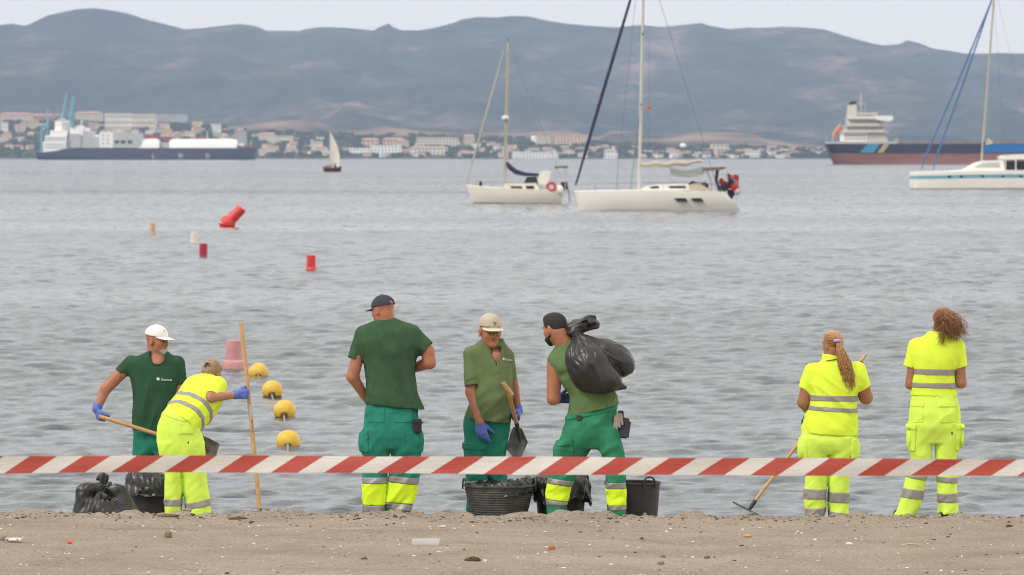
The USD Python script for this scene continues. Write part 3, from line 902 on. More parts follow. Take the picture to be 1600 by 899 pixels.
# ---------------------------------------------------------------- the smaller cream sloop
b = Boat('yacht', 806, 318, label='smaller cream sloop with a brown mast, navy boom cover and red lifebuoy', category='yacht')
st = [(727.5, 290, 0.03, 0.03, 14), (740, 291, 0.4, 0.15, 6), (775, 293.5, 1.1, 0.7, 2), (815, 295, 1.5, 1.1, 0), (850, 296.5, 1.4, 0.95, -1), (875, 297.5, 1.1, 0.6, -4), (883, 298, 0.9, 0.4, -9)]
h = b.hull(st, M_CREAM, nv=10)
b.hull(st, M_WATERLINE, name='boot_stripe', parent=h, off=0.012, lo=0.80, hi=0.97)
b.slab([(783, 295), (790, 287), (838, 286), (842, 297), (783, 298)], -0.95, 0.95, M_CREAM, 'cabin')
b.slab([(798, 291), (815, 291), (817, 296), (798, 296)], -0.98, -0.9, M_WINR, 'cabin_window')
b.slab([(822, 290.5), (834, 290.5), (835, 295.5), (822, 295.5)], -0.98, -0.9, M_WIN, 'cabin_window')
mast = b.rod((788.7, 293), (794.2, 66), 5.0, M_OLDALU, 'mast', 4.0, n=12)
b.rod((791.8, 150, -0.9), (791.8, 150, 0.9), 1.8, M_OLDALU, 'spreader', parent=mast)
obj('radar_dome', lathe([(0, -0.14), (0.26, -0.14), (0.3, -0.04), (0.28, 0.08), (0.15, 0.15), (0, 0.16)], 18).apply_translation(b.p(789.6, 184) + V(0, -0.25, 0)), M_GEL, b.t, smooth=40)
b.rod((794, 66), (794.3, 60), 1.0, M_BLK, 'masthead_vane')
sc = [(791.5, 254), (797, 262), (806.5, 269), (820, 272.5), (843, 273.5)]
obj('boom_cover', tube([b.p(*q) for q in sc], np.array([2.2, 4.2, 4.2, 3.2, 2.2]) / b.s, 10), M_NAVYC, b.t, smooth=50)
fs = [(728.5, 288), (748, 220), (770, 142), (787.5, 79)]
obj('furled_foresail', tube([b.p(*q) for q in fs], np.array([0.9, 1.7, 1.6, 0.9]) / b.s, 8), mat('grey_sail_strip', (0.40, 0.37, 0.34), rough=0.8), b.t, smooth=50)
b.line([(795, 66), (884, 297)], 0.45, M_WIRE, 'backstay')
for d in (-1.45, 1.45):
    b.line([(787, 294, d), (791.8, 150, d * .6), (794, 68, .03)], 0.5, M_WIRE, 'shroud')
b.slab([(818, 288), (823, 277), (838, 276), (841, 289)], -0.9, 0.9, mat('dark_dodger', (0.03, 0.03, 0.035), rough=0.7), 'dodger')
b.slab([(840, 289), (843, 270), (850, 266.5), (861, 267), (858, 281), (852, 289)], -0.85, 0.85, M_GEL, 'spray_screen')
ring = np.linspace(0, 2 * math.pi, 20)
obj('lifebuoy', tube([b.p(861 + 6 * math.cos(a), 291.5 + 6 * math.sin(a), -1.25) for a in ring], 2.0 / b.s, 8, cap=False), M_ORANGE if False else M_RED, b.t, smooth=True)
b.slab([(866, 260), (887, 259.5), (887, 262.5), (866, 263)], -1.1, 1.1, mat('solar_top', (0.14, 0.13, 0.12), rough=0.4), 'solar_panel')
for x, d in ((869, -1), (884, -1), (869, 1), (884, 1)):
    b.rod((x, 262, d), (x - 1, 297, d * .9), 1.2, M_ALU, 'arch_leg')
b.slab([(876, 285), (886, 284), (888, 296), (878, 297)], -0.9, 0.5, M_BLK, 'stern_gear')
b.line([(885, 290, 0), (889, 300, 0), (890, 316, 0)], 2.0, M_OLDALU, 'wind_vane')
obj('fender', trimesh.creation.icosphere(2).apply_scale((0.35, 0.3, 0.42)).apply_translation(b.p(874, 297, -1.0)), M_GEL, b.t, smooth=True)
obj('bow_cleat_bag', trimesh.creation.icosphere(2).apply_scale((0.14, 0.14, 0.25)).apply_translation(b.p(751, 287, 0)), M_BLK, b.t, smooth=True)
for side in (-1, 1):
    b.line([(731, 283, side * .2), (760, 284, side * .8), (810, 286, side * 1.4), (868, 289, side * 1.15)], 0.4, M_WIRE, 'guard_rail')
    for x in (745, 770, 795, 820, 845):
        y = side * np.interp(x, [731, 760, 810, 868], [.2, .8, 1.4, 1.15])
        b.rod((x, 285, y), (x, 295, y), 0.4, M_WIRE, 'stanchion', n=5)

# ---------------------------------------------------------------- the catamaran at the right edge
b = Boat('catamaran', 1520, 295, label='white catamaran with a pale blue stripe and bright blue boom cover', category='catamaran')
for j, d in enumerate((-2.9, 2.9)):
    st = [(1424, 270, 0.03, 0.03, 1), (1432, 269.5, 0.35, 0.25, 0), (1470, 268.5, 0.75, 0.6, 0), (1530, 267, 0.85, 0.7, 0), (1590, 266.5, 0.85, 0.7, 0), (1618, 270, 0.8, 0.7, 2), (1628, 279, 0.75, 0.65, 6)]
    h = b.hull(st, M_GEL, nv=10)
    hp = UsdGeom.Xformable(h); hp.AddTranslateOp().Set(Gf.Vec3d(0, d, 0))
    sp = b.hull(st, M_BLUELINE, name='stripe', parent=h, off=0.012, lo=0.18, hi=0.36)
    b.hull(st, M_WATERLINE, name='boot_stripe', parent=h, off=0.012, lo=0.86, hi=0.97)
    for x in (1479, 1497.5, 1530.5, 1562, 1590):
        b.slab([(x - 2, 274), (x + 2, 274), (x + 2, 277), (x - 2, 277)], -0.90, -0.72, M_WIN, 'porthole', parent=h)
b.slab([(1500, 268), (1512, 262), (1524, 255), (1538, 251.5), (1565, 250.5), (1567, 268)], -2.6, 2.6, M_GEL, 'coachroof')
b.slab([(1519, 262), (1530, 256), (1541, 254.5), (1558, 254), (1560, 262)], -2.63, -2.5, mat('pale_window', (0.45, 0.47, 0.48), rough=0.1), 'saloon_window')
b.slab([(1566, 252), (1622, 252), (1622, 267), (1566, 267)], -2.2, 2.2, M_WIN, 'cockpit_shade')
b.slab([(1561, 246), (1566, 243), (1600, 241), (1624, 242), (1625, 248), (1563, 250)], -2.5, 2.5, M_GEL, 'hard_top')
for x in (1568, 1584, 1602, 1620):
    b.rod((x, 248, -2.4), (x, 267, -2.4), 1.6, M_GEL, 'roof_post')
b.slab([(1566, 266), (1628, 266), (1628, 272), (1566, 272)], -3.0, 3.0, M_GEL, 'bridge_deck')
b.slab([(1455, 270), (1500, 266), (1500, 271), (1455, 272)], -2.8, 2.8, M_GEL, 'foredeck')
b.rod((1533.8, 252), (1556, -40), 3.6, M_OLDALU, 'mast', 3.0, n=12)
b.line([(1536, 233), (1632, 231)], 3.0, M_ALU, 'boom')
b.slab([(1537, 238.5), (1537, 222), (1546, 220), (1549, 226), (1575, 225.5), (1632, 225), (1632, 237), (1560, 238.5)], -0.35, 0.35, M_BLUEC, 'boom_cover')
b.slab([(1539.5, 223), (1544, 216.5), (1550, 220), (1550, 225), (1540, 227)], -0.38, 0.38, M_BEIGEC, 'sail_head')
for x0 in (1439.7, 1458.6):
    obj('furled_foresail', tube([b.p(x0, 266), b.p(x0 + 3.5 if x0 > 1450 else x0 + 5, 248), b.p(x0 + (1549 - x0) * .5, 134), b.p(1549, 2), b.p(1553, -14)], np.array([0.6, 1.4, 1.5, 1.1, 0.5]) / b.s, 8), M_MIDBLUE, b.t, smooth=50)
b.line([(1553, -10), (1575, 266, 3)], 0.35, M_WIRE, 'shroud'); b.line([(1554, -20), (1590, 130, 0), (1622, 268, -3)], 0.35, M_WIRE, 'shroud')

# ---------------------------------------------------------------- the little sailing boat far off
b = Boat('sailing_boat', 519, 268.5, label='small dark sailing boat under one white sail, far off', category='sailing boat')
b.hull([(504.5, 260.5, 0.05, 0.05, 1.5), (511, 262, 0.7, 0.4, 0), (520, 262.5, 1.0, 0.6, 0), (528, 261.5, 0.9, 0.5, 0), (534, 260, 0.6, 0.3, -2)], mat('dark_wood_hull', (0.05, 0.032, 0.028), rough=0.6), nv=7)
b.rod((514.5, 262), (515.2, 203), 0.9, M_OLDALU, 'mast')
sg = np.array([[b.p(515 + (u * (1 - 0.92 * w) * 16) + 1.5 * w * 0, 257.5 - w * 51 + (1 - w) * u * -1.5, 0.5 * math.sin(u * 3.1) * (1 - w)) for u in np.linspace(0, 1, 9)] for w in np.linspace(0, 1, 14)])
sl = b.p(515, 257)[0]
sg[..., 0] += 0.45 * np.sin(np.linspace(0, 1, 14) * np.pi)[:, None] * np.linspace(0, 1, 9)[None] ** 1.0 * 1.6
obj('sail', grid(sg), M_SAIL, b.t, smooth=True)
b.slab([(508, 262), (509.5, 258.5), (519, 258), (520, 262)], -0.5, 0.5, mat('tan_cabin', (0.35, 0.22, 0.13), rough=0.6), 'cabin')
for x, m in ((523.5, M_BLK), (528, M_GEL)):
    obj('sailor', cat(trimesh.creation.icosphere(2).apply_scale((0.28, 0.25, 0.5)).apply_translation(b.p(x, 260)), trimesh.creation.icosphere(1, 0.15).apply_translation(b.p(x, 255.6))), m, b.t, smooth=True)

# ---------------------------------------------------------------- mooring buoys
def buoy_prof(r, h, flare=1.25, base=0.16):
    return [(0, -0.2 * h), (r * 0.8, -0.2 * h), (r * flare, -0.1 * h), (r * flare, base * h * 0.5), (r * flare * 0.93, base * h), (r * 1.03, base * h * 1.25), (r * 0.97, h * 0.97), (r * 0.92, h), (r * 0.3, h), (0, h * 0.985)]
def buoy(px, row, w, hpx, mats, flare, tilt=(0, 0), label='', base=0.16):
    D = FPX * CAMZ / (row - HOR); s_ = FPX / D
    o = ray(px, row, D); o[2] = 0.0
    t = thing('buoy', o, label=label, category='buoy')
    R = trimesh.transformations.rotation_matrix(math.radians(tilt[0]), [0, 1, 0])
    m = lathe(buoy_prof(w / 2 / s_, hpx / s_, flare, base), 28)
    obj('float', m.apply_transform(R), mats[0], t, smooth=35)
    r = w / 2 / s_ * flare
    obj('collar', lathe([(r * 0.9, -0.06 * hpx / s_), (r * 1.02, -0.05 * hpx / s_), (r * 1.03, 0.02 * hpx / s_), (r * 0.9, 0.04 * hpx / s_)], 28).apply_transform(R), mats[1], t, smooth=35)
    return t
M_PINK = mat('sun_bleached_pink', (0.46, 0.20, 0.21), rough=0.5, color2=(0.56, 0.30, 0.30), scale=4)
M_PINKB = mat('weedy_waterline', (0.28, 0.16, 0.13), rough=0.7, var=0.4, scale=14)
M_CRIM = mat('crimson_plastic', (0.36, 0.02, 0.05), rough=0.45)
M_PEACH = mat('faded_orange', (0.50, 0.26, 0.14), rough=0.6, color2=(0.6, 0.45, 0.33), scale=5)
M_WHT = mat('off_white_plastic', (0.68, 0.60, 0.56), rough=0.5)
buoy(365.5, 577, 25.5, 45, (M_PINK, M_PINKB), 1.52, label='faded pink buoy behind the pole', base=0.26)
buoy(238.5, 366, 8.5, 17, (M_PEACH, M_WHT), 1.12, label='small faded orange buoy, farthest left on the water')
buoy(303, 379.5, 10, 17, (M_WHT, M_WHT), 1.15, label='small white buoy between the orange buoy and the crimson buoy')
buoy(317.8, 400, 12.5, 19.5, (M_CRIM, M_CRIM), 1.05, label='small dark crimson upright buoy just below the white buoy')
buoy(486.2, 422.5, 14.0, 23.5, (M_RED, M_PEACH), 1.30, label='bright red upright buoy on its own at right of the group')
# the big red one heeled over
row = 355.0
D = FPX * CAMZ / (row - HOR); s_ = FPX / D
o = ray(355, row, D); o[2] = 0
t = thing('buoy', o, label='large red buoy heeled over to the right', category='buoy')
R = trimesh.transformations.rotation_matrix(math.radians(44), [0, 1, 0])
k = 1 / s_
obj('float', lathe([(0, -3 * k), (11.5 * k, -3 * k), (12.5 * k, 0), (12.0 * k, 6 * k), (9.5 * k, 9 * k), (8.6 * k, 11 * k), (8.2 * k, 33 * k), (7.6 * k, 34.5 * k), (0, 34.5 * k)], 30).apply_transform(R).apply_translation(V(-0.5 * k, 0, 5 * k)), M_RED, t, smooth=35)
obj('skirt', lathe([(0, -9 * k), (8 * k, -9 * k), (12 * k, -2 * k), (12.6 * k, 1 * k), (0, 2 * k)], 30).apply_transform(trimesh.transformations.rotation_matrix(math.radians(12), [0, 1, 0])).apply_translation(V(-0.5 * k, 0, 3 * k)), M_RED, t, smooth=35)
# the yellow line of floats, threaded on a rope
M_YEL = mat('weathered_yellow', (0.60, 0.36, 0.025), rough=0.45, color2=(0.70, 0.47, 0.08), scale=7)
M_YELD = mat('algae_yellow', (0.30, 0.17, 0.02), rough=0.6, color2=(0.16, 0.09, 0.02), scale=10)
YB = [(404, 589.5, 15.3, 21), (425.3, 620.5, 16.2, 24.5), (444.5, 653.5, 17.3, 27), (450.5, 699, 18.8, 25.5)]
words = ['farthest of the four yellow floats, nearest the pink buoy', 'second yellow float from the pink buoy', 'third yellow float from the pink buoy', 'nearest of the four yellow floats, just above the tape']
pos = []
for (px, row, r, top), lb in zip(YB, words):
    D = FPX * CAMZ / (row - HOR); s_ = FPX / D; k = 1 / s_
    o = ray(px, row, D); o[2] = 0
    pos.append((o, k, r, top))
    t = thing('yellow_float', o, label=lb, category='float', group='yellow floats on a rope line')
    cz = (top - r * 0.92) * k
    th = np.linspace(0.20, math.pi - 0.20, 22)
    prof = [(r * k * 0.16, -r * k * 0.45)] + [(r * k * math.sin(a), -r * k * 0.93 * math.cos(a)) for a in th] + [(r * k * 0.24, r * k * 0.45), (r * k * 0.20, -r * k * 0.45)]
    m = lathe(prof, 36).apply_transform(trimesh.transformations.rotation_matrix(math.radians(-66), [1, 0, 0])).apply_translation((0, 0, cz))
    obj('float', m, M_YEL, t, smooth=35)
    m = lathe([(r * k * 0.17, -r * k * 0.985), (r * k * 0.34, -r * k * 0.955), (r * k * 0.38, -r * k * 0.86), (r * k * 0.17, -r * k * 0.5)], 24).apply_transform(trimesh.transformations.rotation_matrix(math.radians(-66), [1, 0, 0])).apply_translation((0, 0, cz))
    obj('rope_socket', m, M_YELD, t, smooth=35)
    obj('algae_band', lathe([(r * k * 0.9, -0.012), (math.sqrt(max((r * k) ** 2 - cz ** 2, 0)) * 1.0 + 0.002, 0.0), (math.sqrt(max((r * k) ** 2 - (0.022 - cz) ** 2, 0)) + 0.002, 0.022), (r * k * 0.85, 0.02)], 36), M_YELD, t, smooth=35)
rp = []
for i, (o, k, r, top) in enumerate(pos):
    rp += [o + V(0, r * k, 0.06), o + V(0, 0, 0.05), o + V(0, -r * k * 1.0, 0.04)]
    if i < 3:
        rp.append((o + pos[i + 1][0]) / 2 - V(0, 0, 0.12))
rp.append(pos[-1][0] + V(0.3, -7, -0.25))
obj('float_rope', tube(np.array(rp), 0.016, 6), mat('wet_rope', (0.24, 0.22, 0.18), rough=0.8), smooth=True, label='wet rope that joins the four yellow floats', category='rope')
# ================================================================== big ships, port and town on the far shore
M_NAVYHULL = mat('navy_hull', (0.022, 0.027, 0.055), rough=0.5, var=0.15, scale=0.03)
M_SHIPW = mat('ship_white', (0.84, 0.83, 0.79), rough=0.5, var=0.04, scale=0.05)
M_SHIPC = mat('ship_cream', (0.50, 0.47, 0.42), rough=0.5, var=0.12, scale=0.08)
M_SHIPG = mat('ship_grey', (0.46, 0.47, 0.45), rough=0.6, var=0.06, scale=0.05)
M_BOTTOM = mat('faded_red_bottom', (0.20, 0.080, 0.075), rough=0.7, color2=(0.30, 0.15, 0.135), scale=0.12, stretch=(0.3, 0.3, 2.0))
M_DARKRED = mat('ship_dark_red', (0.25, 0.04, 0.04), rough=0.6)
M_LOGO = mat('pale_blue_logo', (0.05, 0.25, 0.42), rough=0.5)
M_LOGOY = mat('sand_logo', (0.42, 0.34, 0.20), rough=0.5)
M_CRANE = mat('crane_blue', (0.10, 0.36, 0.46), rough=0.6, var=0.1, scale=0.05)
M_SHIPWIN = mat('ship_window', (0.02, 0.022, 0.025), rough=0.2)
M_LIFEB = mat('lifeboat_orange', (0.60, 0.16, 0.05), rough=0.5)
M_HATCH = mat('hatch_brown', (0.27, 0.18, 0.135), rough=0.7, var=0.2, scale=0.1)

def text_on(b, text, px, row, hpx, depth, m, name, parent=None, wide=1.0):
    w = meshkit.text_mesh(text, hpx / b.s, 0.08, bold=True)
    v = w.vertices
    o = b.p(px, row)
    return obj(name, trimesh.Trimesh(np.stack([v[:, 0] * wide + o[0], depth - v[:, 2], v[:, 1] + o[2]], 1), w.faces, process=False), m, parent or b.t)

# ---------------------------------------------------------------- bulk carrier, cut by the right edge
b = Boat('bulk_carrier', 1400, 257, label='navy and faded red bulk carrier with a cream superstructure at its stern', category='ship')
st = [(1289.5, 225, 9, 4, 15), (1298, 225, 14, 10, 9), (1330, 225, 16, 15, 0), (1450, 225, 16, 16, 0), (1650, 225, 16, 16, 0), (1800, 224, 13, 12, -4), (1850, 220, 1.0, 0.5, -14)]
h = b.hull(st, M_NAVYHULL, nv=10, kd=0.4)
b.hull(st, M_BOTTOM, name='bottom_paint', parent=h, off=0.10, lo=0.455, hi=0.985, kd=0.4)
b.slab([(1352, 225.5), (1371, 225.5), (1361, 239), (1340, 239)], -16.3, -15.6, M_LOGO, 'emblem', parent=h)
b.slab([(1377, 225.5), (1386, 225.5), (1376, 239), (1367, 239)], -16.3, -15.6, M_LOGOY, 'emblem', parent=h)
text_on(b, 'ELLAS', 1296.5, 230.5, 3.4, -12.9, M_SHIPW, 'stern_name', parent=h, wide=1.0)
b.slab([(1292, 221.5), (1400, 221), (1400, 225), (1292, 225)], -14.5, 14.5, M_SHIPG, 'poop_deck')
b.slab([(1315, 207), (1365, 207), (1365, 222), (1315, 222)], -12, 12, M_SHIPW, 'accommodation_block')
b.slab([(1320, 197), (1379, 197), (1379, 207.4), (1320, 207.4)], -12.5, 12.5, M_SHIPC, 'accommodation_block')
b.slab([(1324, 186), (1376, 186), (1376, 197.4), (1324, 197.4)], -12, 12, M_SHIPC, 'accommodation_block')
b.slab([(1334, 176.5), (1369, 176.5), (1369, 186.5), (1334, 186.5)], -11, 11, M_SHIPC, 'bridge_house')
b.slab([(1366, 181.5), (1391, 181.5), (1392, 187), (1387, 190.5), (1366, 188)], -15.5, 15.5, M_SHIPW, 'bridge_wing')
b.slab([(1352, 207), (1379, 207), (1385, 222), (1352, 222)], -12.2, 12.2, M_SHIPC, 'deckhouse')
for r, x0, x1, d in ((179.5, 1337, 1367, -11.1), (190, 1327, 1373, -12.1), (200.5, 1323, 1376, -12.6), (211, 1318, 1350, -12.1), (216.5, 1318, 1362, -12.1)):
    for x in np.arange(x0, x1, 4.2):
        b.slab([(x, r), (x + 2, r), (x + 2, r + 2.3), (x, r + 2.3)], d, d + 0.3, M_SHIPWIN, 'porthole')
for r, x0, x1 in ((186, 1322, 1380), (197, 1318, 1383), (207, 1312, 1386)):
    b.slab([(x0, r - 0.35), (x1, r - 0.35), (x1, r + 0.35), (x0, r + 0.35)], -13.6, 13.6, M_SHIPW, 'deck_edge')
    for y in (-2.6,):
        b.slab([(x0, r - 3), (x1, r - 3), (x1, r - 2.7), (x0, r - 2.7)], -13.6, -13.4, M_SHIPW, 'railing')
fn = b.slab([(1322, 193), (1325, 165), (1337, 163), (1339, 193)], -5, 5, M_SHIPC, 'funnel')
b.slab([(1326.5, 164.6), (1327.5, 159), (1337, 158.5), (1337.5, 163.5)], -4.4, 4.4, M_BLK, 'funnel_top', parent=fn)
ms = b.rod((1345, 177), (1345, 144), 3.0, M_SHIPC, 'mast', 1.2)
b.rod((1338, 162, 0), (1352, 162, 0), 1.2, M_SHIPC, 'yard', parent=ms)
b.rod((1341, 152.5, 0), (1349, 152.5, 0), 1.2, M_SHIPC, 'radar', parent=ms)
b.rod((1352, 177, 2), (1352, 164, 2), 1.0, M_SHIPC, 'aerial')
b.rod((1301, 214, -6), (1313, 197, -6), 7.0, M_LIFEB, 'lifeboat', 6.0)
b.line([(1299, 221, -8), (1301, 205, -8), (1312, 193, -8)], 1.2, M_SHIPC, 'lifeboat_davit')
b.rod((1291, 224), (1290.5, 214), 0.8, M_SHIPG, 'ensign_staff')
for i, x in enumerate(range(1408, 1800, 44)):
    b.slab([(x, 222.2), (x + 34, 222.2), (x + 34, 225.2), (x, 225.2)], -11, 11, M_HATCH, 'hatch_cover')
b.slab([(1398, 223), (1830, 222.6), (1830, 225), (1398, 225)], -15.8, -15.4, M_HATCH, 'bulwark_rail')
b.slab([(1396, 217), (1402, 216), (1403, 225), (1396, 225)], -6, 6, M_SHIPC, 'crane_post')

# ---------------------------------------------------------------- gas carrier at the left
b = Boat('gas_carrier', 230, 250, label='long navy gas carrier with white tanks and tall white stern house', category='ship')
st = [(56, 239, 8, 4, 4), (64, 238.5, 16, 10, 1), (90, 236, 21, 19, 0), (108, 232.5, 22, 21, 0), (230, 231.5, 22, 22, 0), (350, 231.5, 22, 21, 0), (385, 231.3, 15, 11, 2), (402, 230.8, 1, 0.8, -4)]
h = b.hull(st, M_NAVYHULL, nv=10, kd=0.5)
for ch, x in (('L', 239), ('N', 280.5), ('G', 322.5)):
    text_on(b, ch, x, 247, 7.0, -22.9, M_SHIPC, 'hull_letter', parent=h)
def blk(x0, x1, r0, r1, m, name, d=15, parent=None):
    return b.slab([(x0, r0), (x1, r0), (x1, r1), (x0, r1)], -d, d, m, name, parent=parent)
blk(69, 105, 222, 238, M_SHIPW, 'stern_house', 17); blk(72, 106, 212, 222.4, M_SHIPW, 'stern_house', 16)
blk(80, 106.5, 204, 212.4, M_SHIPW, 'stern_house', 14)
fn = blk(86.5, 109, 190, 206, M_SHIPW, 'funnel', 8)
b.slab([(86.5, 190.4), (96, 184), (109, 190.4)], -7, 7, M_SHIPG, 'funnel_top', parent=fn)
blk(98, 109, 191, 212, M_SHIPG, 'funnel_casing', 8.4)
for r in (215.5, 219, 225.5, 230):
    for x in np.arange(74, 103, 4.5):
        b.slab([(x, r), (x + 1.8, r), (x + 1.8, r + 1.6), (x, r + 1.6)], -17.4 if r > 222 else -16.4, -15.5, M_SHIPWIN, 'porthole')
b.slab([(110, 213), (110, 199), (116, 203), (124, 196), (131, 197), (131, 213)], -9, 9, M_SHIPW, 'bridge_wing')
b.rod((127, 197), (128, 186), 1.2, M_SHIPW, 'mast')
blk(110, 127, 209, 231, M_SHIPG, 'deckhouse', 12); blk(126, 157, 214, 231, M_SHIPG, 'deckhouse', 10); blk(130, 148, 205, 215, M_SHIPG, 'deckhouse', 8)
blk(157, 178.5, 206.5, 231, M_SHIPW, 'process_house', 16)
blk(178.5, 223, 208, 231, M_SHIPG, 'process_house', 15.6)
for x in (181, 190.5, 201):
    blk(x, x + 7, 219.5, 224.5, M_SHIPWIN, 'louvre', 15.9)
for x in (162, 169):
    for r in (211, 217, 223):
        blk(x, x + 2, r, r + 2, M_SHIPWIN, 'porthole', 16.3)
for x0, x1, r0, m in ((216, 250, 217, M_SHIPW), (266, 371, 217.5, M_SHIPW)):
    uu = np.linspace(0, math.pi, 9)
    prof = [(-16 * math.cos(a), math.sin(a)) for a in uu]
    z0, z1 = b.p(x0, 231.5)[2], b.p(x0, r0)[2]
    P = np.array([[(b.p(x, 220)[0], c * (0.96 if x in (x0, x1) else 1), z0 + (z1 - z0) * min(1, s * 1.35) * (0.8 if x in (x0, x1) else 1)) for c, s in prof] for x in (x0, x0 + 5, x1 - 5, x1)])
    ends = [trimesh.Trimesh(np.vstack([P[e], P[e].mean(0)]), np.array([[i, i + 1, 9] for i in range(8)]), process=False) for e in (0, -1)]
    obj('tank_cover', cat(trimesh.Trimesh(*grid(P), process=False), ends), m, b.t, smooth=30)
for x0, x1, r0, r1 in ((226, 238, 210, 217.5), (238, 262, 212.5, 218), (262, 274, 214, 218), (300, 320, 214.5, 218)):
    b.slab([(x0, r0), (x1, r0 + 1), (x1, r1), (x0, r1)], -5, 5, M_DARKRED, 'deck_pipework')
for x, r in ((237.5, 204), (271.5, 206), (324, 205), (349, 208)):
    b.rod((x, 219), (x, r), 2.0, M_SHIPC, 'derrick_post', 1.4)
for x0, x1, r0, m, d in ((223, 232, 222, M_SHIPW, 9), (250, 266, 223, M_SHIPG, 8), (131, 140, 200, M_SHIPW, 6), (143, 157, 211, M_SHIPW, 7), (112, 124, 204, M_SHIPW, 5), (180, 192, 204, M_SHIPG, 8), (205, 216, 205, M_SHIPG, 6), (300, 306, 214, M_SHIPW, 4), (372, 380, 224, M_SHIPW, 6)):
    blk(x0, x1, r0, 231.5, m, 'deck_gear', d)
for x, r in ((150, 196), (170, 200), (196, 199), (211, 201), (256, 211)):
    b.rod((x, 215), (x, r), 1.5, M_SHIPC, 'vent_post', 1.0)
blk(371, 400, 228.5, 231.5, M_DARKRED, 'forecastle', 9)
b.rod((392, 229), (392, 219), 1.2, M_SHIPC, 'foremast')

# ---------------------------------------------------------------- quay cranes behind it
def quay_crane(px, top_row, lean, wide, **kw):
    D = 8040.0
    o = ray(px, 246, D); o[2] = float(coast_h(o[0], D))
    t = thing('quay_crane', o, category='crane', **kw)
    Z = lambda row: ray(px, row, D)[2] - o[2]
    k = D / FPX
    w = wide * k
    for x in (-w, w):
        for y in (-9, 9):
            obj('leg', rod(V(x, y, 0), V(x * 0.7, y, Z(196)), 1.1, 0.9, 6), M_CRANE, t)
    for z in (Z(222), Z(197)):
        for y in (-9, 9):
            obj('cross_beam', rod(V(-w, y, z), V(w, y, z), 0.9, n=6), M_CRANE, t)
    obj('machinery_house', boxm(-w * 0.9, w * 0.9, -8, 8, Z(199), Z(194)), M_CRANE, t)
    zt = Z(top_row)
    for y in (-5, 5):
        obj('raised_boom', rod(V(-w * 0.3, y, Z(197)), V(w * 0.3 + lean * k, y, zt), 2.4, 1.5, 6), M_CRANE, t)
    n = 9
    segs = []
    for i in range(n):
        a, c = i / n, (i + 1) / n
        p = lambda u, y: V(-w * 0.3 + (w * 0.6 + lean * k) * u, y, Z(197) + (zt - Z(197)) * u)
        segs += [rod(p(a, -5), p(c, 5), 0.9, n=5), rod(p(a, 5), p(c, -5), 0.9, n=5)]
    obj('boom_lattice', cat(segs), M_CRANE, t)
    obj('apex_frame', cat(rod(V(w * 0.6, -6, Z(197)), V(w * 0.7 + lean * k * 0.3, 0, Z(170)), 1.0, n=6), rod(V(w * 0.6, 6, Z(197)), V(w * 0.7 + lean * k * 0.3, 0, Z(170)), 1.0, n=6), rod(V(w * 0.7 + lean * k * 0.3, 0, Z(170)), V(w * 0.3 + lean * k, 0, zt), 0.5, n=5)), M_CRANE, t)
    return t
quay_crane(98, 146, 5, 5, label='tallest pale blue quay crane behind the gas carrier stern, boom raised')
quay_crane(110, 150, 4, 5, label='second pale blue quay crane, just right of the tallest one')
quay_crane(70, 192, 4, 6, label='low pale blue crane left of the gas carrier stern house')

# ---------------------------------------------------------------- the town: houses one by one
def wall(n, c): return mat(n, c, rough=0.9, var=0.06, scale=0.08)
W_CREAM, W_WHITE, W_PINK, W_OCHRE, W_BEIGE, W_GREY = wall('cream_render', (0.68, 0.62, 0.53)), wall('white_render', (0.80, 0.79, 0.76)), wall('pink_render', (0.64, 0.50, 0.43)), wall('ochre_render', (0.66, 0.46, 0.31)), wall('beige_render', (0.62, 0.54, 0.44)), wall('grey_render', (0.42, 0.42, 0.42))
R_TILE = mat('clay_tiles', (0.41, 0.235, 0.17), rough=0.9, var=0.2, scale=0.15)
R_FLAT = mat('flat_roof', (0.45, 0.42, 0.38), rough=0.9)
M_GLASS = mat('far_window', (0.05, 0.055, 0.06), rough=0.3)

def roof_mesh(w, d, z, h, over=0.5, hip=0.0):
    a, c = w / 2 + over, d / 2 + over
    r = a - hip * a
    v = V(*[(-a, -c, z), (a, -c, z), (a, c, z), (-a, c, z), (-r, 0, z + h), (r, 0, z + h)]).reshape(-1, 3)
    f = np.array([[0, 1, 5], [0, 5, 4], [2, 3, 4], [2, 4, 5], [1, 2, 5], [3, 0, 4], [0, 2, 1], [0, 3, 2]])
    return trimesh.Trimesh(v, f, process=False)
def windows(t, w, d, h, floors, cols, frac=0.5, parent=None):
    for i in range(floors):
        for j in range(cols):
            x = -w / 2 + w * (j + 0.5) / cols
            z = h * (i + 0.5) / floors
            obj('window', boxm(x - w / cols * frac / 2, x + w / cols * frac / 2, -d / 2 - 0.04, -d / 2 + 0.3, z - h / floors * 0.25, z + h / floors * 0.25), M_GLASS, parent or t)

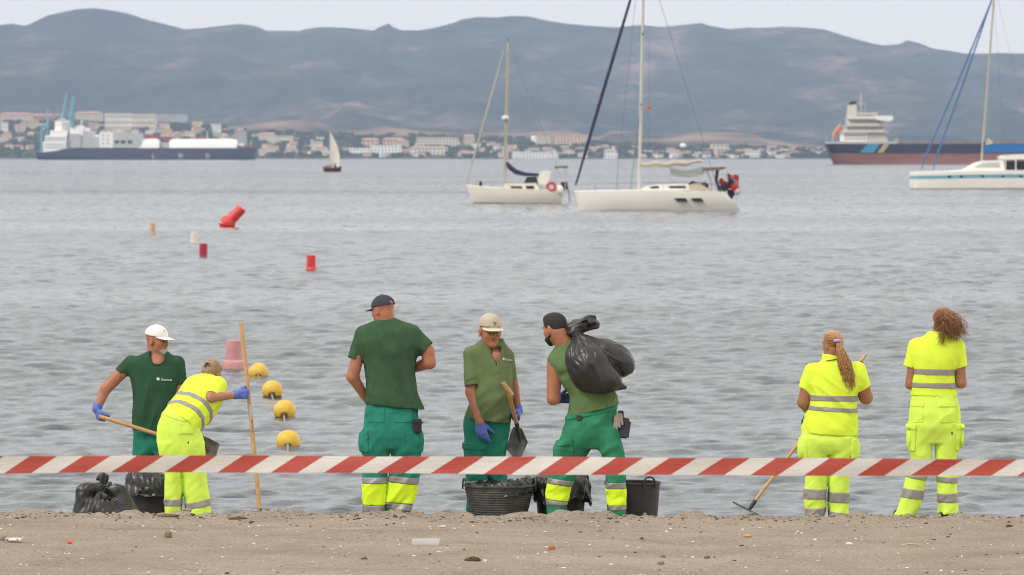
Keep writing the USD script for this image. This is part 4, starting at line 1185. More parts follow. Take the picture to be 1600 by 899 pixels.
KINDS = {
    'cream_house': ('cream tile-roofed house', W_CREAM, 13, 10, 6.0, 'hip', 2, 3),
    'white_house': ('white flat-roofed house', W_WHITE, 14, 9, 6.5, 'flat', 2, 3),
    'pink_house': ('pinkish tile-roofed house', W_PINK, 15, 10, 6.5, 'gable', 2, 3),
    'ochre_apartment_block': ('ochre apartment block', W_OCHRE, 18, 12, 13.0, 'flat', 4, 4),
    'beige_apartment_block': ('beige tile-roofed block', W_BEIGE, 20, 12, 11.0, 'hip', 3, 5),
}
ZONES = [
    ('rising behind the gas carrier', [(-12, 408, 196, 234)], 112, (1, 0.8, 1.2, 2.0, 1.6)),
    ('between the gas carrier and the small sailing boat', [(404, 512, 212, 245)], 26, (2, 1.4, 1.2, 0.3, 0.9)),
    ('between the small sailing boat and the cream sloop', [(530, 785, 222, 246)], 46, (2, 1.6, 1.3, 0.4, 0.8)),
    ('between the two sloops, low along the water', [(785, 1000, 231, 247)], 44, (1.7, 2.0, 1.2, 0.3, 0.6)),
    ('between the white sloop mast and the bulk carrier', [(1000, 1302, 234, 247.5)], 72, (1.8, 2.0, 1.3, 0.2, 0.5)),
]
protos = {}
rg = np.random.default_rng(77)
for zone, boxes, n, wts in ZONES:
    w = np.array(wts) / sum(wts)
    kinds = rg.choice(len(KINDS), n, p=w)
    for q in range(n):
        name = list(KINDS)[kinds[q]]
        desc, wm, ww, dd, hh, rf, fl, cl = KINDS[name]
        bx = boxes[0]
        px = rg.uniform(bx[0], bx[1])
        row = bx[2] + (bx[3] - bx[2]) * rg.beta(1.25, 1.0)
        g = coast_hit(px, row)
        if 620 < px < 0:
            continue
        kw = dict(label=f'{desc}, {zone}', category='house' if 'house' in name else 'apartment block', group=f"{desc}s {zone}")
        sc = (rg.uniform(0.55, 1.1), 0.9, rg.uniform(0.65, 1.05))
        rz = rg.uniform(-35, 35)
        g[2] = float(coast_h(g[0], g[1])) - 0.6
        if name not in protos:
            t = thing(name, g, rz, **kw)
            obj('wall', boxm(-ww / 2, ww / 2, -dd / 2, dd / 2, -2.0, hh), wm, t)
            if rf == 'flat':
                obj('roof', boxm(-ww / 2 - 0.3, ww / 2 + 0.3, -dd / 2 - 0.3, dd / 2 + 0.3, hh, hh + 0.6), R_FLAT if 'ochre' in name else wm, t)
            else:
                obj('roof', roof_mesh(ww, dd, hh, 1.8, 0.6, 0.5 if rf == 'hip' else 0.0), R_TILE, t)
            windows(t, ww, dd, hh, fl, cl)
            protos[name] = t
        else:
            dup(protos[name], g, rz, sc, **kw)

def block(px0, px1, r0, r1, floors, cols, wm, rf, label, name='apartment_block', category='apartment block', depth=14, frac=0.5):
    g = coast_hit((px0 + px1) / 2, r1)
    g[2] = float(coast_h(g[0], g[1]))
    k = g[1] / FPX
    w, h = (px1 - px0) * k, ray(0, r0, g[1])[2] - g[2]
    t = thing(name, g, label=label, category=category)
    obj('wall', boxm(-w / 2, w / 2, -depth / 2, depth / 2, -3, h), wm, t)
    if rf == 'flat':
        obj('roof', boxm(-w / 2 - 0.3, w / 2 + 0.3, -depth / 2 - 0.3, depth / 2 + 0.3, h, h + 0.7), wm, t)
    elif rf == 'tile':
        obj('roof', roof_mesh(w, depth, h, 3.0, 0.7, 0.25), R_TILE, t)
    windows(t, w, depth, h, floors, cols, frac)
    return t
block(164, 206, 178, 187, 3, 12, W_CREAM, 'flat', 'long pale apartment block on the hilltop above the gas carrier, left part', frac=0.35)
block(206, 243, 179, 188, 3, 10, W_BEIGE, 'flat', 'beige apartment block joining the hilltop row in the middle', frac=0.35)
block(243, 292, 179, 190.5, 4, 14, W_GREY, 'flat', 'grey apartment block at the right end of the hilltop row')
block(0, 52, 179, 190, 3, 12, W_PINK, 'tile', 'long pink tile-roofed terrace on the hill at the far left')
block(52, 84, 181, 191, 3, 8, mat('red_roofed_render', (0.42, 0.22, 0.18), rough=0.9), 'tile', 'reddish terrace between the pink terrace and the cranes')
block(118, 160, 177, 188, 3, 9, W_BEIGE, 'tile', 'beige terrace between the cranes and the white hilltop block')
block(1, 12, 192, 208, 5, 3, W_WHITE, 'flat', 'narrow white tower at the far left edge')
block(332, 345, 195, 212, 5, 3, W_WHITE, 'flat', 'narrow white tower above the white tank covers')
block(367, 385, 205, 228, 6, 4, W_GREY, 'flat', 'grey tower block above the gas carrier bow')
block(579, 627, 227.5, 242, 3, 9, W_WHITE, 'flat', 'wide bright white building near the water, right of the small sailing boat', frac=0.35)
block(546, 578, 232, 242, 2, 6, W_WHITE, 'flat', 'lower white building beside the wide bright white one', frac=0.35)
block(566, 592, 218.5, 228, 2, 4, W_OCHRE, 'tile', 'ochre villa up the slope behind the lower white building')
block(598, 632, 218, 229, 2, 6, W_OCHRE, 'tile', 'ochre villa up the slope behind the wide bright white building')
block(651, 716, 215.5, 229, 3, 13, W_CREAM, 'flat', 'long cream block with dark window bays between the small sailing boat and the cream sloop', frac=0.6)
block(640, 700, 231, 242, 2, 10, W_CREAM, 'tile', 'long low cream building below the cream block', frac=0.4)
block(724, 742, 213.5, 226, 3, 4, W_PINK, 'tile', 'pink house left of the cream sloop mast, up the slope')
block(838, 862, 213, 227, 4, 5, W_BEIGE, 'flat', 'smaller beige block right of the white silo')
block(864, 918, 211, 228, 4, 10, W_OCHRE, 'flat', 'large sandy block between the two sloops')
block(800, 872, 238, 247.5, 2, 14, W_WHITE, 'flat', 'long low white building on the shore behind the cream sloop cockpit', frac=0.4)
block(944, 964, 235.5, 248, 2, 4, W_WHITE, 'tile', 'white building on the shore left of the white sloop mast', frac=0.35)
block(1112, 1138, 226.5, 240, 3, 4, W_CREAM, 'flat', 'tall cream building above the white sloop stern')
block(1165, 1188, 236, 246, 2, 5, W_WHITE, 'flat', 'white building on the shore right of the white sloop stern')
block(404, 430, 210, 224, 4, 6, W_CREAM, 'tile', 'cream block just right of the gas carrier bow')
block(430, 458, 213, 222, 2, 6, W_CREAM, 'flat', 'low cream block on the slope right of the gas carrier')
block(486, 504, 222, 238, 3, 4, W_CREAM, 'flat', 'cream building just left of the small sailing boat')
def round_tank(px, r0, r1, w, label, name='silo', cat_='silo', dome=True):
    g = coast_hit(px, r1); g[2] = float(coast_h(g[0], g[1]))
    k = g[1] / FPX; h = ray(0, r0, g[1])[2] - g[2]; r = w * k / 2
    t = thing(name, g, label=label, category=cat_)
    obj('wall', lathe([(r, -2), (r, h - r * 0.8)], 24), W_WHITE, t, smooth=30)
    obj('dome', lathe([(r * 1.02, h - r * 0.8)] + [(r * 1.02 * math.cos(a), h - r * 0.8 + r * 0.8 * math.sin(a)) for a in np.linspace(0.05, math.pi / 2, 7)], 24), W_WHITE, t, smooth=30)
round_tank(834, 212.5, 224, 8, 'white silo on the slope beside the beige block, between the sloops')
round_tank(1067, 224, 234, 10, 'white round water tank right of the white sloop mast', 'water_tank', 'water tank')

# ---- trees among the houses, a mass too far off to tell apart
tr = UsdGeom.PointInstancer.Define(stage, '/World/shore_woodland')
tag(tr.GetPrim(), label='dark green trees and scrub between the houses of the far shore', category='woodland', kind='stuff')
M_TREE = mat('pine_foliage', (0.032, 0.050, 0.024), rough=1.0, var=0.5, scale=0.35, spec=0.0)
for i in range(3):
    r3 = np.random.default_rng(90 + i)
    out = []
    for j in range(9):
        m = trimesh.creation.icosphere(1)
        m.vertices = m.vertices * (0.75 + 0.5 * r3.random((len(m.vertices), 1))) * r3.uniform(1.6, 3.0) * V(1.1, 1.1, 0.8)
        m.apply_translation((r3.normal(0, 2.4), r3.normal(0, 2.4), 3.5 + r3.normal(0, 1.1)))
        out.append(m)
    out.append(rod(V(0, 0, -1), V(0, 0, 3), 0.4, 0.25, 6))
    obj('tree_clump', cat(out), M_TREE, tr.GetPrim(), smooth=False)
pos, ids, scs = [], [], []
for q in range(1500):
    px = rg.uniform(-30, 1310)
    top = np.interp(px, [0, 300, 400, 700, 1000, 1300], [190, 196, 206, 213, 226, 236])
    g = coast_hit(px, rg.uniform(top, 247))
    pos.append(Gf.Vec3f(float(g[0]), float(g[1] + rg.uniform(0, 25)), float(coast_h(g[0], g[1])) - 0.5)); ids.append(int(rg.integers(3))); s_ = rg.uniform(0.6, 1.25); scs.append(Gf.Vec3f(s_, s_, float(s_ * rg.uniform(0.7, 1.2))))
tr.CreatePositionsAttr(pos); tr.CreateProtoIndicesAttr(ids); tr.CreateScalesAttr(scs)
tr.CreatePrototypesRel().SetTargets([Sdf.Path('/World/shore_woodland/tree_clump'), Sdf.Path('/World/shore_woodland/tree_clump_001'), Sdf.Path('/World/shore_woodland/tree_clump_002')])
# ================================================================== the clean-up crew
cloth = dict(rough=0.92, spec=0.15, bump=0.5, bscale=260.0, bdist=0.0012, scale=9.0, detail=8.0)
M_TEE = mat('dark_green_tee', (0.040, 0.086, 0.044), var=0.2, **cloth)
M_TEE_B = mat('bottle_green_tee', (0.026, 0.074, 0.042), var=0.10, **cloth)
M_POLO = mat('faded_olive_polo', (0.112, 0.155, 0.070), var=0.14, **cloth)
M_VEST = mat('worn_green_vest', (0.105, 0.168, 0.070), var=0.14, **cloth)
M_VIS = mat('lime_polo', (0.63, 0.80, 0.06), var=0.05, **cloth)
M_VIS_T = mat('lime_trousers', (0.56, 0.77, 0.10), var=0.1, **cloth)
M_VIS_PATCH = mat('lime_leg_patch', (0.58, 0.79, 0.03), var=0.06, **cloth)
M_TROUSER = mat('teal_green_trousers', (0.022, 0.185, 0.135), var=0.2, **cloth)
M_TROUSER_B = mat('grass_green_trousers', (0.030, 0.185, 0.100), var=0.22, **cloth)
M_REFLECT = mat('reflective_tape_cloth', (0.27, 0.255, 0.245), rough=0.5, var=0.08, scale=30, metallic=0.25, bump=0.3, bscale=300, bdist=0.001)
M_GLOVE = mat('blue_nitrile', (0.075, 0.125, 0.42), rough=0.5, var=0.12, scale=60, bump=0.4, bscale=180, bdist=0.002)
M_GLOVE_D = mat('navy_knit_glove', (0.03, 0.05, 0.16), rough=0.85, var=0.25, scale=60)
M_SKIN_TAN = mat('weathered_skin', (0.30, 0.125, 0.072), rough=0.5, color2=(0.37, 0.155, 0.09), scale=26, spec=0.35, bump=0.3, bscale=220, bdist=0.001, extra={'subsurface_weight': 0.08, 'subsurface_scale': 0.01})
M_SKIN = mat('sunned_skin', (0.31, 0.15, 0.092), rough=0.5, color2=(0.38, 0.185, 0.115), scale=26, spec=0.35, extra={'subsurface_weight': 0.08, 'subsurface_scale': 0.01})
M_SKIN_W = mat('brown_skin', (0.27, 0.120, 0.066), rough=0.5, color2=(0.33, 0.15, 0.085), scale=26, spec=0.35, extra={'subsurface_weight': 0.08, 'subsurface_scale': 0.01})
M_BOOT = mat('dark_boot', (0.018, 0.017, 0.016), rough=0.6)
M_BLACKCLOTH = mat('black_holster', (0.012, 0.012, 0.013), rough=0.7)
M_WHITE_CAP = mat('white_cotton', (0.72, 0.70, 0.66), rough=0.9, var=0.04)
M_NAVY_CAP = mat('navy_cotton', (0.030, 0.036, 0.055), rough=0.9, var=0.12)
M_BEIGE_CAP = mat('beige_cotton', (0.42, 0.36, 0.30), rough=0.9, var=0.10, scale=20)
M_CAP_TRIM = mat('pale_lime_trim', (0.62, 0.68, 0.36), rough=0.9)
M_DKHAIR = mat('cropped_black_hair', (0.012, 0.010, 0.009), rough=0.75, var=0.4, scale=150, bump=0.8, bscale=500, bdist=0.003)
M_GREYBEARD = mat('grey_stubble', (0.34, 0.31, 0.28), rough=0.9, var=0.25, scale=220, bump=0.8, bscale=500, bdist=0.002)
M_BLOND = mat('honey_blond_hair', (0.20, 0.095, 0.03), rough=0.45, color2=(0.52, 0.29, 0.11), scale=70)
M_DIRTYBLOND = mat('tied_fair_hair', (0.12, 0.075, 0.035), rough=0.5, color2=(0.36, 0.25, 0.13), scale=60)
M_CURL = mat('auburn_curly_hair', (0.10, 0.038, 0.016), rough=0.42, color2=(0.33, 0.145, 0.06), scale=50)
M_EYE = mat('eye_white', (0.5, 0.47, 0.43), rough=0.3, var=0.03)
M_PUPIL = mat('dark_pupil', (0.02, 0.014, 0.01), rough=0.2)
M_LIP = mat('lip', (0.26, 0.085, 0.06), rough=0.5)
M_PRINT = mat('white_print', (0.72, 0.74, 0.70), rough=0.8, var=0.03)
M_TEAR = mat('brown_stain', (0.10, 0.05, 0.015), rough=0.9)
M_TIE = mat('lilac_hair_band', (0.42, 0.28, 0.55), rough=0.6)
M_WOOD = mat('ash_wood_handle', (0.42, 0.235, 0.095), rough=0.55, color2=(0.54, 0.33, 0.15), scale=16, bump=0.2, bscale=60, bdist=0.002)
M_WOOD_D = mat('handled_dark_wood', (0.25, 0.125, 0.05), rough=0.5, color2=(0.36, 0.20, 0.085), scale=16)
M_STEEL = mat('dull_shovel_steel', (0.075, 0.078, 0.082), rough=0.48, color2=(0.15, 0.145, 0.14), scale=22, metallic=0.55, bump=0.3, bscale=80, bdist=0.002)
M_RUSTY = mat('muddy_shovel_steel', (0.06, 0.05, 0.042), rough=0.65, color2=(0.12, 0.10, 0.085), scale=30, metallic=0.3, bump=0.4, bscale=90, bdist=0.002)
M_BLACKIRON = mat('black_iron', (0.02, 0.02, 0.021), rough=0.5)

HB, HC = 1.5, 1.85
def rows_of(f0):
    return f0

def bandx(x0, x1, t0, t1, b0, b1):
    def f(P):
        u = (P[:, 0] - x0) / (x1 - x0)
        r = -P[:, 2]
        return np.maximum(t0 + (t1 - t0) * u - r, r - (b0 + (b1 - b0) * u))
    return f

def ground_row(D, x=0.0):
    return HOR + FPX / D * (CAMZ - float(sand_h(np.array(x), np.array(D))))

def local(head, fn):
    def f(P):
        q = ((P - head.c) @ head.R) / head.k
        return fn(q[:, 0], q[:, 1], q[:, 2]) * head.k
    return f

def boots(F, feet, row):
    for i, (x, y, yaw, rr) in enumerate(feet):
        c, s_ = math.cos(math.radians(yaw)), math.sin(math.radians(yaw))
        d = V(s_, c, 0)
        a = V(x, y, -row + 5)
        f = both(U(s_cap(a - d * 6 + V(0, 0, 1.0), a + d * 28 - V(0, 0, 1), 9, 7.5), (s_cap(a, a + V(0, 0, 12), 9.5), 4)), half((x, y, -row), (0, 0, -1)))
        F.part('boot', f, bounds_of([a - d * 20, a + d * 40, a + V(0, 0, 30), a - V(0, 0, 8)], 14), 2.0, M_BOOT)

def face_parts(F, H, body, pitch_brow=True, hair=None):
    eb = [(H.e((q * 0.27, 0.58, 0.03), (0.13, 0.12, 0.10))) for q in (-1, 1)]
    for q, f in zip((-1, 1), eb):
        e = F.part('eye', f, (H.w((q * .27, .58, .03)) - 5, H.w((q * .27, .58, .03)) + 5), 0.6, M_EYE, parent=body)
        if e is not None:
            F.part('pupil', H.e((q * 0.27 + 0.02, 0.675, 0.02), (0.06, 0.05, 0.065)), (H.w((q * .27, .67, .03)) - 3, H.w((q * .27, .67, .03)) + 3), 0.45, M_PUPIL, parent=F.t)
    for f, q in zip(H.brows(), (-1, 1)):
        F.part('eyebrow', f, (H.w((q * .27, .64, .2)) - 7, H.w((q * .27, .64, .2)) + 7), 0.6, hair or M_DKHAIR, parent=body)
    F.part('lips', U(H.c2((-0.13, 0.70, -0.485), (0.13, 0.70, -0.485), 0.035), H.c2((-0.10, 0.69, -0.575), (0.10, 0.69, -0.575), 0.04)), (H.w((0, .7, -.53)) - 7, H.w((0, .7, -.53)) + 7), 0.6, M_LIP, parent=body)

def cap_parts(F, H, m, low=0.30, tilt=0.0, hole=False, trim=None, tall=0.80, slope=0.12):
    crown = local(H, lambda x, y, z: (np.sqrt((x / 0.755) ** 2 + ((y + 0.10) / 0.90) ** 2 + ((z - low) / tall) ** 2) - 1) * 0.75)
    crown = both(crown, half(H.w((0, 0, low + 0.0)), H.R @ V(0, tilt, -1)))
    if hole:
        crown = cut(crown, local(H, lambda x, y, z: (np.sqrt((x / 0.22) ** 2 + ((y + 0.98) / 0.45) ** 2 + ((z - low - 0.20) / 0.17) ** 2) - 1) * 0.2))
    bb = (H.c - 1.35 * H.k, H.c + 1.35 * H.k)
    seam = local(H, lambda x, y, z: 0.012 * np.exp(-(np.minimum(np.abs(x), np.minimum(np.abs(x * 0.5 - (y + .1) * .87), np.abs(x * 0.5 + (y + .1) * .87))) / 0.018) ** 2))
    base = crown
    crown = lambda P: base(P) + seam(P)
    c = F.part('cap', crown, bb, 0.9, m)
    brim = local(H, lambda x, y, z: np.maximum(np.maximum(np.abs(z - (low - 0.02 - slope * (y - 0.6) - 0.34 * x * x)) - 0.032, (np.sqrt((x / 0.64) ** 2 + ((y - 0.45) / 0.98) ** 2) - 1) * 0.6), 0.62 - (y + 0.55 * x * x) - 0.12))
    bc = H.w((0, 0.95, low - 0.1))
    b = F.part('brim', brim, (bc - 20, bc + 20), 0.7, m, parent=c)
    F.part('cap_button', H.e((0, -0.10, low + tall + 0.01), (0.06, 0.06, 0.035)), (H.w((0, -.1, low + tall)) - 3, H.w((0, -.1, low + tall)) + 3), 0.6, m, parent=c)
    if trim:
        tr = local(H, lambda x, y, z: np.maximum(np.abs(z - (low - 0.02 - slope * (y - 0.6) - 0.34 * x * x)) - 0.045, np.abs((np.sqrt((x / 0.64) ** 2 + ((y - 0.45) / 0.98) ** 2) - 1) * 0.6 - 0.0) - 0.035))
        tr = both(tr, local(H, lambda x, y, z: 0.50 - (y + 0.55 * x * x)))
        F.part('brim_trim', tr, (bc - 20, bc + 20), 0.6, trim, parent=c)
    return c

def stick(F, name, pts_mesh, surf, x, row, m, parent=None, mirror=False, y0=-70, lift=0.5, slope=0.0):
    """Flat print laid on a garment, seen from the front: a mesh in its own xy plane moved to (x, row) and pressed onto the surface."""
    v = np.asarray(pts_mesh.vertices)
    X = x + v[:, 0]
    Z = -row + v[:, 1] + slope * v[:, 0]
    Y = np.full(len(X), float(y0))
    for _ in range(70):
        d = surf(np.stack([X, Y, Z], 1))
        Y += np.clip(d, -2, 3) * 0.8
    out = np.stack([X, Y - lift + (v[:, 2] > v[:, 2].mean()) * -0.6, Z], 1)
    return F.mesh(name, trimesh.Trimesh(out, pts_mesh.faces, process=False), m, parent, smooth=False)

def garment_sleeves(f, sleeves, k=7):
    return U(f, *[(s_sleeve(a, b, ra, rb), k) for a, b, ra, rb in sleeves])

def sleeve_holes(sleeves, t=3.0, deep=4):
    out = []
    for a, b, ra, rb in sleeves:
        a, b = V(*a), V(*b)
        n = (b - a) / np.linalg.norm(b - a)
        out.append(s_cone(b - n * deep, b + n * 3, rb - t, rb - t))
    return out

def leg_folds(f, amp=1.5, seed=3, knee=None):
    return folds(f, amp, 19.0, seed, stretch=axes_to((0.75, 0.1, 0.65)), where=lambda Q: np.interp(-Q[:, 2], [620, 690, 730, 760, 810], [0.5, 0.8, 1.1, 1.2, 1.8]))

# ------------------------------------------------------------------ the big man in the navy cap, seen from behind
D = 40.0
gr = ground_row(D)
F = Figure('person', 608, gr, D, label='big man in a navy cap and dark green T-shirt seen from behind, arms bent', category='person')
H = Head((598, 2, -484), 22.5, rot_zyx(-52, 10))
hips = s_rows([(626, 574, 650, 0, 22), (645, 570, 653, 0, 26), (660, 569, 654, -1, 27), (680, 566, 657, -1, 27), (692, 565, 658, 0, 25), (700, 567, 657, 0, 22)])
legL = s_rows([(672, 568, 610, 0, 24), (700, 566, 610, 0, 23), (715, 568, 606, 1, 21), (740, 567, 603.5, 1, 20), (770, 568, 602, 1, 18.5), (802, 569, 602, 1, 18), (gr - 1, 568, 603, 0, 20)])
legR = s_rows([(672, 612, 657, 0, 24), (700, 611.5, 658, 0, 23), (715, 612.5, 657, 2, 21), (740, 610, 655, 3, 20), (770, 605, 649, 3, 18.5), (785, 602.5, 645, 2, 18), (800, 601.5, 641, 1, 18), (gr - 1, 600, 642, 0, 20)])
tr0 = U(hips, (legL, 5), (legR, 3))
trou = leg_folds(tr0, 1.7, 3)
trou = U(trou, (s_ell((567, -2, -690), (5, 16, 18)), 5), (s_ell((654, -3, -688), (6, 17, 17)), 5), k=3)
torso = s_rows([(496, 594, 617, 2, 13), (500, 586, 626, 2, 17), (505, 574, 640, 2, 20), (511, 564, 651, 1, 22), (520, 558, 656, 0, 25), (535, 556, 656, 0, 27), (550, 560, 652, 0, 27), (567, 568, 648, 0, 26), (585, 570.5, 648, 0, 26), (597, 571.5, 649, 0, 26), (615, 570, 653, 0, 27), (630, 568, 660, 0, 28), (646, 568, 667, 0, 28)])
slv = [((568, 1, -522), (554.5, -1, -561), 13.5, 10.8), ((641, 1, -522), (667.5, -1, -545), 15.5, 13.5)]
tee0 = garment_sleeves(torso, slv)
tee1 = folds(tee0, 2.4, 20.0, 8, stretch=axes_to((0.35, 0.1, -1)), where=lambda Q: np.clip((-Q[:, 2] - 505) / 40, 0.2, 1) * np.clip((52 - np.abs(Q[:, 0] - 610)) / 14 + 0.35, 0.35, 1))
tee = cut(both(tee1, bandx(570, 664, 400, 400, 630, 640)), *sleeve_holes(slv))
arms = U(s_cap((568, 0, -525), (551, -3, -588), 10.5, 9.8), (s_cap((551, -3, -588), (571, 16, -622), 9.3, 6.6), 3), (s_cap((642, 0, -525), (668, -1, -548), 11, 10.6), 3), (s_cap((668, -1, -548), (671.5, -2, -566), 10.6, 10.2), 3), (s_cap((671, -2, -566), (643, 24, -577), 10, 7), 3))
hl = hand((571, 16, -622), (0.6, 0.7, -0.35), (0.6, -0.6, 0), 1, 36, curl=50)
hr = hand((643, 24, -577), (-0.95, 0.3, 0.05), (0, -1, 0), 1, 36, curl=50)
neck = s_cap(H.w((0, -0.22, -0.35)), (604, 3, -512), 13.2, 16)
body_f = U(H.skin(), (neck, 5), (grow(torso, -9), 4), (grow(tr0, -5), 4), (arms, 4), *hl, *hr)
bb = B(535, 690, 455, gr, -40, 55)
body = F.part('body', body_f, bb, 2.2, M_SKIN_TAN, fine=(V(572, -30, -512), V(624, 30, -455), 1.15))
F.part('shirt', tee, B(530, 690, 490, 655, -45, 45), HC, M_TEE)
T = F.part('trousers', trou, B(545, 675, 620, gr, -45, 45), HC, M_TROUSER)
for lf, a in ((legL, [(566, 604, 745, 745, 755, 755), (566, 604, 755, 755, 789, 789), (566, 604, 789, 789, 799.7, 799.7)]), (legR, [(610, 656, 742.6, 747, 752.7, 757.4), (605, 655, 752.7, 757.4, 784, 788), (602, 642, 784, 788, 793.5, 798.6)])):
    ff = leg_folds(lf, 1.7, 3)
    for i, k in enumerate(a):
        F.part('reflective_band' if i != 1 else 'lime_patch', both(grow(ff, 1.0 if i != 1 else 0.8), bandx(*k)), B(k[0] - 8, k[1] + 8, 735, 805, -30, 32), 1.4, M_REFLECT if i != 1 else M_VIS_PATCH, parent=T)
for x0, x1 in ((574, 602), (617, 645)):
    F.part('back_pocket', both(grow(trou, 0.9), both(s_box(((x0 + x1) / 2, -30, -648), ((x1 - x0) / 2, 20, 11), r=2), half((0, -10, 0), (0, 1, 0)))), B(x0 - 4, x1 + 4, 634, 662, -45, 0), 1.0, M_TROUSER, parent=T)
F.part('cargo_pocket', both(grow(trou, 1.6), s_box((650, -8, -690), (15, 30, 17), r=3)), B(632, 672, 668, 712, -45, 40), 1.4, M_TROUSER, parent=T)
F.part('cargo_pocket', both(grow(trou, 1.6), s_box((566, -4, -690), (10, 26, 16), r=3)), B(550, 580, 668, 712, -45, 40), 1.4, M_TROUSER, parent=T)
hol = F.part('holster', U(s_box((653.5, -22, -664), (6.0, 4.5, 11), r=2), (s_box((652, -24, -657), (4.5, 3, 3), r=1), 1)), B(640, 670, 645, 685, -40, -8), 0.9, M_BLACKCLOTH)
F.mesh('holster_clip', rod((656, -24, -661), (662, -23, -658), 1.0), M_BLACKIRON, parent=hol)
F.part('glove', grow(U(*hl), 1.0), bounds_of([(571, 16, -622), (600, 50, -650)], 14), 1.1, M_GLOVE)
F.part('glove', grow(U(*hr), 1.0), bounds_of([(643, 24, -577), (605, 40, -575)], 14), 1.1, M_GLOVE)
cap_parts(F, H, M_NAVY_CAP, low=0.26, hole=True)
boots(F, [(585, 2, -8, 0), (621, 2, 8, 0)], gr)

# ------------------------------------------------------------------ the ponytail woman with the rake
D = 40.1
gr = ground_row(D)
F = Figure('person', 1292, gr, D, label='woman with a long blond ponytail in a lime polo, leaning on a rake', category='person')
H = Head((1300, 3, -538), 20.0, rot_zyx(-40, 8), male=False)
hips = s_rows([(660, 1256, 1336, 0, 29), (676, 1252, 1338.5, 0, 31), (688, 1250, 1339, -1, 33), (700, 1250, 1339.5, -1, 30), (708, 1253, 1337, 0, 24)])
legL = s_rows([(682, 1250, 1294, 0, 31), (700, 1249.5, 1293.5, 0, 29), (720, 1254, 1293, 0, 25.5), (744, 1259, 1291.6, 0, 22), (782, 1256.5, 1290, 0, 21), (803, 1258, 1288.5, 0, 20), (gr - 1, 1257, 1289, 0, 21)])
legR = s_rows([(682, 1293, 1339, 0, 31), (700, 1294, 1339, 0, 29), (720, 1293.5, 1335, 0, 25.5), (744, 1293.6, 1328, 1, 22), (782, 1294.3, 1326, 1, 21), (803, 1295, 1325, 1, 20), (gr - 1, 1294.5, 1326, 1, 21)])
tr0 = U(hips, (legL, 4), (legR, 1.5))
tr0 = cut(tr0, s_cap((1293.2, -36, -676), (1293, -36, -740), 2.4))
trou = leg_folds(tr0, 0.9, 13)
torso = s_rows([(560, 1286, 1316, 3, 13), (565, 1281, 1326, 2, 18), (572, 1267, 1341, 1, 22), (580, 1261, 1348, 0, 25), (592, 1260, 1349, 0, 28), (606, 1262, 1344, 0, 29), (620, 1265, 1338.5, 0, 29), (632, 1263, 1339, 0, 30), (645, 1259, 1340, 0, 31), (658, 1254.5, 1340, 0, 32.5), (672, 1252, 1339.5, 0, 34), (686, 1252, 1339.5, 0, 34)])
slv = [((1271, 0, -582), (1257, 0, -608), 15, 10.2), ((1338, 0, -580), (1352, 0, -606.5), 15, 10)]
tee0 = garment_sleeves(torso, slv, 6)
tee1 = folds(tee0, 1.3, 20.0, 18, stretch=axes_to((0.9, 0.1, -0.6)))
tee = cut(both(tee1, bandx(1252, 1339, 400, 400, 675.5, 681)), *sleeve_holes(slv))
arms = U(s_cap((1268, 0, -584), (1256, 2, -628), 11.5, 10.8), (s_cap((1256, 2, -628), (1270, 30, -650), 10, 7), 3), (s_cap((1341, 0, -584), (1353, 4, -621), 11.5, 11), 3), (s_cap((1353, 4, -621), (1341, 32, -582), 10, 7), 3))
hl = hand((1270, 30, -650), (0.0, 0.75, -0.5), (-0.4, 0.1, -1), 1, 33, curl=70)
hr = hand((1341, 32, -582), (0.1, 0.55, 0.8), (0.9, 0.2, -0.2), 1, 33, curl=75)
neck = s_cap(H.w((0, -0.25, -0.4)), (1301, 3, -568), 12.5, 14)
body_f = U(H.skin(), (neck, 5), (grow(torso, -9), 4), (grow(tr0, -5), 4), (arms, 4), *hl, *hr)
body = F.part('body', body_f, B(1238, 1372, 512, gr, -42, 75), 3.0, M_SKIN_W, fine=(V(1278, -25, -562), V(1324, 28, -514), 1.2))
S = F.part('shirt', tee, B(1235, 1372, 552, 690, -46, 46), HC, M_VIS)
T = F.part('trousers', trou, B(1236, 1350, 655, gr, -46, 46), HC, M_VIS_T)
F.part('collar', cut(both(s_cone((1301, 2, -568), (1300, 1, -551), 18.5, 15.5), half((1301, 0, -553), (0.25, -0.1, 1))), s_cone((1301, 2, -572), (1300, 1, -548), 16.0, 13.5)), B(1275, 1328, 545, 575, -25, 30), 0.9, M_VIS, parent=S)
F.part('collar_stripe', cut(both(s_cone((1301, 2, -568), (1300, 1, -551), 19.3, 16.3), bandx(1283, 1318, 564, 557, 565.5, 558.5)), s_cone((1301, 2, -572), (1300, 1, -548), 17.0, 14.5)), B(1275, 1328, 545, 575, -25, 30), 0.8, M_NAVY_CAP, parent=S)
for k in ((1265.5, 1338.5, 616, 617.5, 625, 626.5), (1262, 1339.5, 632.5, 637.5, 639.5, 644.5)):
    F.part('reflective_band', both(grow(folds(torso, 1.3, 20.0, 18, stretch=axes_to((0.9, 0.1, -0.6))), 0.9), bandx(*k)), B(1250, 1350, k[2] - 4, k[5] + 4, -42, 42), 1.1, M_REFLECT, parent=S)
for lf, a in ((legL, [(1257, 1291, 763, 763.5, 779, 780), (1257, 1290, 793.5, 792.5, 806, 805)]), (legR, [(1294, 1327, 768, 769, 784, 786), (1295, 1326, 798, 802, 809, 811)])):
    ff = leg_folds(lf, 0.9, 13)
    for k in a:
        F.part('reflective_band', both(grow(ff, 1.0), bandx(*k)), B(k[0] - 8, k[1] + 8, 755, 815, -32, 34), 1.4, M_REFLECT, parent=T)
for x in (1251, 1337):
    F.part('cargo_pocket', both(U(grow(trou, 1.6), (s_ell((x, -4, -702), (5.5, 18, 17)), 4)), s_box((x, -4, -704), (10, 24, 20), r=5)), B(x - 16, x + 16, 680, 728, -45, 40), 1.4, M_VIS_T, parent=T)
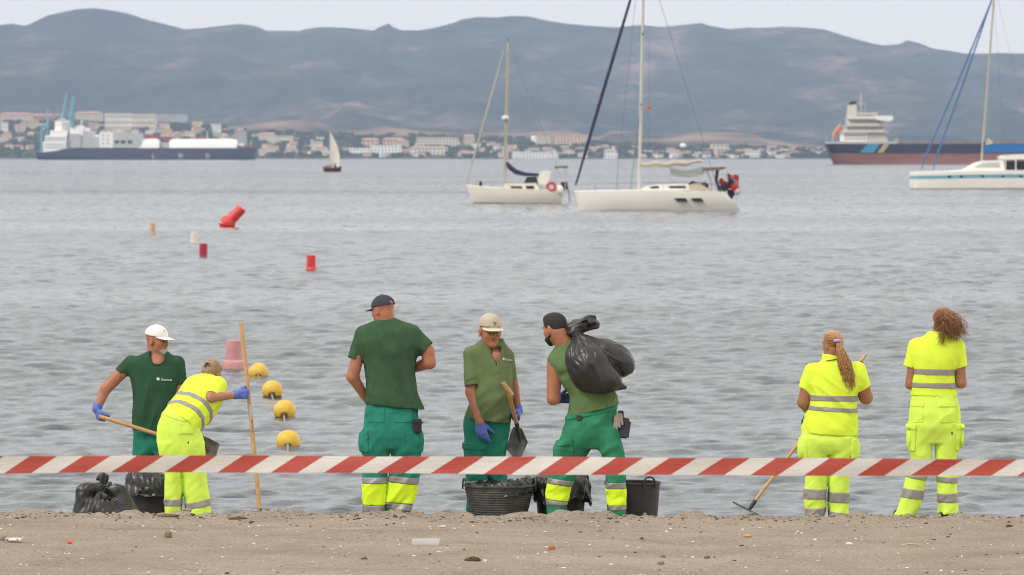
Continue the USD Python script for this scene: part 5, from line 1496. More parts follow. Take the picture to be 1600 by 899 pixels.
F.part('stain', both(grow(trou, 0.5), s_ell((1327, -26, -712), (1.6, 30, 2.2))), B(1322, 1332, 706, 718, -45, 0), 0.7, M_TEAR, parent=T)
F.part('glove', grow(U(*hl), 1.0), bounds_of([(1270, 30, -650), (1275, 70, -675)], 16), 1.2, M_GLOVE_D)
F.part('glove', grow(U(*hr), 1.0), bounds_of([(1341, 32, -582), (1350, 60, -560)], 16), 1.2, M_GLOVE_D)
hair = F.part('hair', H.scalp(0.07, low=-0.05, front=0.38), (H.c - 30, H.c + 30), 1.0, M_BLOND)
rg = np.random.default_rng(3)
tie = V(1306, -19, -531)
cs = []
for i in range(90):                                                # combed back to the tie
    a = rg.uniform(-2.6, 2.6)
    st = H.w((0.74 * math.sin(a) * 0.98, 0.42 - 0.55 * abs(a) / 2.6 - 0.1, 0.30 + 0.74 * math.cos(a) * 0.95))
    mid = H.c + (0.5 * (st + tie) - H.c) * (1.0 + 0.28 * rg.uniform(0.8, 1.1))
    t = np.linspace(0, 1, 7)[:, None]
    cs.append((1 - t) ** 2 * st + 2 * t * (1 - t) * (mid * 1.0 + (mid - H.c) * 0.35) + t ** 2 * (tie + rg.normal(0, 1.0, 3)))
F.mesh('combed_strands', strands(cs, 0.75), M_BLOND, parent=hair, smooth=True)
cs = []
for i in range(230):
    u = rg.uniform(0, 1)
    tip = V(1315 + 17 * u + rg.normal(0, 2.6), -29 + rg.normal(0, 2.5), -(584 + 16 * u + rg.normal(0, 8)))
    m1 = V(1303 + 24 * u + rg.normal(0, 1.6), -27 + rg.normal(0, 2.6), -556 - 3 * u)
    t = np.linspace(0, 1, 10)[:, None]
    c = (1 - t) ** 3 * tie + 3 * t * (1 - t) ** 2 * (tie + (m1 - tie) * 0.6 + V(3, -4, 3)) + 3 * t ** 2 * (1 - t) * (m1 + V(3, 0, -16)) + t ** 3 * tip
    c[:, 0] += (0.8 + 1.4 * rg.random()) * t[:, 0] * np.sin(t[:, 0] * rg.uniform(5, 9) + rg.uniform(0, 6))
    cs.append(c)
F.mesh('ponytail', strands(cs, 0.85), M_BLOND, parent=hair, smooth=True)
F.mesh('hair_band', lathe([(0, -2.5), (5.2, -2.2), (6.4, 0), (5.2, 2.2), (0, 2.5)], 14).apply_translation(tie), M_TIE, parent=hair)
boots(F, [(1273, 2, -4, 0), (1311, 2, 6, 0)], gr)
RAKE_D = D

# ------------------------------------------------------------------ the woman with loose curls
D = 40.15
gr = ground_row(D)
F = Figure('person', 1456, gr, D, label='slim woman with loose auburn curls in a lime polo, back turned, feet apart', category='person')
H = Head((1473, 6, -502), 20.0, rot_zyx(-20, 22), male=False)
hips = s_rows([(606, 1426, 1492, 0, 20), (620, 1423.5, 1495, 0, 23), (634, 1421.5, 1498, -1, 26), (648, 1420, 1500, -2, 28), (664, 1419, 1500, -2, 28), (680, 1420, 1500, 0, 25), (692, 1421, 1499, 0, 21)])
legL = s_rows([(660, 1420, 1459, -2, 25), (688, 1420.5, 1457, 0, 22), (700, 1421, 1455.5, 1, 21), (717, 1424, 1454.6, 1, 20), (745, 1415, 1447, 1, 18), (777, 1408.7, 1440.7, 1, 18), (800, 1401, 1433.5, 2, 19), (gr - 5, 1398, 1431, 2, 20)])
legR = s_rows([(660, 1459, 1500, -2, 25), (688, 1459.5, 1500, 0, 22), (700, 1461, 1499, 1, 21), (717, 1462, 1495.5, 1, 20), (745, 1463.7, 1495, 0, 18), (777, 1465.4, 1495, 0, 18), (800, 1466, 1496, 0, 18), (gr - 7, 1466, 1496, 0, 19)])
tr0 = U(hips, (legL, 3), (legR, 1.5))
trou = leg_folds(tr0, 0.9, 23)
torso = s_rows([(518, 1450, 1478, 3, 12), (523, 1444, 1486, 2, 16), (530, 1432, 1496, 1, 19), (537, 1424, 1502, 0, 21), (550, 1422, 1503, 0, 23), (565, 1425, 1496, 0, 24), (580, 1426.7, 1490, 0, 23), (596, 1424, 1492, 0, 22), (610, 1423, 1494, 0, 22), (622, 1422.5, 1495.5, 0, 24)])
slv = [((1432, 0, -540), (1420, 0, -573), 12.5, 8.8), ((1493, 0, -540), (1500.5, 0, -573), 13, 10)]
tee0 = garment_sleeves(torso, slv, 6)
fold_g = lambda q: folds(q, 1.1, 19.0, 28, stretch=axes_to((0.5, 0.1, -0.9)))
tee = cut(both(fold_g(tee0), bandx(1422, 1495, 400, 400, 617, 620)), *sleeve_holes(slv))
arms = U(s_cap((1430, 0, -545), (1422.5, 0, -600), 9.5, 8.6), (s_cap((1422.5, 0, -600), (1440, 30, -585), 8.2, 5.8), 3), (s_cap((1496, 0, -545), (1501, 0, -598), 10, 8.8), 3), (s_cap((1501, 0, -598), (1478, 30, -588), 8.4, 5.8), 3))
hl = hand((1440, 30, -585), (0.8, 0.4, 0.3), (0, -1, 0.2), -1, 32, curl=40)
hr = hand((1478, 30, -588), (-0.8, 0.4, 0.3), (0, -1, 0.2), 1, 32, curl=40)
neck = s_cap(H.w((0, -0.25, -0.4)), (1464, 3, -528), 11, 12.5)
body_f = U(H.skin(), (neck, 5), (grow(torso, -9), 4), (grow(tr0, -5), 4), (arms, 4), *hl, *hr)
F.part('body', body_f, B(1392, 1518, 478, gr, -40, 65), 3.0, M_SKIN_W, fine=(V(1450, -22, -528), V(1498, 30, -480), 1.2))
S = F.part('shirt', tee, B(1402, 1520, 510, 628, -40, 40), HC, M_VIS)
T = F.part('trousers', trou, B(1388, 1512, 602, gr, -44, 40), HC, M_VIS_T)
F.part('collar', cut(both(s_cone((1464, 2, -527), (1465, 2, -511), 17, 14.5), half((1464, 0, -516.5), (-0.12, -0.05, 1))), s_cone((1464, 2, -532), (1465, 2, -508), 15, 12.5)), B(1440, 1492, 505, 535, -22, 26), 0.9, M_VIS, parent=S)
for k in ((1426.7, 1490, 575, 576, 584, 586), (1423.4, 1492, 596.5, 597.5, 604.5, 607)):
    F.part('reflective_band', both(grow(fold_g(torso), 0.9), bandx(*k)), B(1412, 1505, k[2] - 4, k[5] + 4, -36, 36), 1.1, M_REFLECT, parent=S)
for sl in slv:
    a, b = V(*sl[0]), V(*sl[1]); n = (b - a) / np.linalg.norm(b - a)
    F.part('sleeve_hem', cut(s_cone(b - n * 5.5, b + n * 0.3, sl[3] + 0.9, sl[3] + 0.7), s_cone(b - n * 7, b + n * 3, sl[3] - 1.6, sl[3] - 1.6)), bounds_of([b], 18), 0.9, M_VIS, parent=S)
for lf, a in ((legL, [(1414, 1448, 740, 744, 745, 751), (1409, 1442, 761.5, 766, 777, 781)]), (legR, [(1463, 1496, 744, 745, 753, 755), (1465, 1496, 770, 770, 785, 785)])):
    ff = leg_folds(lf, 0.9, 23)
    for k in a:
        F.part('reflective_band', both(grow(ff, 1.0), bandx(*k)), B(k[0] - 10, k[1] + 10, 732, 792, -30, 32), 1.4, M_REFLECT, parent=T)
for x0, x1 in ((1423, 1440), (1465, 1491)):
    F.part('back_pocket', both(grow(trou, 0.9), both(s_box(((x0 + x1) / 2, -30, -644), ((x1 - x0) / 2, 20, 15), r=2), half((0, -8, 0), (0, 1, 0)))), B(x0 - 4, x1 + 4, 626, 662, -45, 0), 1.0, M_VIS_T, parent=T)
    F.part('pocket_flap', both(grow(trou, 1.9), both(s_box(((x0 + x1) / 2, -30, -631), ((x1 - x0) / 2 + 1.2, 20, 3.6), r=1), half((0, -8, 0), (0, 1, 0)))), B(x0 - 4, x1 + 4, 624, 640, -45, 0), 0.9, M_VIS_T, parent=T)
for x in (1419, 1502):
    F.part('cargo_pocket', both(U(grow(trou, 1.7), (s_ell((x, -4, -684), (3.5, 14, 16)), 3)), s_box((x, -6, -684), (10, 22, 21), r=4)), B(x - 18, x + 18, 658, 712, -45, 40), 1.4, M_VIS_T, parent=T)
    F.part('pocket_flap', both(U(grow(trou, 2.8), (s_ell((x, -6, -666), (4.5, 15, 5)), 3)), s_box((x, -6, -666), (9.5, 21, 4), r=2)), B(x - 18, x + 18, 656, 676, -45, 40), 1.0, M_VIS_T, parent=T)
F.part('stain', both(grow(trou, 0.5), s_ell((1485, -26, -675.5), (1.5, 30, 2.4))), B(1480, 1490, 668, 682, -45, 0), 0.7, M_TEAR, parent=T)
hair = F.part('hair', U(H.scalp(0.10, low=-0.3, front=0.30), (s_ell((1480, -5, -506), (14, 13, 16)), 6)), (H.c - 42, H.c + 42), 1.2, M_CURL)
rg = np.random.default_rng(8)
cs = []
for i in range(420):
    a, b_ = rg.uniform(-1.9, 1.9), rg.uniform(0.15, 1.35)
    n = V(math.sin(a) * math.sin(b_), -math.cos(a) * math.sin(b_) * 0.9 - 0.1, math.cos(b_))
    st = H.c + n * V(17, 23, 18) + V(1, -2, 3)
    wind = rg.uniform(0, 1)
    end = V(1474 + 24 * wind ** 0.7 + rg.normal(0, 4), -20 + rg.normal(0, 7), -(524 + rg.normal(0, 5) - 4 * wind))
    if rg.random() < 0.16:
        end = V(1503 + rg.uniform(-5, 11), -10 + rg.normal(0, 5), -(520 + rg.uniform(-12, 8)))
    if rg.random() < 0.08:
        end = V(1467 + rg.normal(0, 3), -24, -(534 + rg.normal(0, 3)))
    if rg.random() < 0.07:
        end = V(1457 + rg.normal(0, 2), -12, -(513 + rg.normal(0, 4)))
    t = np.linspace(0, 1, 22)[:, None]
    m = (st + end) / 2 + n * V(5, 9, 5) + V(4, -5, 1)
    c = (1 - t) ** 2 * st + 2 * t * (1 - t) * m + t ** 2 * end
    ph, fr, am = rg.uniform(0, 6.28), rg.uniform(16, 24), rg.uniform(1.0, 2.0)
    c = c + am * np.minimum(t * 3, 1) * np.concatenate([np.sin(fr * t + ph), np.cos(fr * t + ph), 0.5 * np.sin(fr * t + ph + 1)], 1)
    cs.append(c)
F.mesh('curls', strands(cs, 0.6, 3), M_CURL, parent=hair, smooth=True)
boots(F, [(1414, 4, -18, 0), (1480, 2, 10, 0)], gr)
# ------------------------------------------------------------------ the stocky man in the olive polo, facing the beach and looking down
D = 40.6
gr = ground_row(D)
F = Figure('person', 762, gr, D, label='stocky man in an olive polo and beige cap looking down at the tub', category='person')
H = Head((766, -10, -517.5), 23.5, rot_zyx(160, 5))
hips = s_rows([(640, 730, 796, 0, 26), (660, 724.5, 797, 0, 29), (680, 725, 795, 0, 28), (700, 727, 791, 0, 26), (712, 728, 789, 0, 22)])
legL = s_rows([(690, 727, 763, 0, 24), (715, 728.5, 764, -1, 22), (750, 729, 764, -2, 20), (790, 730, 764, 0, 19), (gr - 2, 729, 765, 0, 20)])
legR = s_rows([(690, 760, 794, 0, 24), (715, 761, 790, 1, 22), (750, 764, 792, 2, 20), (790, 766, 796, 2, 19), (gr - 2, 766, 797, 2, 20)])
tr0 = U(hips, (legL, 4), (legR, 1.5))
trou = leg_folds(tr0, 1.4, 33)
torso = s_rows([(530, 752, 785, 0, 15), (536, 744, 790, 0, 19), (544, 735, 795, 0, 22), (554, 728, 798, 0, 25), (568, 730, 800, -1, 28), (585, 734, 800.5, -3, 31), (602, 736, 801, -5, 34), (620, 735, 801, -6, 36), (636, 732, 800, -6, 36), (650, 728, 799, -5, 35), (668, 726, 798, -4, 33)])
slv = [((737, -10, -553), (738.5, -22, -601), 13.5, 11.6), ((793, 2, -556), (799, 3, -594), 11, 8.5)]
tee0 = garment_sleeves(torso, slv, 5)
tee1 = folds(tee0, 1.7, 20.0, 38, stretch=axes_to((0.85, 0, 0.5)), where=lambda Q: np.clip((-Q[:, 2] - 550) / 60, 0.15, 1))
vneck = s_loft((774, -30, -537), (778, -40, -566), (1, 0, 0), [(0, 10, 30), (0.5, 6.5, 30), (1.0, 1.0, 30)])
tee = cut(both(tee1, bandx(729, 797, 400, 400, 652, 661)), vneck, *sleeve_holes(slv))
arms = U(s_cap((737, -10, -556), (737, -20, -612), 11.5, 9.6), (s_cap((737, -20, -612), (750, -38, -657), 9.3, 6.6), 3), (s_cap((792, 2, -556), (803, 6, -606), 10.5, 8), 3), (s_cap((803, 6, -606), (810, 0, -641), 7.6, 6), 3))
hl = hand((750, -38, -657), (0.18, -0.05, -1), (0.15, 1, 0), 1, 37, curl=(14, 26, 34, 40), tcurl=12)
hr = hand((810, 0, -641), (0, -0.72, -0.68), (-1, 0, 0), -1, 34, curl=72)
neck = s_cap(H.w((0, -0.35, -0.40)), (770, 1, -548), 11.5, 15)
chest = s_ell((775, -11, -560), (13, 13, 15))
body_f = U(H.skin(), (neck, 5), (grow(torso, -9), 4), (chest, 5), (grow(tr0, -5), 4), (arms, 4), *hl, *hr)
body = F.part('body', body_f, B(718, 832, 488, gr, -66, 45), 3.0, M_SKIN_TAN, fine=(V(742, -36, -560), V(792, 24, -490), 1.15))
face_parts(F, H, body)
S = F.part('shirt', tee, B(712, 815, 524, 672, -54, 45), HC, M_POLO)
T = F.part('trousers', trou, B(712, 805, 634, gr, -45, 42), HC, M_TROUSER)
col = cut(s_cone((772, 0, -560), (769, -1, -530), 27, 17.5, 1.0), s_cone((772, 0, -565), (769, -1, -525), 25.6, 14.2, 1.0), s_loft((775, -34, -526), (778, -44, -566), (1, 0, 0), [(0, 13, 34), (0.6, 8, 34), (1.0, 2.0, 34)]))
F.part('collar', both(col, bandx(750, 795, 527, 527, 551, 548)), B(738, 804, 520, 560, -34, 30), 0.9, M_POLO, parent=S)
F.part('placket', both(grow(tee1, 0.8), s_box((779, -36, -572), (2.6, 14, 9), r=1)), B(772, 786, 560, 584, -60, -10), 0.8, M_POLO, parent=S)
F.part('sleeve_hem', cut(s_cone((738, -20.7, -596), (738.6, -22, -601.4), 12.7, 12.4), s_cone((738, -19, -590), (738.6, -24, -606), 9.8, 9.8)), B(720, 758, 588, 606, -42, 0), 0.9, M_POLO, parent=S)
F.part('cargo_pocket', both(grow(trou, 2.0), s_box((738, -14, -715), (15, 24, 19), r=3)), B(715, 760, 690, 740, -45, 30), 1.1, M_TROUSER, parent=T)
F.part('pocket_flap', both(grow(trou, 3.4), s_box((741, -16, -696), (19, 24, 5), r=2)), B(712, 768, 688, 704, -45, 30), 1.0, M_TROUSER, parent=T)
for lf, k in ((legL, (729, 765, 751, 748, 760, 758)), (legR, (764, 793, 750, 750, 760, 760))):
    F.part('reflective_band', both(grow(leg_folds(lf, 1.4, 33), 1.0), bandx(*k)), B(k[0] - 8, k[1] + 8, 742, 768, -30, 34), 1.4, M_REFLECT, parent=T)
F.part('glove', grow(U(*hl), 1.1), bounds_of([(750, -38, -657), (758, -44, -694)], 17), 1.15, M_GLOVE)
F.part('glove', grow(U(*hr, s_cap((810, 0, -641), (809, 1, -636), 6)), 1.1), bounds_of([(810, 0, -641), (804, -24, -666)], 15), 1.15, M_GLOVE)
c = cap_parts(F, H, M_BEIGE_CAP, low=0.40, trim=M_CAP_TRIM, tall=0.84, slope=0.16)
bd = lathe([(0.0, 0.0), (3.1, 0.0), (3.1, 0.5), (2.2, 0.5), (2.2, 0.3), (0.0, 0.3)], 20)
bd.apply_transform(trimesh.transformations.rotation_matrix(math.pi / 2, [1, 0, 0]))
bp = H.w((0.0, 0.72, 0.62))
bd.vertices = bd.vertices @ rot_zyx(0, 0).T
F.mesh('badge', bd.apply_translation(bp + H.R @ V(0, 0.9, 0.4)), mat('green_badge', (0.12, 0.22, 0.06)), parent=c)
def emblem(kx, ky):
    """A small sprig of five leaves, then a word in lower case."""
    leaves = [prism([(0, 0), (0.9 * kx, 0.7 * kx), (2.6 * kx, 0), (0.9 * kx, -0.7 * kx)], 0, 0.5) for _ in range(5)]
    out = []
    for i, m in enumerate(leaves):
        v = m.vertices.copy()
        a = i * 1.257 + 0.5
        out.append(trimesh.Trimesh(np.stack([v[:, 0] * math.cos(a) - v[:, 2] * math.sin(a), v[:, 0] * math.sin(a) + v[:, 2] * math.cos(a), v[:, 1]], 1), m.faces, process=False))
    w = meshkit.text_mesh('Granella', ky, 0.5)
    w.apply_translation((3.2 * kx, -ky * 0.75, 0))
    return cat(out, w)
em = emblem(1.0, 2.6)
em.vertices = em.vertices * np.array([0.78, 1, 1])
stick(F, 'chest_print', em, tee1, 787, 559.5, M_PRINT, parent=S, slope=-0.12)
boots(F, [(747, -2, 188, 0), (781, 0, 172, 0)], gr)

# ------------------------------------------------------------------ the bearded man in the white cap with the shovel
D = 41.3
gr = ground_row(D)
F = Figure('person', 230, gr, D, label='grey-bearded man in a white cap and dark green T-shirt holding a shovel low', category='person')
H = Head((246.5, 0, -531.5), 21.8, rot_zyx(122, 2))
hips = s_rows([(655, 210, 266, 0, 24), (672, 208.5, 268, 0, 26), (690, 208.5, 268, 0, 26), (708, 209, 267, 0, 23)])
legL = s_rows([(690, 209, 238, 0, 22), (715, 209, 238, 0, 20), (750, 210, 237, 0, 18), (800, 211, 238, 0, 17), (gr - 2, 211, 238, 0, 18)])
legR = s_rows([(690, 238, 268, 0, 22), (715, 236, 264, 0, 20), (750, 230, 252, 4, 18), (800, 240, 266, 0, 17), (gr - 2, 240, 266, 0, 18)])
tr0 = U(hips, (legL, 4), (legR, 4))
trou = leg_folds(tr0, 1.2, 43)
torso = s_rows([(548, 232, 262, 0, 14), (553, 222, 268, 0, 18), (559, 208, 276, 0, 21), (567, 199, 282, 0, 23), (578, 200, 284, 0, 25), (592, 204, 282, -1, 26), (606, 207, 278, -2, 27), (625, 209, 276, -2, 27), (645, 208.5, 274, -2, 27), (660, 208, 273, -1, 27), (678, 208, 273, 0, 27)])
slv = [((206, 0, -567), (187.5, -2, -583.5), 12.5, 10.5), ((277, 0, -568), (284.5, -4, -600), 13, 9.5)]
tee0 = garment_sleeves(torso, slv, 6)
tee1 = folds(tee0, 1.4, 20.0, 48, stretch=axes_to((0.3, 0, 1)), where=lambda Q: np.clip((-Q[:, 2] - 565) / 60, 0.1, 1))
neckhole = s_ell((248, -20, -551), (13.5, 20, 17))
tee = cut(both(tee1, bandx(208, 273, 400, 400, 671, 674)), neckhole, *sleeve_holes(slv))
arms = U(s_cap((205, 0, -567), (166, -6, -607), 11, 8.8), (s_cap((166, -6, -607), (153, -14, -638), 8.4, 6.2), 3), (s_cap((278, 0, -570), (282, -6, -612), 10, 8.5), 3), (s_cap((282, -6, -612), (272, -14, -668), 8, 6), 3))
hl = hand((153, -14, -638), (0.25, -0.25, -1), (0.9, 0.3, 0), 1, 34, curl=72)
hr = hand((272, -14, -668), (-0.1, -0.5, -0.8), (-0.9, 0.2, 0), -1, 34, curl=72)
neck = s_cap(H.w((0, -0.30, -0.40)), (246, 2, -564), 11, 14.5)
chest = s_ell((248, -7, -569), (15, 14, 13))
body_f = U(H.skin(), (neck, 5), (grow(torso, -9), 4), (chest, 5), (grow(tr0, -5), 4), (arms, 4), *hl, *hr)
body = F.part('body', body_f, B(138, 300, 505, gr, -60, 40), 3.0, M_SKIN_TAN, fine=(V(222, -26, -572), V(272, 26, -508), 1.15))
face_parts(F, H, body, hair=M_GREYBEARD)
beard = both(grow(U(H.e((0, 0.40, -0.68), (0.40, 0.34, 0.30)), (H.e((0, 0.66, -0.82), (0.20, 0.18, 0.22)), 2)), 0.4), half(H.w((0, 0, -0.58)), H.R @ V(0, 0, 1)))
moust = H.c2((-0.2, 0.70, -0.42), (0.2, 0.70, -0.42), 0.045)
F.part('beard', U(beard, moust), (H.w((0, .5, -.7)) - 14, H.w((0, .5, -.7)) + 14), 0.7, M_GREYBEARD)
S = F.part('shirt', tee, B(172, 305, 540, 682, -42, 40), HC, M_TEE_B)
T = F.part('trousers', trou, B(198, 280, 650, gr, -40, 40), HC, M_TROUSER)
F.part('neckband', cut(both(grow(tee1, 0.9), s_ell((248, -20, -551), (15.5, 22, 19))), s_ell((248, -20, -551), (13.2, 22, 16.7))), B(225, 272, 530, 575, -40, 0), 0.8, M_TEE_B, parent=S)
em = emblem(1.35, 3.2)
stick(F, 'chest_print', em, tee1, 249.5, 590.5, M_PRINT, parent=S, slope=-0.05)
F.part('glove', grow(U(*hl, s_cap((153, -14, -638), (154.5, -13, -633), 6.3)), 1.1), bounds_of([(153, -14, -638), (158, -24, -668)], 17), 1.15, M_GLOVE)
F.part('glove', grow(U(*hr), 1.1), bounds_of([(272, -14, -668), (268, -34, -696)], 17), 1.1, M_GLOVE)
c = cap_parts(F, H, M_WHITE_CAP, low=0.34, tilt=-0.14, slope=0.26)
F.mesh('badge', trimesh.creation.icosphere(1, 1.4).apply_scale((0.7, 0.6, 1)).apply_translation(H.w((0.12, 0.66, 0.72))), M_NAVY_CAP, parent=c)
boots(F, [(224, -4, 180, 0), (253, -4, 170, 0)], gr)

# ------------------------------------------------------------------ the woman bending forward with the long pole
D = 40.0
gr = ground_row(D)
F = Figure('person', 286, gr, D, label='fair-haired woman in lime workwear bending forward with one arm out to a pole', category='person')
H = Head((327, 74, -586), 19.5, rot_zyx(30, 35), male=False)
hips = s_rows([(640, 260, 284, 2, 14), (648, 254, 298, 2, 22), (660, 248, 309, 3, 27), (677, 244.5, 315, 3, 29), (690, 245, 319, 3, 29), (707, 248.5, 321, 2, 27), (722, 252, 322, 1, 22)])
legL = s_rows([(690, 246, 285, 0, 26), (707, 249, 284.5, 0, 24), (720, 252.5, 284, 0, 22), (741, 258, 283, -1, 20), (770, 258, 283.5, -1, 18), (798, 258, 283.5, 0, 18), (gr - 1, 257, 284, 0, 18)])
legR = s_rows([(690, 284, 320, 5, 26), (707, 283.5, 321, 5, 24), (741, 283.6, 323, 5, 20), (770, 286, 326, 4, 19), (798, 289, 328.5, 3, 19), (gr - 1, 289, 329, 3, 19)])
tr0 = U(hips, (legL, 4), (legR, 1.5))
trou = leg_folds(tr0, 0.9, 53)
A0, B0, side = (283, 4, -657), (327, 64, -600), (0.8, -0.35, -0.21)
trunk = s_loft(A0, B0, side, [(-0.12, 30, 24), (0.1, 32, 25), (0.3, 33, 25), (0.55, 35, 25), (0.8, 36, 22), (0.95, 28, 18), (1.04, 16, 13)])
hang = s_loft((296, 22, -650), (330, 54, -622), (0.6, -0.3, -0.9), [(-0.3, 22, 14), (0.2, 28, 16), (0.6, 24, 16), (1.0, 14, 13)])
slv = [((338, 40, -604), (330.5, 16, -620), 14.5, 11.2)]
tee0 = U(trunk, (hang, 8), *[(s_sleeve(*q), 5) for q in slv])
fold_b = lambda q: folds(q, 1.2, 18.0, 58, stretch=axes_to((0.7, 0.5, 0.5)))
tee = cut(fold_b(tee0), *sleeve_holes(slv))
arms = U(s_cap((337, 38, -606), (329, 12, -621.5), 10, 8.4), (s_cap((329, 12, -621.5), (369, 22, -617.5), 8, 6), 2), (s_cap((297, 70, -618), (300, 82, -655), 10, 8.5), 3), (s_cap((300, 82, -655), (306, 70, -692), 8, 6), 3))
hr = hand((369, 22, -617.5), (1, 0.02, 0.06), (0, 1, 0), 1, 32, curl=78)
hl = hand((306, 70, -692), (0, -0.2, -1), (0, -1, 0), 1, 32, curl=60)
neck = s_cap(H.w((0, -0.25, -0.4)), (322, 60, -604), 11, 13)
body_f = U(H.skin(), (neck, 5), (grow(trunk, -5), 4), (grow(tr0, -5), 5), (arms, 3), *hl, *hr)
F.part('body', body_f, B(236, 408, 560, gr, -42, 115), 3.0, M_SKIN, fine=(V(304, 48, -606), V(350, 100, -562), 1.2))
S = F.part('shirt', tee, B(232, 372, 575, 700, -42, 105), HC, M_VIS)
T = F.part('trousers', trou, B(232, 342, 632, gr, -42, 48), HC, M_VIS_T)
n_ = V(*B0) - V(*A0)
for t0, t1 in ((0.325, 0.415), (0.10, 0.19)):
    F.part('reflective_band', both(grow(fold_b(U(trunk, (hang, 8))), 0.9), slab(V(*A0) + n_ * t0, V(*A0) + n_ * t1)), B(232, 372, 575, 700, -42, 105), 1.5, M_REFLECT, parent=S)
F.part('sleeve_hem', cut(s_cone((332, 21, -616.7), (330.3, 15.5, -620.4), 12.2, 12.0), s_cone((334, 27, -613), (329, 11, -623), 9.6, 9.6)), B(310, 352, 600, 640, -5, 40), 0.9, M_VIS, parent=S)
for lf, k in ((legL, (258, 284, 779.5, 779.5, 790.5, 790.5)), (legR, (288, 328, 787, 779, 797.5, 790))):
    F.part('reflective_band', both(grow(leg_folds(lf, 0.9, 53), 1.0), bandx(*k)), B(k[0] - 9, k[1] + 9, 770, 805, -30, 34), 1.4, M_REFLECT, parent=T)
F.part('waistband', both(grow(trou, 1.0), bandx(255, 303, 640, 655, 647, 663)), B(240, 320, 632, 670, -40, 40), 1.1, M_VIS_T, parent=T)
F.part('back_pocket', both(grow(trou, 1.0), both(s_box((292, -25, -668), (12, 20, 9), r=2), half((0, -6, 0), (0, 1, 0)))), B(276, 308, 656, 682, -45, 0), 1.0, M_VIS_T, parent=T)
F.part('stain', both(grow(trou, 0.5), s_ell((296, -26, -690), (1.2, 30, 2.4))), B(290, 302, 684, 698, -45, 5), 0.7, M_TEAR, parent=T)
F.part('glove', grow(U(*hr, s_cap((369, 22, -617.5), (366, 22, -617.5), 6.2)), 1.1), bounds_of([(369, 22, -617), (392, 36, -617)], 15), 1.15, M_GLOVE)
F.part('glove', grow(U(*hl), 1.1), bounds_of([(306, 70, -692), (308, 62, -722)], 15), 1.3, M_GLOVE)
hair = F.part('hair', U(H.scalp(0.09, low=-0.45, front=0.34)), (H.c - 32, H.c + 32), 1.0, M_DIRTYBLOND)
rg = np.random.default_rng(4)
knot = H.w((0.05, -0.98, 0.12))
cs = []
for i in range(130):
    a = rg.uniform(-2.7, 2.7)
    st = H.w((0.77 * math.sin(a), 0.28 - 0.5 * abs(a) / 2.7, 0.30 + 0.76 * math.cos(a)))
    mid = (st + knot) / 2
    d = mid - H.c
    t = np.linspace(0, 1, 7)[:, None]
    cs.append((1 - t) ** 2 * st + 2 * t * (1 - t) * (H.c + d * 1.55) + t ** 2 * (knot + rg.normal(0, 1.6, 3)))
for i in range(40):
    a = rg.uniform(0, 6.28, 3)
    t = np.linspace(0, 5.5, 9)[:, None]
    cs.append(knot + np.concatenate([4.6 * np.sin(t + a[0]), 3.2 * np.sin(t * 0.8 + a[1]), 4.6 * np.cos(t + a[0])], 1))
F.mesh('tied_strands', strands(cs, 0.75), M_DIRTYBLOND, parent=hair, smooth=True)
boots(F, [(271, 2, 5, 0), (309, 4, 20, 0)], gr)

# ------------------------------------------------------------------ the dark-haired man carrying the bag
D = 39.95
gr = ground_row(D)
F = Figure('person', 912, gr, D, label='bearded dark-haired man in a sleeveless green top striding off under a full bag', category='person')
H = Head((866, 4, -513), 23.0, rot_zyx(-52, 12))
hips = s_rows([(628, 896, 962, 0, 22), (640, 890, 962, 0, 25), (651, 886, 962, 0, 26), (662, 884, 963, -1, 28), (678, 879, 966, -1, 28), (690, 873, 969, 0, 26), (700, 868, 972, 0, 20)])
legL = s_rows([(668, 882, 926, 0, 26), (685, 876, 926, 4, 25), (700, 867, 923, 8, 24), (716, 864, 914, 11, 23), (742, 860, 901, 14, 21), (757, 857, 895.5, 15, 20), (782, 853.5, 888, 15, 19), (795, 855, 886, 14, 18), (gr - 1, 856, 886, 12, 19)])
legR = s_rows([(668, 926, 965, 0, 26), (685, 929, 969, -4, 25), (700, 936, 973, -7, 23), (716, 941, 975.5, -9, 22), (743, 947, 976.5, -12, 19), (764, 948, 977, -14, 18), (789, 950.5, 976, -14, 17), (gr - 1, 952, 977, -12, 18)])
tr0 = U(hips, (legL, 5), (legR, 5))
trou = folds(tr0, 1.7, 19.0, 63, stretch=axes_to((0.85, 0, 0.5)))
torso = s_rows([(527, 878, 894, 0, 12), (532, 873, 904, 0, 16), (540, 868, 922, 0, 20), (550, 861, 934, 0, 24), (560, 855.5, 941, 0, 26), (568, 857, 944, 0, 27), (580, 865, 946, 0, 28), (594, 873.5, 951, 0, 28), (606, 882.5, 957, 0, 27), (616, 889, 963, 0, 26), (630, 890, 968, 0, 27), (642, 889, 972, 0, 27), (656, 888, 974, 0, 27)])
tee1 = folds(torso, 1.4, 20.0, 68, stretch=axes_to((0.7, 0, 0.6)))
tee = both(tee1, bandx(889, 972, 400, 400, 651, 629.5))
tee = cut(tee, s_loft((856, -34, -577), (852, 34, -590), (0, 0, 1), [(0, 14, 6), (1, 14, 6)]))
arms = U(s_cap((867, 0, -568), (864.5, -4, -622), 13, 10.2), (s_cap((864.5, -4, -622), (871, 24, -624), 10, 7), 3), (s_cap((934, 4, -560), (934, 38, -580), 12, 10), 3), (s_cap((934, 38, -580), (907, 32, -536), 9.5, 7), 3))
hl = hand((871, 24, -624), (0.85, 0.45, 0.02), (0, -1, 0.1), -1, 30, curl=(18, 22, 28, 34), tcurl=5, spread=9)
hr = hand((907, 32, -536), (-0.3, -0.6, 0.7), (0.5, -0.7, -0.3), -1, 34, curl=70)
neck = s_cap(H.w((0, -0.3, -0.3)), (888, 2, -542), 15.5, 18)
body_f = U(H.skin(), (neck, 5), (grow(torso, -9), 4), (grow(tr0, -5), 4), (arms, 5), *hl, *hr)
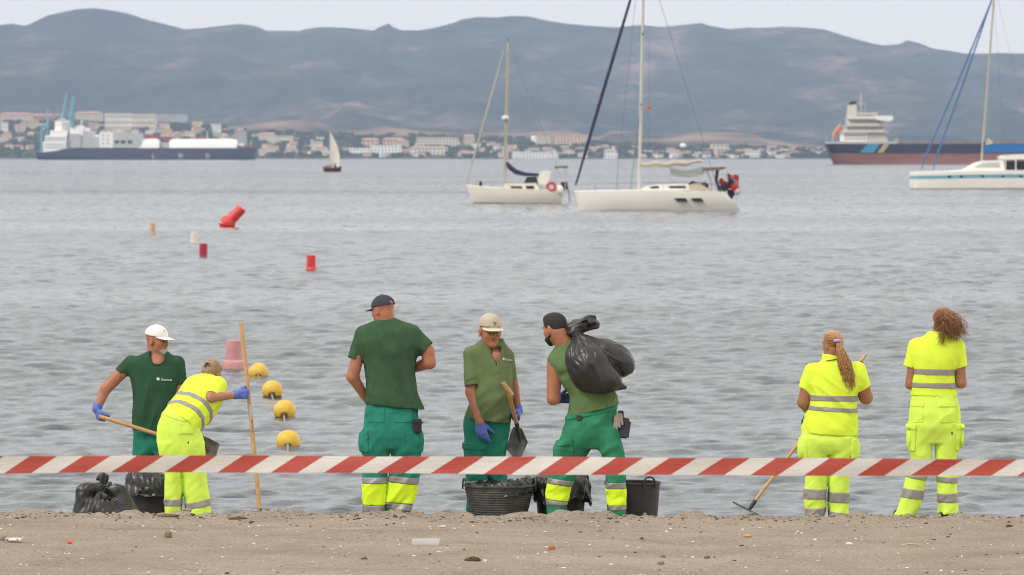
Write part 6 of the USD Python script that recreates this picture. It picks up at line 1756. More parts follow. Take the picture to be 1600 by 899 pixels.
body = F.part('body', body_f, B(842, 992, 486, gr, -42, 70), 3.0, M_SKIN_TAN, fine=(V(840, -30, -545), V(894, 32, -488), 1.15))
S = F.part('sleeveless_top', tee, B(846, 986, 520, 662, -42, 42), HC, M_VEST)
T = F.part('trousers', trou, B(846, 986, 622, gr, -44, 48), HC, M_TROUSER_B)
ff = lambda q: folds(q, 1.7, 19.0, 63, stretch=axes_to((0.85, 0, 0.5)))
for lf, a in ((legL, [(859, 899, 747, 753, 756, 761.5), (856, 895, 756, 761.5, 780.5, 785.5), (853, 888, 780.5, 785.5, 789, 790.5)]), (legR, [(947, 977, 752.7, 752.7, 762.6, 762.6), (948, 977, 762.6, 762.6, 788.4, 788.4), (950, 977, 788.4, 788.4, 796, 796)])):
    for i, k in enumerate(a):
        F.part('reflective_band' if i != 1 else 'lime_patch', both(grow(ff(lf), 1.0 if i != 1 else 0.8), bandx(*k)), B(k[0] - 9, k[1] + 9, 740, 802, -36, 42), 1.4, M_REFLECT if i != 1 else M_VIS_PATCH, parent=T)
F.part('cargo_pocket', both(grow(trou, 2.2), s_box((880, 0, -704), (16, 40, 15), r=3)), B(850, 905, 685, 726, -45, 48), 1.4, M_TROUSER_B, parent=T)
F.part('pocket_flap', both(grow(trou, 3.4), s_box((881, 0, -691), (13, 40, 4.5), R=rot_zyx(0, 0, 8), r=2)), B(860, 905, 680, 702, -45, 48), 1.0, M_TROUSER_B, parent=T)
F.part('belt', both(grow(trou, 1.2), bandx(885, 962, 649, 631, 656, 640)), B(876, 975, 620, 665, -40, 40), 1.1, M_TROUSER_B, parent=T)
F.part('belt_loop', both(grow(trou, 2.2), s_box((904, -26, -651), (3.6, 12, 3.6), r=1)), B(896, 912, 642, 662, -42, -5), 0.8, M_BLACKCLOTH, parent=T)
pouch = F.part('belt_pouch', U(s_box((974, -8, -668), (7.5, 6, 16), R=rot_zyx(0, 0, -8), r=2.5), (s_box((970, -6, -648), (4.5, 5, 7), r=2), 3), (s_box((979, -12, -670), (5, 3, 13), R=rot_zyx(0, 0, -8), r=1.5), 1.0)), B(958, 994, 635, 692, -26, 12), 0.9, mat('slate_pouch', (0.03, 0.032, 0.045), rough=0.75))
gl = []
for i, (dx, dz, ln) in enumerate(((-5, 0, 17), (-2.5, 2, 19), (0.5, 3, 16), (3.5, 3, 12))):
    gl.append((s_cap((966 + dx, -15, -650 + dz), (967 + dx * 1.5, -17, -650 - ln), 2.3, 1.7), 0.8))
F.part('tucked_glove', U(s_ell((966, -13, -650), (6.5, 4, 6)), *gl), B(952, 982, 638, 676, -26, 0), 0.8, mat('tan_leather_glove', (0.30, 0.26, 0.21), rough=0.8, var=0.2, scale=60), parent=pouch)
F.part('glove', grow(U(*hl, s_cap((871, 24, -624), (869, 18, -624), 7)), 1.1), bounds_of([(871, 24, -624), (892, 40, -624)], 15), 1.15, M_GLOVE_D if False else mat('blue_knit_glove', (0.05, 0.075, 0.24), rough=0.8, var=0.2, scale=70))
F.part('glove', grow(U(*hr), 1.1), bounds_of([(907, 32, -536), (896, 10, -512)], 16), 1.2, M_GLOVE_D)
F.part('hair', U(H.scalp(0.055, low=-0.68, front=0.50, nape=0.75), (H.e((0, 0.1, 0.72), (0.55, 0.6, 0.36)), 3)), (H.c - 32, H.c + 32), 0.9, M_DKHAIR)
F.part('beard', both(grow(U(H.e((0, 0.36, -0.62), (0.53, 0.40, 0.38)), (H.c2((-0.50, 0.0, -0.45), (0, 0.50, -0.90), 0.15), 3), (H.c2((0.50, 0.0, -0.45), (0, 0.50, -0.90), 0.15), 3)), 1.0), half(H.w((0, 0, -0.40)), H.R @ V(0, 0.35, 1))), (H.c - 32, H.c + 32), 0.9, M_DKHAIR)
boots(F, [(870, 12, -12, 0), (964, -12, 20, 0)], gr)
# ================================================================== tools, tubs, bags, tape and litter on the beach
def crew_pt(px, py, D0, dy=0.0):
    """A point dy metres behind the plane y = D0, on the sight line of a pixel."""
    return ray(px, py, D0 + dy)

def tool(name, D0, **kw):
    class T_: pass
    t = T_()
    t.D = D0
    t.s = FPX / D0
    t.o = ray(*kw.pop('at'), D0)
    t.t = thing(name, t.o, **kw)
    t.p = lambda px, py, y=0.0: np.array([ray(px, py, D0)[0], D0 + y / t.s, ray(px, py, D0)[2]]) - t.o      # y in traced units
    return t

# ---- long pole held by the bending woman
t = tool('pole', 40.0, at=(405, 801), label='long pale wooden pole held upright at arm length by the bending woman', category='pole')
k = 1 / t.s
bend = [t.p(374.5, 506, 36), t.p(381, 560, 34), t.p(386.5, 616, 32)]
obj('handle', tube([t.p(374.3, 505, 36), t.p(374.6, 507, 36)] + bend[1:] + [t.p(389.2, 641, 31)], np.array([2.6, 3.2, 3.2, 3.2, 3.2]) * k, 12), M_WOOD, t.t, smooth=40)
obj('handle', tube([t.p(389.6, 646, 31), t.p(395.5, 705, 29), t.p(404.5, 798, 24)], np.array([3.2, 3.3, 3.3]) * k, 12), M_WOOD, t.t, smooth=40)
obj('taped_joint', tube([t.p(388.6, 634, 31), t.p(389.2, 641, 31), t.p(390.3, 653, 31)], np.array([3.7, 3.9, 3.6]) * k, 12), mat('silver_tape', (0.45, 0.45, 0.46), rough=0.35, metallic=0.5, bump=0.4), t.t, smooth=40)
obj('ferrule', tube([t.p(404.4, 797, 24), t.p(405.2, 804, 23)], np.array([3.5, 3.3]) * k, 12), M_BLACKIRON, t.t, smooth=40)
w = meshkit.text_mesh('BELLOTA', 3.4 * k, 0.3 * k)
v = w.vertices
a = t.p(391.5, 657, 31); d = t.p(393.6, 681, 30) - a; d /= np.linalg.norm(d)
side = np.cross(d, V(0, -1, 0)); side /= np.linalg.norm(side)
hb = 1.7 * k
yy = np.sqrt(np.maximum((3.28 * k) ** 2 - (v[:, 1] - hb) ** 2, 0)) + 0.0006 + v[:, 2]
obj('lettering', trimesh.Trimesh(a + v[:, :1] * d + (v[:, 1:2] - hb) * -side * -1.0 + yy[:, None] * V(0, -1, 0), w.faces, process=False), M_BLACKIRON, t.t)

# ---- rake
t = tool('rake', 40.1, at=(1172, 800), label='metal rake with a long wooden handle slanting in front of the ponytail woman', category='rake')
k = 1 / t.s
A, Bp = t.p(1178, 786, 6), t.p(1355.5, 556, 42)
obj('handle', tube([A, A + (Bp - A) * 0.5, Bp], np.array([2.9, 2.7, 2.9]) * k, 12), M_WOOD, t.t, smooth=40)
obj('socket', tube([t.p(1171, 797, 5), t.p(1174, 792.5, 5.4), t.p(1181, 782.5, 6.5)], np.array([2.2, 3.2, 3.5]) * k, 12), M_BLACKIRON, t.t, smooth=40)
b0, b1 = t.p(1145, 784.5, -6), t.p(1186, 806.5, 12)
obj('bar', tube(np.linspace(b0, b1, 5), 1.5 * k, 8, flat=0.7), M_STEEL, t.t, smooth=40)
for i in range(14):
    u = i / 13
    q = b0 + (b1 - b0) * u
    obj('tine', tube([q, q + V(2.6, -5, 1.0) * k, q + V(4.5, -7, -4.5) * k], np.array([0.75, 0.65, 0.4]) * k, 5), M_STEEL, t.t)

# ---- the polo man's shovel
t = tool('shovel', 40.6, at=(806, 690), label='wooden-handled shovel held blade down by the man in the olive polo', category='shovel')
k = 1 / t.s
obj('grip', tube([t.p(785.6, 595.5, -50), t.p(786, 596.2, -50), t.p(800.3, 615.2, -44), t.p(800.8, 616, -44)], np.array([2.6, 3.5, 3.5, 2.6]) * k, 12), M_WOOD, t.t, smooth=40)
obj('shaft', tube([t.p(793.4, 607, -47), t.p(799, 628, -40), t.p(807.5, 662, -22)], np.array([3.1, 3.1, 3.2]) * k, 12), M_WOOD_D, t.t, smooth=40)
obj('socket', tube([t.p(806.8, 659, -23), t.p(810, 674, -17), t.p(813, 690, -12)], np.array([3.7, 3.3, 1.6]) * k, 10), M_BLACKIRON, t.t, smooth=40)
def plate(t, outline, thick, m, bow=3.0, name='blade'):
    """A pressed steel blade: a filled outline of (px, row, depth), dished and thick."""
    from shapely.geometry import Polygon, Point
    o = np.array(outline, float)
    poly = Polygon(o[:, :2]).buffer(1.2).buffer(-1.2)
    v, f = trimesh.creation.triangulate_polygon(Polygon(o[:, :2]), engine='earcut')
    m0 = trimesh.Trimesh(np.c_[v, np.zeros(len(v))], f).subdivide().subdivide().subdivide()
    p = m0.vertices
    c = np.c_[o[:, :2], np.ones(len(o))]
    co, *_ = np.linalg.lstsq(c, o[:, 2], rcond=None)
    rim = np.array([Polygon(o[:, :2]).exterior.distance(Point(x, y)) for x, y in p[:, :2]])
    depth = np.c_[p[:, :2], np.ones(len(p))] @ co + bow * np.clip(rim / 8, 0, 1)
    P = np.array([t.p(x, y, d) for (x, y), d in zip(p[:, :2], depth)])
    n = len(P)
    top, bot = P, P + V(0, thick / t.s, 0)
    edges = trimesh.grouping.group_rows(m0.edges_sorted, require_count=1)
    e = m0.edges[edges]
    sidef = np.vstack([np.stack([e[:, 0], e[:, 1], e[:, 1] + n], 1), np.stack([e[:, 0], e[:, 1] + n, e[:, 0] + n], 1)])
    return obj(name, trimesh.Trimesh(np.vstack([top, bot]), np.vstack([m0.faces, m0.faces[:, ::-1] + n, sidef]), process=False), m, t.t, smooth=30)
plate(t, [(802, 667, -9), (815, 669, -6), (825, 691, -3), (818, 707, -6), (811.5, 719, -9), (801, 713, -12), (791.5, 702, -14), (796.5, 680, -12)], 1.2, M_STEEL, bow=4)

# ---- the white-capped man's shovel
t = tool('shovel', 41.2, at=(330, 706), label='muddy square shovel with a long handle, its blade sticking out behind the bending woman', category='shovel')
k = 1 / t.s
obj('shaft', tube([t.p(156, 650, -14), t.p(200, 663.5, -13), t.p(250, 679, -12), t.p(306, 696, -10)], 3.1 * k, 12), M_WOOD, t.t, smooth=40)
obj('socket', tube([t.p(300, 694, -10), t.p(314, 697, -10), t.p(322, 699, -9)], np.array([3.7, 3.4, 1.8]) * k, 10), M_BLACKIRON, t.t, smooth=40)
plate(t, [(312, 679, -4), (328, 685, -8), (344, 693, -12), (341, 703, -13), (338, 713, -12), (322, 715, -8), (304, 712, -3), (307, 695, -3)], 1.2, M_RUSTY, bow=3)

# ---- black tubs and their bag liners
M_RUBBER = mat('dusty_black_rubber', (0.020, 0.020, 0.021), rough=0.7, color2=(0.085, 0.08, 0.075), scale=14, detail=8, bump=0.3, bscale=120, bdist=0.002)
M_RUBBER_D = mat('black_rubber', (0.012, 0.012, 0.013), rough=0.55, color2=(0.026, 0.025, 0.025), scale=12, detail=8)
M_BAG = mat('black_bag_film', (0.010, 0.010, 0.011), rough=0.36, var=0.3, scale=20, bump=0.35, bscale=60, bdist=0.006, spec=0.6)

def tub(D0, cx, rim_row, rw, bw, depth_ratio=0.9, **kw):
    s_ = FPX / D0
    gz = float(sand_h(np.array(ray(cx, 800, D0)[0]), np.array(D0))) - 0.015
    base = ray(cx, 800, D0); base[2] = gz
    top = ray(cx, rim_row, D0)[2] - gz
    r1, r0 = rw / 2 / s_, bw / 2 / s_
    t = thing('tub', base, **kw)
    n = 14
    ribs = 0.0015 if kw['label'].startswith('wide') else 0.0002
    prof = [(0, 0.006), (r0 * 0.96, 0.006), (r0, 0.0)]
    for i in range(n + 1):
        u = i / n
        r = r0 + (r1 - r0) * u
        prof += [(r + ribs, top * u + 0.001), (r - ribs * 0.5, top * (u + 0.55 / n))] if i < n else [(r, top)]
    prof += [(r1 + 0.008, top), (r1 + 0.009, top + 0.012), (r1 + 0.002, top + 0.016), (r1 - 0.008, top + 0.010), (r0 - 0.008, 0.02), (0, 0.02)]
    m = t_mat = kw.get('m')
    return t, prof, top, r1, r0, s_

def make_tub(D0, cx, rim_row, rw, bw, m, handles, **kw):
    t, prof, top, r1, r0, s_ = tub(D0, cx, rim_row, rw, bw, **kw)
    obj('body', lathe(prof, 56), m, t, smooth=50 if m is M_RUBBER_D else 30)
    for az in handles:
        a = math.radians(az)
        c = V(math.sin(a), -math.cos(a), 0)
        tt = V(math.cos(a), math.sin(a), 0)
        w = 0.062
        th = np.linspace(0, math.pi, 11)
        pts = [c * (r1 + 0.004) + tt * w * math.cos(x) + V(0, 0, top + 0.004 + 0.062 * math.sin(x)) for x in th]
        pts = [pts[0] - V(0, 0, .03)] + pts + [pts[-1] - V(0, 0, .03)]
        obj('handle', tube(pts, 0.0075, 8), m, t, smooth=40)
    return t, top, r1, s_

def liner(name, D0, cx, rim_row, rw, lean, parent_at, seed, skirt, high, spread=(0, 2 * math.pi), **kw):
    """Crumpled bag film bulging over a rim: a ring sheet from inside the tub, over the rim and down as an uneven skirt."""
    s_ = FPX / D0
    o = ray(cx, rim_row, D0)
    t = thing(name, o, **kw)
    na, nr = 150, 26
    a = np.linspace(spread[0], spread[1], na)
    u = np.linspace(0, 1, nr)
    A_, U_ = np.meshgrid(a, u)
    R = rw / 2 / s_
    prof_r = np.interp(U_, [0, 0.3, 0.5, 0.62, 1.0], [0.05, 0.72, 0.93, 1.05, 1.09]) * R
    nz = lambda f, sd: meshkit.fbm(np.stack([np.cos(A_) * f, np.sin(A_) * f, U_ * f * 0.8 + sd], -1), 3, seed + sd)
    drop = skirt * (0.45 + 1.1 * nz(1.2, 3))
    prof_z = np.interp(U_, [0, 0.3, 0.5, 0.60, 0.66], [-0.03, high * 0.8, high, high * 0.5, 0.0]) - np.clip((U_ - 0.62) / 0.38, 0, 1) * drop
    rr = prof_r + 0.05 * (nz(2.6, 5) - 0.5) * (U_ + 0.2) + 0.014 * (np.abs(2 * nz(6, 7) - 1) * 2 - 0.5) * np.clip(U_ * 2, 0, 1) + 0.02 * np.clip(U_ - 0.55, 0, 1)
    zz = prof_z + 0.10 * (nz(2.2, 9) - 0.5) * np.clip(1 - np.abs(U_ - 0.42) * 2, 0.1, 1) + 0.014 * (np.abs(2 * nz(5, 11) - 1) * 2 - 0.6) + lean * np.cos(A_) * 1.0 * np.clip(1 - abs(0.45 - U_) * 2, 0, 1)
    obj('film', grid(np.stack([rr * np.cos(A_), rr * np.sin(A_), zz], -1)), M_BAG, t, smooth=28)
    return t

make_tub(40.35, 780, 759.5, 110, 84, M_RUBBER, (-78, 100), label='wide grey dusty rubber tub in front of the man in the olive polo', category='tub')
liner('bag_liner', 40.35, 784, 760.5, 92, 0.02, None, 11, 0.05, 0.055, label='crumpled black bag spilling over the rim of the wide dusty tub', category='bag')
make_tub(40.5, 876, 752, 82, 70, M_RUBBER_D, (70,), label='black tub behind the striding man, draped with a bag', category='tub')
liner('bag_liner', 40.5, 877, 752, 84, 0.0, None, 23, 0.16, 0.05, label='wrinkled black bag hanging over the tub behind the striding man', category='bag')
make_tub(40.3, 988.5, 755.5, 86, 76, M_RUBBER_D, (35, 215), label='plain black tub with an upright handle right of the striding man', category='tub')
make_tub(40.6, 246, 753, 84, 72, M_RUBBER_D, (), label='black tub standing behind the bending woman', category='tub')
liner('bag_liner', 40.6, 243, 753, 88, -0.03, None, 37, 0.10, 0.07, label='crumpled dark bag draped over the tub behind the bending woman', category='bag')

def pleats(f, knot, axis, n, amp, reach, seed):
    knot, axis = V(*knot), V(*axis)
    axis = axis / np.linalg.norm(axis)
    h = V(0, 1, 0) if abs(axis[1]) < 0.8 else V(1, 0, 0)
    e1 = np.cross(axis, h); e1 /= np.linalg.norm(e1)
    e2 = np.cross(axis, e1)
    def g(P):
        d = f(P)
        near = np.abs(d) < amp * 4 + 3
        Q = P[near] - knot
        r = np.linalg.norm(Q, axis=1)
        th = np.arctan2(Q @ e1, Q @ e2) + 0.5 * (meshkit.noise(P[near] / 22, seed) - 0.5)
        w = np.exp(-((r - reach * 0.25) / reach) ** 2 * 1.4)
        big = (np.abs(np.sin(th * n / 2 + 3 * meshkit.noise(P[near] / 30, seed + 1))) - 0.6)
        wr = 1 - np.abs(2 * meshkit.fbm(np.stack([th * n / 2.5, r / 40, 0 * r], 1), 2, seed + 2) - 1) * 3
        soft = meshkit.fbm(P[near] / 24, 2, seed + 4) - 0.5
        d = d.copy()
        d[near] += -amp * w * (big * 0.9 + 0.5 * np.clip(wr, -1, 1)) - amp * 2.2 * soft
        return d
    return g

def bag_thing(D0, x0, f, box, h, knots, **kw):
    F = Figure('bin_bag', x0, ground_row(D0, ray(x0, 800, D0)[0]), D0, **kw)
    F.part('sack', f, box, h, M_BAG)
    for kf, kb in knots:
        F.part('knot', kf, kb, 0.9, M_BAG)
    return F

# ---- the knotted bag standing at the left
D0 = 39.95
gr0 = ground_row(D0)
knot = (160, -2, -762)
sk = U(s_cap((133, 2, -806), (129, 0, -767), 21, 9), (s_cap((192, 2, -806), (186, 0, -768), 27, 10), 7), (s_ell((162, 4, -796), (38, 27, 22)), 9), (s_cap((140, -4, -765), knot, 8, 4), 6), (s_cap((178, -4, -767), knot, 9, 4), 6), (s_cap((162, -12, -800), knot, 14, 5), 6), k=6)
sk = both(folds(pleats(sk, knot, (0.1, -0.3, 1), 20, 2.6, 34, 3), 1.2, 15, 31, stretch=axes_to((0.25, 0, 1))), half((0, 0, -gr0 - 6), (0, 0, -1)))
kn = U(s_ell((158, -3, -764), (7, 7, 5)), (s_cap((158, -3, -764), (163, -1, -744), 4.5, 4.5), 2), (s_ell((160, -1, -747), (7.5, 3.5, 8)), 3), (s_cap((158, -4, -764), (166, -14, -776), 3, 4), 2), (s_cap((158, -3, -764), (172, -3, -758), 3, 4), 2))
kn = folds(kn, 2.2, 8, 5, stretch=axes_to((0.2, 0.1, 1)))
bag_thing(D0, 163, sk, B(105, 225, 748, gr0 + 8, -36, 40), 1.2, [(kn, B(142, 184, 735, 786, -24, 16))], label='knotted shiny black bin bag standing on the sand at far left', category='bin bag')

# ---- the bag on the man's shoulder
D0 = 39.95
knot = (901, -16, -526)
b1 = U(s_ell((921, -30, -574), (33, 30, 37)), (s_ell((944, -30, -589), (27, 27, 22)), 12), (s_ell((898, -26, -560), (13, 18, 24)), 10), (s_cap((914, -24, -552), knot, 24, 8), 12), (s_cap((955, -28, -598), (976, -26, -603.5), 9, 2.5), 6), k=8)
b1 = folds(pleats(b1, knot, (0.5, -0.3, -1), 18, 2.6, 46, 13), 1.0, 20, 33, stretch=axes_to((0.3, 0, -1)))
b2 = U(s_ell((955, -8, -560), (32, 26, 24)), (s_ell((974, -8, -570), (16, 22, 19)), 8), (s_cap((940, -10, -548), knot, 20, 7), 14), (s_ell((966, -8, -548), (8, 16, 12)), 8), k=8)
b2 = folds(pleats(b2, knot, (0.9, 0.0, -0.5), 14, 2.6, 50, 23), 1.3, 20, 34, stretch=axes_to((0.9, 0, -0.5)))
tail = U(s_cap(knot, (895, -14, -513), 7, 8.5), (s_ell((904, -10, -509), (13, 9, 9)), 4), (s_ell((922, -8, -503), (12, 9, 10)), 4), (s_ell((930, -6, -505), (6, 7, 7)), 2), (s_cap((893, -14, -512), (890, -12, -524), 6, 4), 3))
tail = folds(tail, 3.4, 13, 15, stretch=axes_to((1, 0, 0.3)))
sk = U(b1, (b2, 2.5))
bag_thing(D0, 930, sk, B(875, 1000, 505, 622, -68, 30), 1.2, [(tail, B(876, 946, 486, 540, -32, 12))], label='big bulging black bin bag slung over the striding man shoulder', category='bin bag')

# ---- barrier tape between two stakes
TD = 25.0
def film(name, c, through):
    return usdkit.material(stage, '/World/Looks/' + name, {'tc': ('texture_coordinate', {}), 'n': ('noise_texture', {'scale': 3.0, 'detail': 5.0}), 'r': ('rgb_ramp', {'ramp': [(0.3, tuple(np.array(c) * 0.9)), (0.7, tuple(np.array(c) * 1.06))]}),
        'mp': ('mapping', {'scale': (2.0, 2.0, 30.0)}), 'bn': ('noise_texture', {'scale': 5.0, 'detail': 3.0}), 'b': ('bump', {'strength': 0.35, 'distance': 0.01}),
        'p': ('principled_bsdf', {'roughness': 0.4}), 't': ('transparent_bsdf', {'color': tuple(np.clip(np.array(c) * 1.4 + 0.1, 0, 1))}), 'm': ('mix_closure', {'fac': through})},
        [('tc.object', 'n.vector'), ('n.fac', 'r.fac'), ('r.color', 'p.base_color'), ('tc.object', 'mp.vector'), ('mp.vector', 'bn.vector'), ('bn.fac', 'b.height'), ('b.normal', 'p.normal'), ('p.BSDF', 'm.closure1'), ('t.BSDF', 'm.closure2')], surface='m.closure')
M_TAPE_W = film('tape_white', (0.66, 0.64, 0.61), 0.06)
M_TAPE_R = film('tape_red', (0.47, 0.080, 0.060), 0.14)
t = thing('barrier_tape', (0, TD, 0), label='red and white striped barrier tape stretched across the foreground', category='barrier tape')
def tape_pts(px):
    d = (px - 800) / 800.0
    top = 712.8 + 5.2 * (px / 1600.0) - 1.6 * (d * d - 1) * -1.0
    hgt = np.interp(px, [-600, 0, 300, 1000, 1600, 2200], [27, 27.5, 26.0, 27.5, 26.5, 26])
    return top, top + hgt
def tape_strip(x0t, x1t, x0b, x1b, n=5, off=0.0):
    u = np.linspace(0, 1, n)
    w = np.linspace(0, 1, 5)
    P = np.zeros((5, n, 3))
    for i, ww in enumerate(w):
        for j, uu in enumerate(u):
            px = (x0t + (x1t - x0t) * uu) * (1 - ww) + (x0b + (x1b - x0b) * uu) * ww
            a, b = tape_pts(px)
            q = ray(px, a + (b - a) * ww, TD)
            P[i, j] = q - V(0, TD, 0) + V(0, 0.010 * math.sin(px / 140.0) + 0.009 * (ww - 0.5) * math.sin(px / 210 + 1) + 0.004 * math.sin(ww * 3.1 + px / 60) + off, 0.003 * (ww - 0.5) * math.sin(px / 75.0) + 0.002 * math.sin(px / 230.0))
    front = grid(P)
    back = grid(P + V(0, 0.0006, 0))
    return trimesh.util.concatenate([trimesh.Trimesh(*front, process=False), trimesh.Trimesh(back[0], back[1][:, ::-1], process=False)])
# stripes: red ones traced along the top edge, pitch 83 px
x = 47.0 - 83.3 * 8
kk = 0
while x < 1600 + 83 * 7:
    w = 42.5
    s_ = 41.0
    obj('red_stripe', tape_strip(x, x + w, x - s_, x + w - s_, 4, -0.0003), M_TAPE_R, t, smooth=True)
    obj('white_stripe', tape_strip(x + w, x + 83.3, x + w - s_, x + 83.3 - s_, 4), M_TAPE_W, t, smooth=True)
    x += 83.3
    kk += 1

for sx, word in ((-1, 'left'), (1, 'right')):
    px = 800 + sx * (800 + 620)
    q = ray(px, tape_pts(px)[0], TD)
    gz = float(sand_h(np.array(q[0]), np.array(TD)))
    st_ = thing('stake', (q[0], TD + 0.03, gz), label=f'wooden stake that holds the {word} end of the barrier tape', category='stake')
    obj('post', tube([V(0, 0, -0.3), V(0, 0, q[2] - gz + 0.10), V(0, 0, q[2] - gz + 0.12)], [0.024, 0.024, 0.016], 10), M_WOOD, st_, smooth=40)
    obj('tie', tube([V(0.026 * math.cos(a), 0.026 * math.sin(a), q[2] - gz - 0.05) for a in np.linspace(0, 6.2, 12)], 0.006, 6), M_BLACKIRON, st_, smooth=40)

# ---- litter and beach debris
rg = np.random.default_rng(12)
def on_sand(px, py):
    ds = np.linspace(29.5, 39.6, 500)
    pts = np.array([ray(px, py, d) for d in ds])
    hit = np.nonzero(pts[:, 2] <= sand_h(pts[:, 0], pts[:, 1]))[0]
    return pts[hit[0]] if len(hit) else pts[-1]
M_SHELL = mat('bleached_shell', (0.62, 0.58, 0.50), rough=0.6)
M_WEED = mat('dried_weed', (0.06, 0.04, 0.025), rough=0.9, var=0.4, scale=30)
M_STONE = mat('beach_stone', (0.16, 0.14, 0.12), rough=0.9, var=0.4, scale=5)
def scatter(n, xr, yr, size, seed, flat=0.45, face='ico'):
    r = np.random.default_rng(seed)
    out = []
    for i in range(n):
        x, y = r.uniform(*xr), yr(r)
        z = float(sand_h(np.array(x), np.array(y)))
        s_ = size * r.lognormal(0, 0.45)
        m = trimesh.creation.icosphere(0 if size < 0.009 else 1)
        m.vertices = m.vertices * (1 + (0.35 if size < 0.009 else 0.16) * r.normal(size=m.vertices.shape)) * V(1, r.uniform(0.5, 1), flat) * s_
        a = r.uniform(0, 6.28)
        c_, sn = math.cos(a), math.sin(a)
        v = m.vertices
        out.append(trimesh.Trimesh(np.stack([v[:, 0] * c_ - v[:, 1] * sn + x, v[:, 0] * sn + v[:, 1] * c_ + y, v[:, 2] + z + s_ * 0.15], 1), m.faces, process=False))
    return cat(out)
obj('shell_fragments', scatter(520, (-4.7, 4.9), lambda r: r.uniform(29.5, 39.3), 0.0075, 1), M_SHELL, kind='stuff', label='scattered bleached shell fragments over the sand', category='shells')
obj('dried_seaweed', cat(scatter(420, (-4.7, 4.9), lambda r: 39.3 - abs(r.normal(0, 0.7)), 0.009, 2), scatter(90, (-4.7, 4.9), lambda r: r.uniform(29.8, 39), 0.009, 3)), M_WEED, kind='stuff', label='dark dry seaweed crumbs along the top of the beach', category='seaweed')
obj('sand_clods', scatter(520, (-4.8, 4.9), lambda r: 39.35 + r.normal(0, 0.32), 0.012, 4, 0.65), sand_mat, kind='stuff', label='loose clods of sand along the crest', category='sand clods')
obj('pebbles', scatter(90, (-4.7, 4.9), lambda r: r.uniform(29.8, 39.2), 0.0085, 5, 0.6), M_STONE, kind='stuff', label='small dark pebbles strewn over the sand', category='pebbles')

def litter(name, m, mt, px, py, up=0.0, smooth=30, **kw):
    p = on_sand(px, py) + V(0, 0, up)
    return obj(name, m.apply_translation(p), mt, smooth=smooth, **kw)
M_CUP = usdkit.material(stage, '/World/Looks/frosted_plastic', {'a': ('principled_bsdf', {'base_color': (0.62, 0.62, 0.62), 'roughness': 0.25}), 'b': ('transparent_bsdf', {'color': (0.9, 0.9, 0.9)}), 'm': ('mix_closure', {'fac': 0.22})}, [('b.BSDF', 'm.closure1'), ('a.BSDF', 'm.closure2')], surface='m.closure')
cup = lathe([(0.0, 0.0), (0.033, 0.0), (0.034, 0.004), (0.040, 0.08), (0.047, 0.19), (0.049, 0.196), (0.045, 0.19), (0.032, 0.006), (0, 0.006)], 24)
cup.apply_transform(trimesh.transformations.rotation_matrix(math.radians(93), [0, 1, 0]))
cup.apply_transform(trimesh.transformations.rotation_matrix(math.radians(-6), [0, 0, 1]))
litter('plastic_cup', cup, M_CUP, 644, 852, 0.014, label='clear plastic cup lying half sunk in the sand', category='plastic cup')
pap = trimesh.Trimesh(*grid(np.stack([*np.meshgrid(np.linspace(-0.06, 0.06, 9), np.linspace(-0.05, 0.05, 7)), 0.018 * rg.random((7, 9))], -1)), process=False)
litter('paper_scrap', pap, mat('dirty_white_paper', (0.55, 0.52, 0.54), rough=0.8), 22, 847, 0.012, smooth=False, label='crumpled white paper scrap on the sand at far left', category='paper')
def lump(sx, sy, sz, seed):
    m = trimesh.creation.icosphere(2)
    m.vertices = m.vertices * (0.75 + 0.5 * meshkit.fbm(m.vertices * 1.6 + seed, 3, seed))[:, None] * V(sx, sy, sz)
    return m
litter('stone', lump(0.036, 0.03, 0.03, 3), M_STONE, 4, 845, 0.012, label='grey stone beside the paper scrap at far left', category='stone')
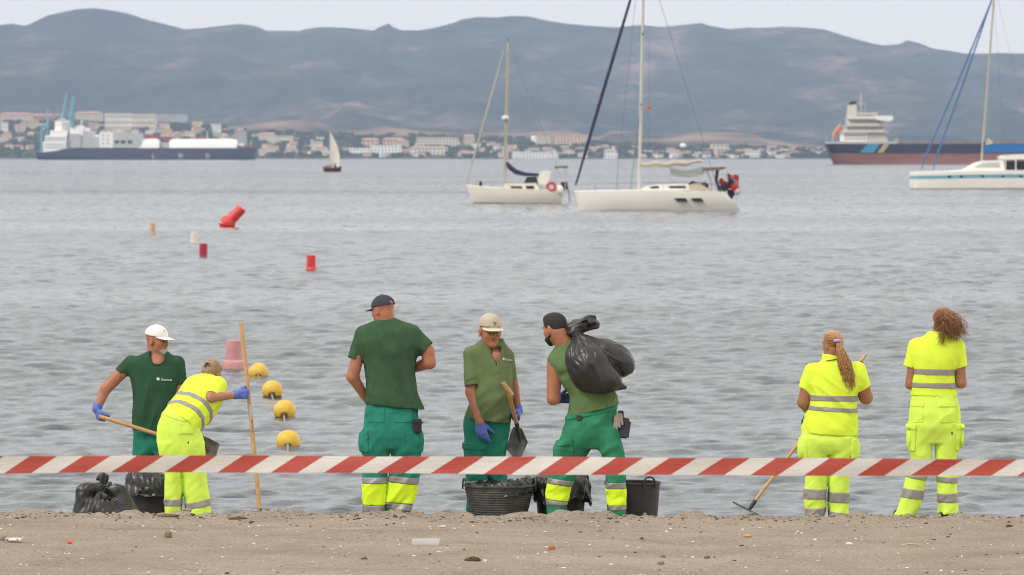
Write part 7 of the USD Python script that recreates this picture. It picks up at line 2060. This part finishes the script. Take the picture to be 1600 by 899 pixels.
litter('bottle_cap', lathe([(0, 0.012), (0.017, 0.012), (0.018, 0.010), (0.019, 0), (0.017, 0), (0.016, 0.008), (0, 0.009)], 18).apply_transform(trimesh.transformations.rotation_matrix(0.5, [1, 0.4, 0])), mat('red_plastic', (0.55, 0.05, 0.05), rough=0.4), 109, 850, 0.008, label='red plastic bottle cap on the sand', category='bottle cap')
litter('stone', lump(0.03, 0.024, 0.035, 8), mat('tan_stone', (0.22, 0.15, 0.09), rough=0.9, var=0.3), 263, 840, 0.016, label='tan stone standing on the sand below the bending woman', category='stone')
litter('weed_clump', lump(0.08, 0.05, 0.014, 9), M_WEED, 372, 812, 0.006, label='brown clump of dried weed near the pole tip', category='seaweed clump')
litter('weed_clump', lump(0.09, 0.05, 0.018, 19), mat('red_brown_weed', (0.13, 0.07, 0.045), rough=0.9, var=0.3), 262, 808, 0.006, label='reddish brown weed patch below the tub behind the bending woman', category='seaweed clump')
litter('leaf', lump(0.026, 0.012, 0.022, 14), mat('rusty_leaf', (0.36, 0.13, 0.05), rough=0.8), 862, 860, 0.012, label='small rust coloured dry leaf in the middle of the sand', category='leaf')
litter('leaf', lump(0.034, 0.02, 0.014, 15), mat('ochre_leaf', (0.42, 0.28, 0.10), rough=0.8), 1168, 840, 0.01, label='ochre dry leaf below the rake', category='leaf')
litter('stick', tube([V(-0.07, 0, 0), V(-0.01, 0.01, 0.008), V(0.05, 0, 0.004), V(0.068, 0.02, 0.006)], [0.004, 0.0045, 0.004, 0.003], 6), mat('bleached_stick', (0.55, 0.42, 0.25), rough=0.8), 1425, 853, 0.006, label='pale forked stick lying on the sand at right', category='stick')
for i, (px, py) in enumerate(((1033, 882), (1105, 873), (1036, 871))):
    litter('stone', lump(0.022, 0.018, 0.014, 30 + i), M_STONE, px, py, 0.006, label=('dark pebble nearest the bottom edge right of centre', 'dark stone right of the pair of pebbles, below the rake', 'brown stone just above the lowest dark pebble')[i], category='stone')
litter('shell', lump(0.03, 0.014, 0.008, 41), M_SHELL, 692, 824, 0.006, label='white shell above the plastic cup', category='shell')
litter('shell', lump(0.026, 0.014, 0.014, 42), M_SHELL, 1327, 852, 0.008, label='white shell left of the pale stick', category='shell')
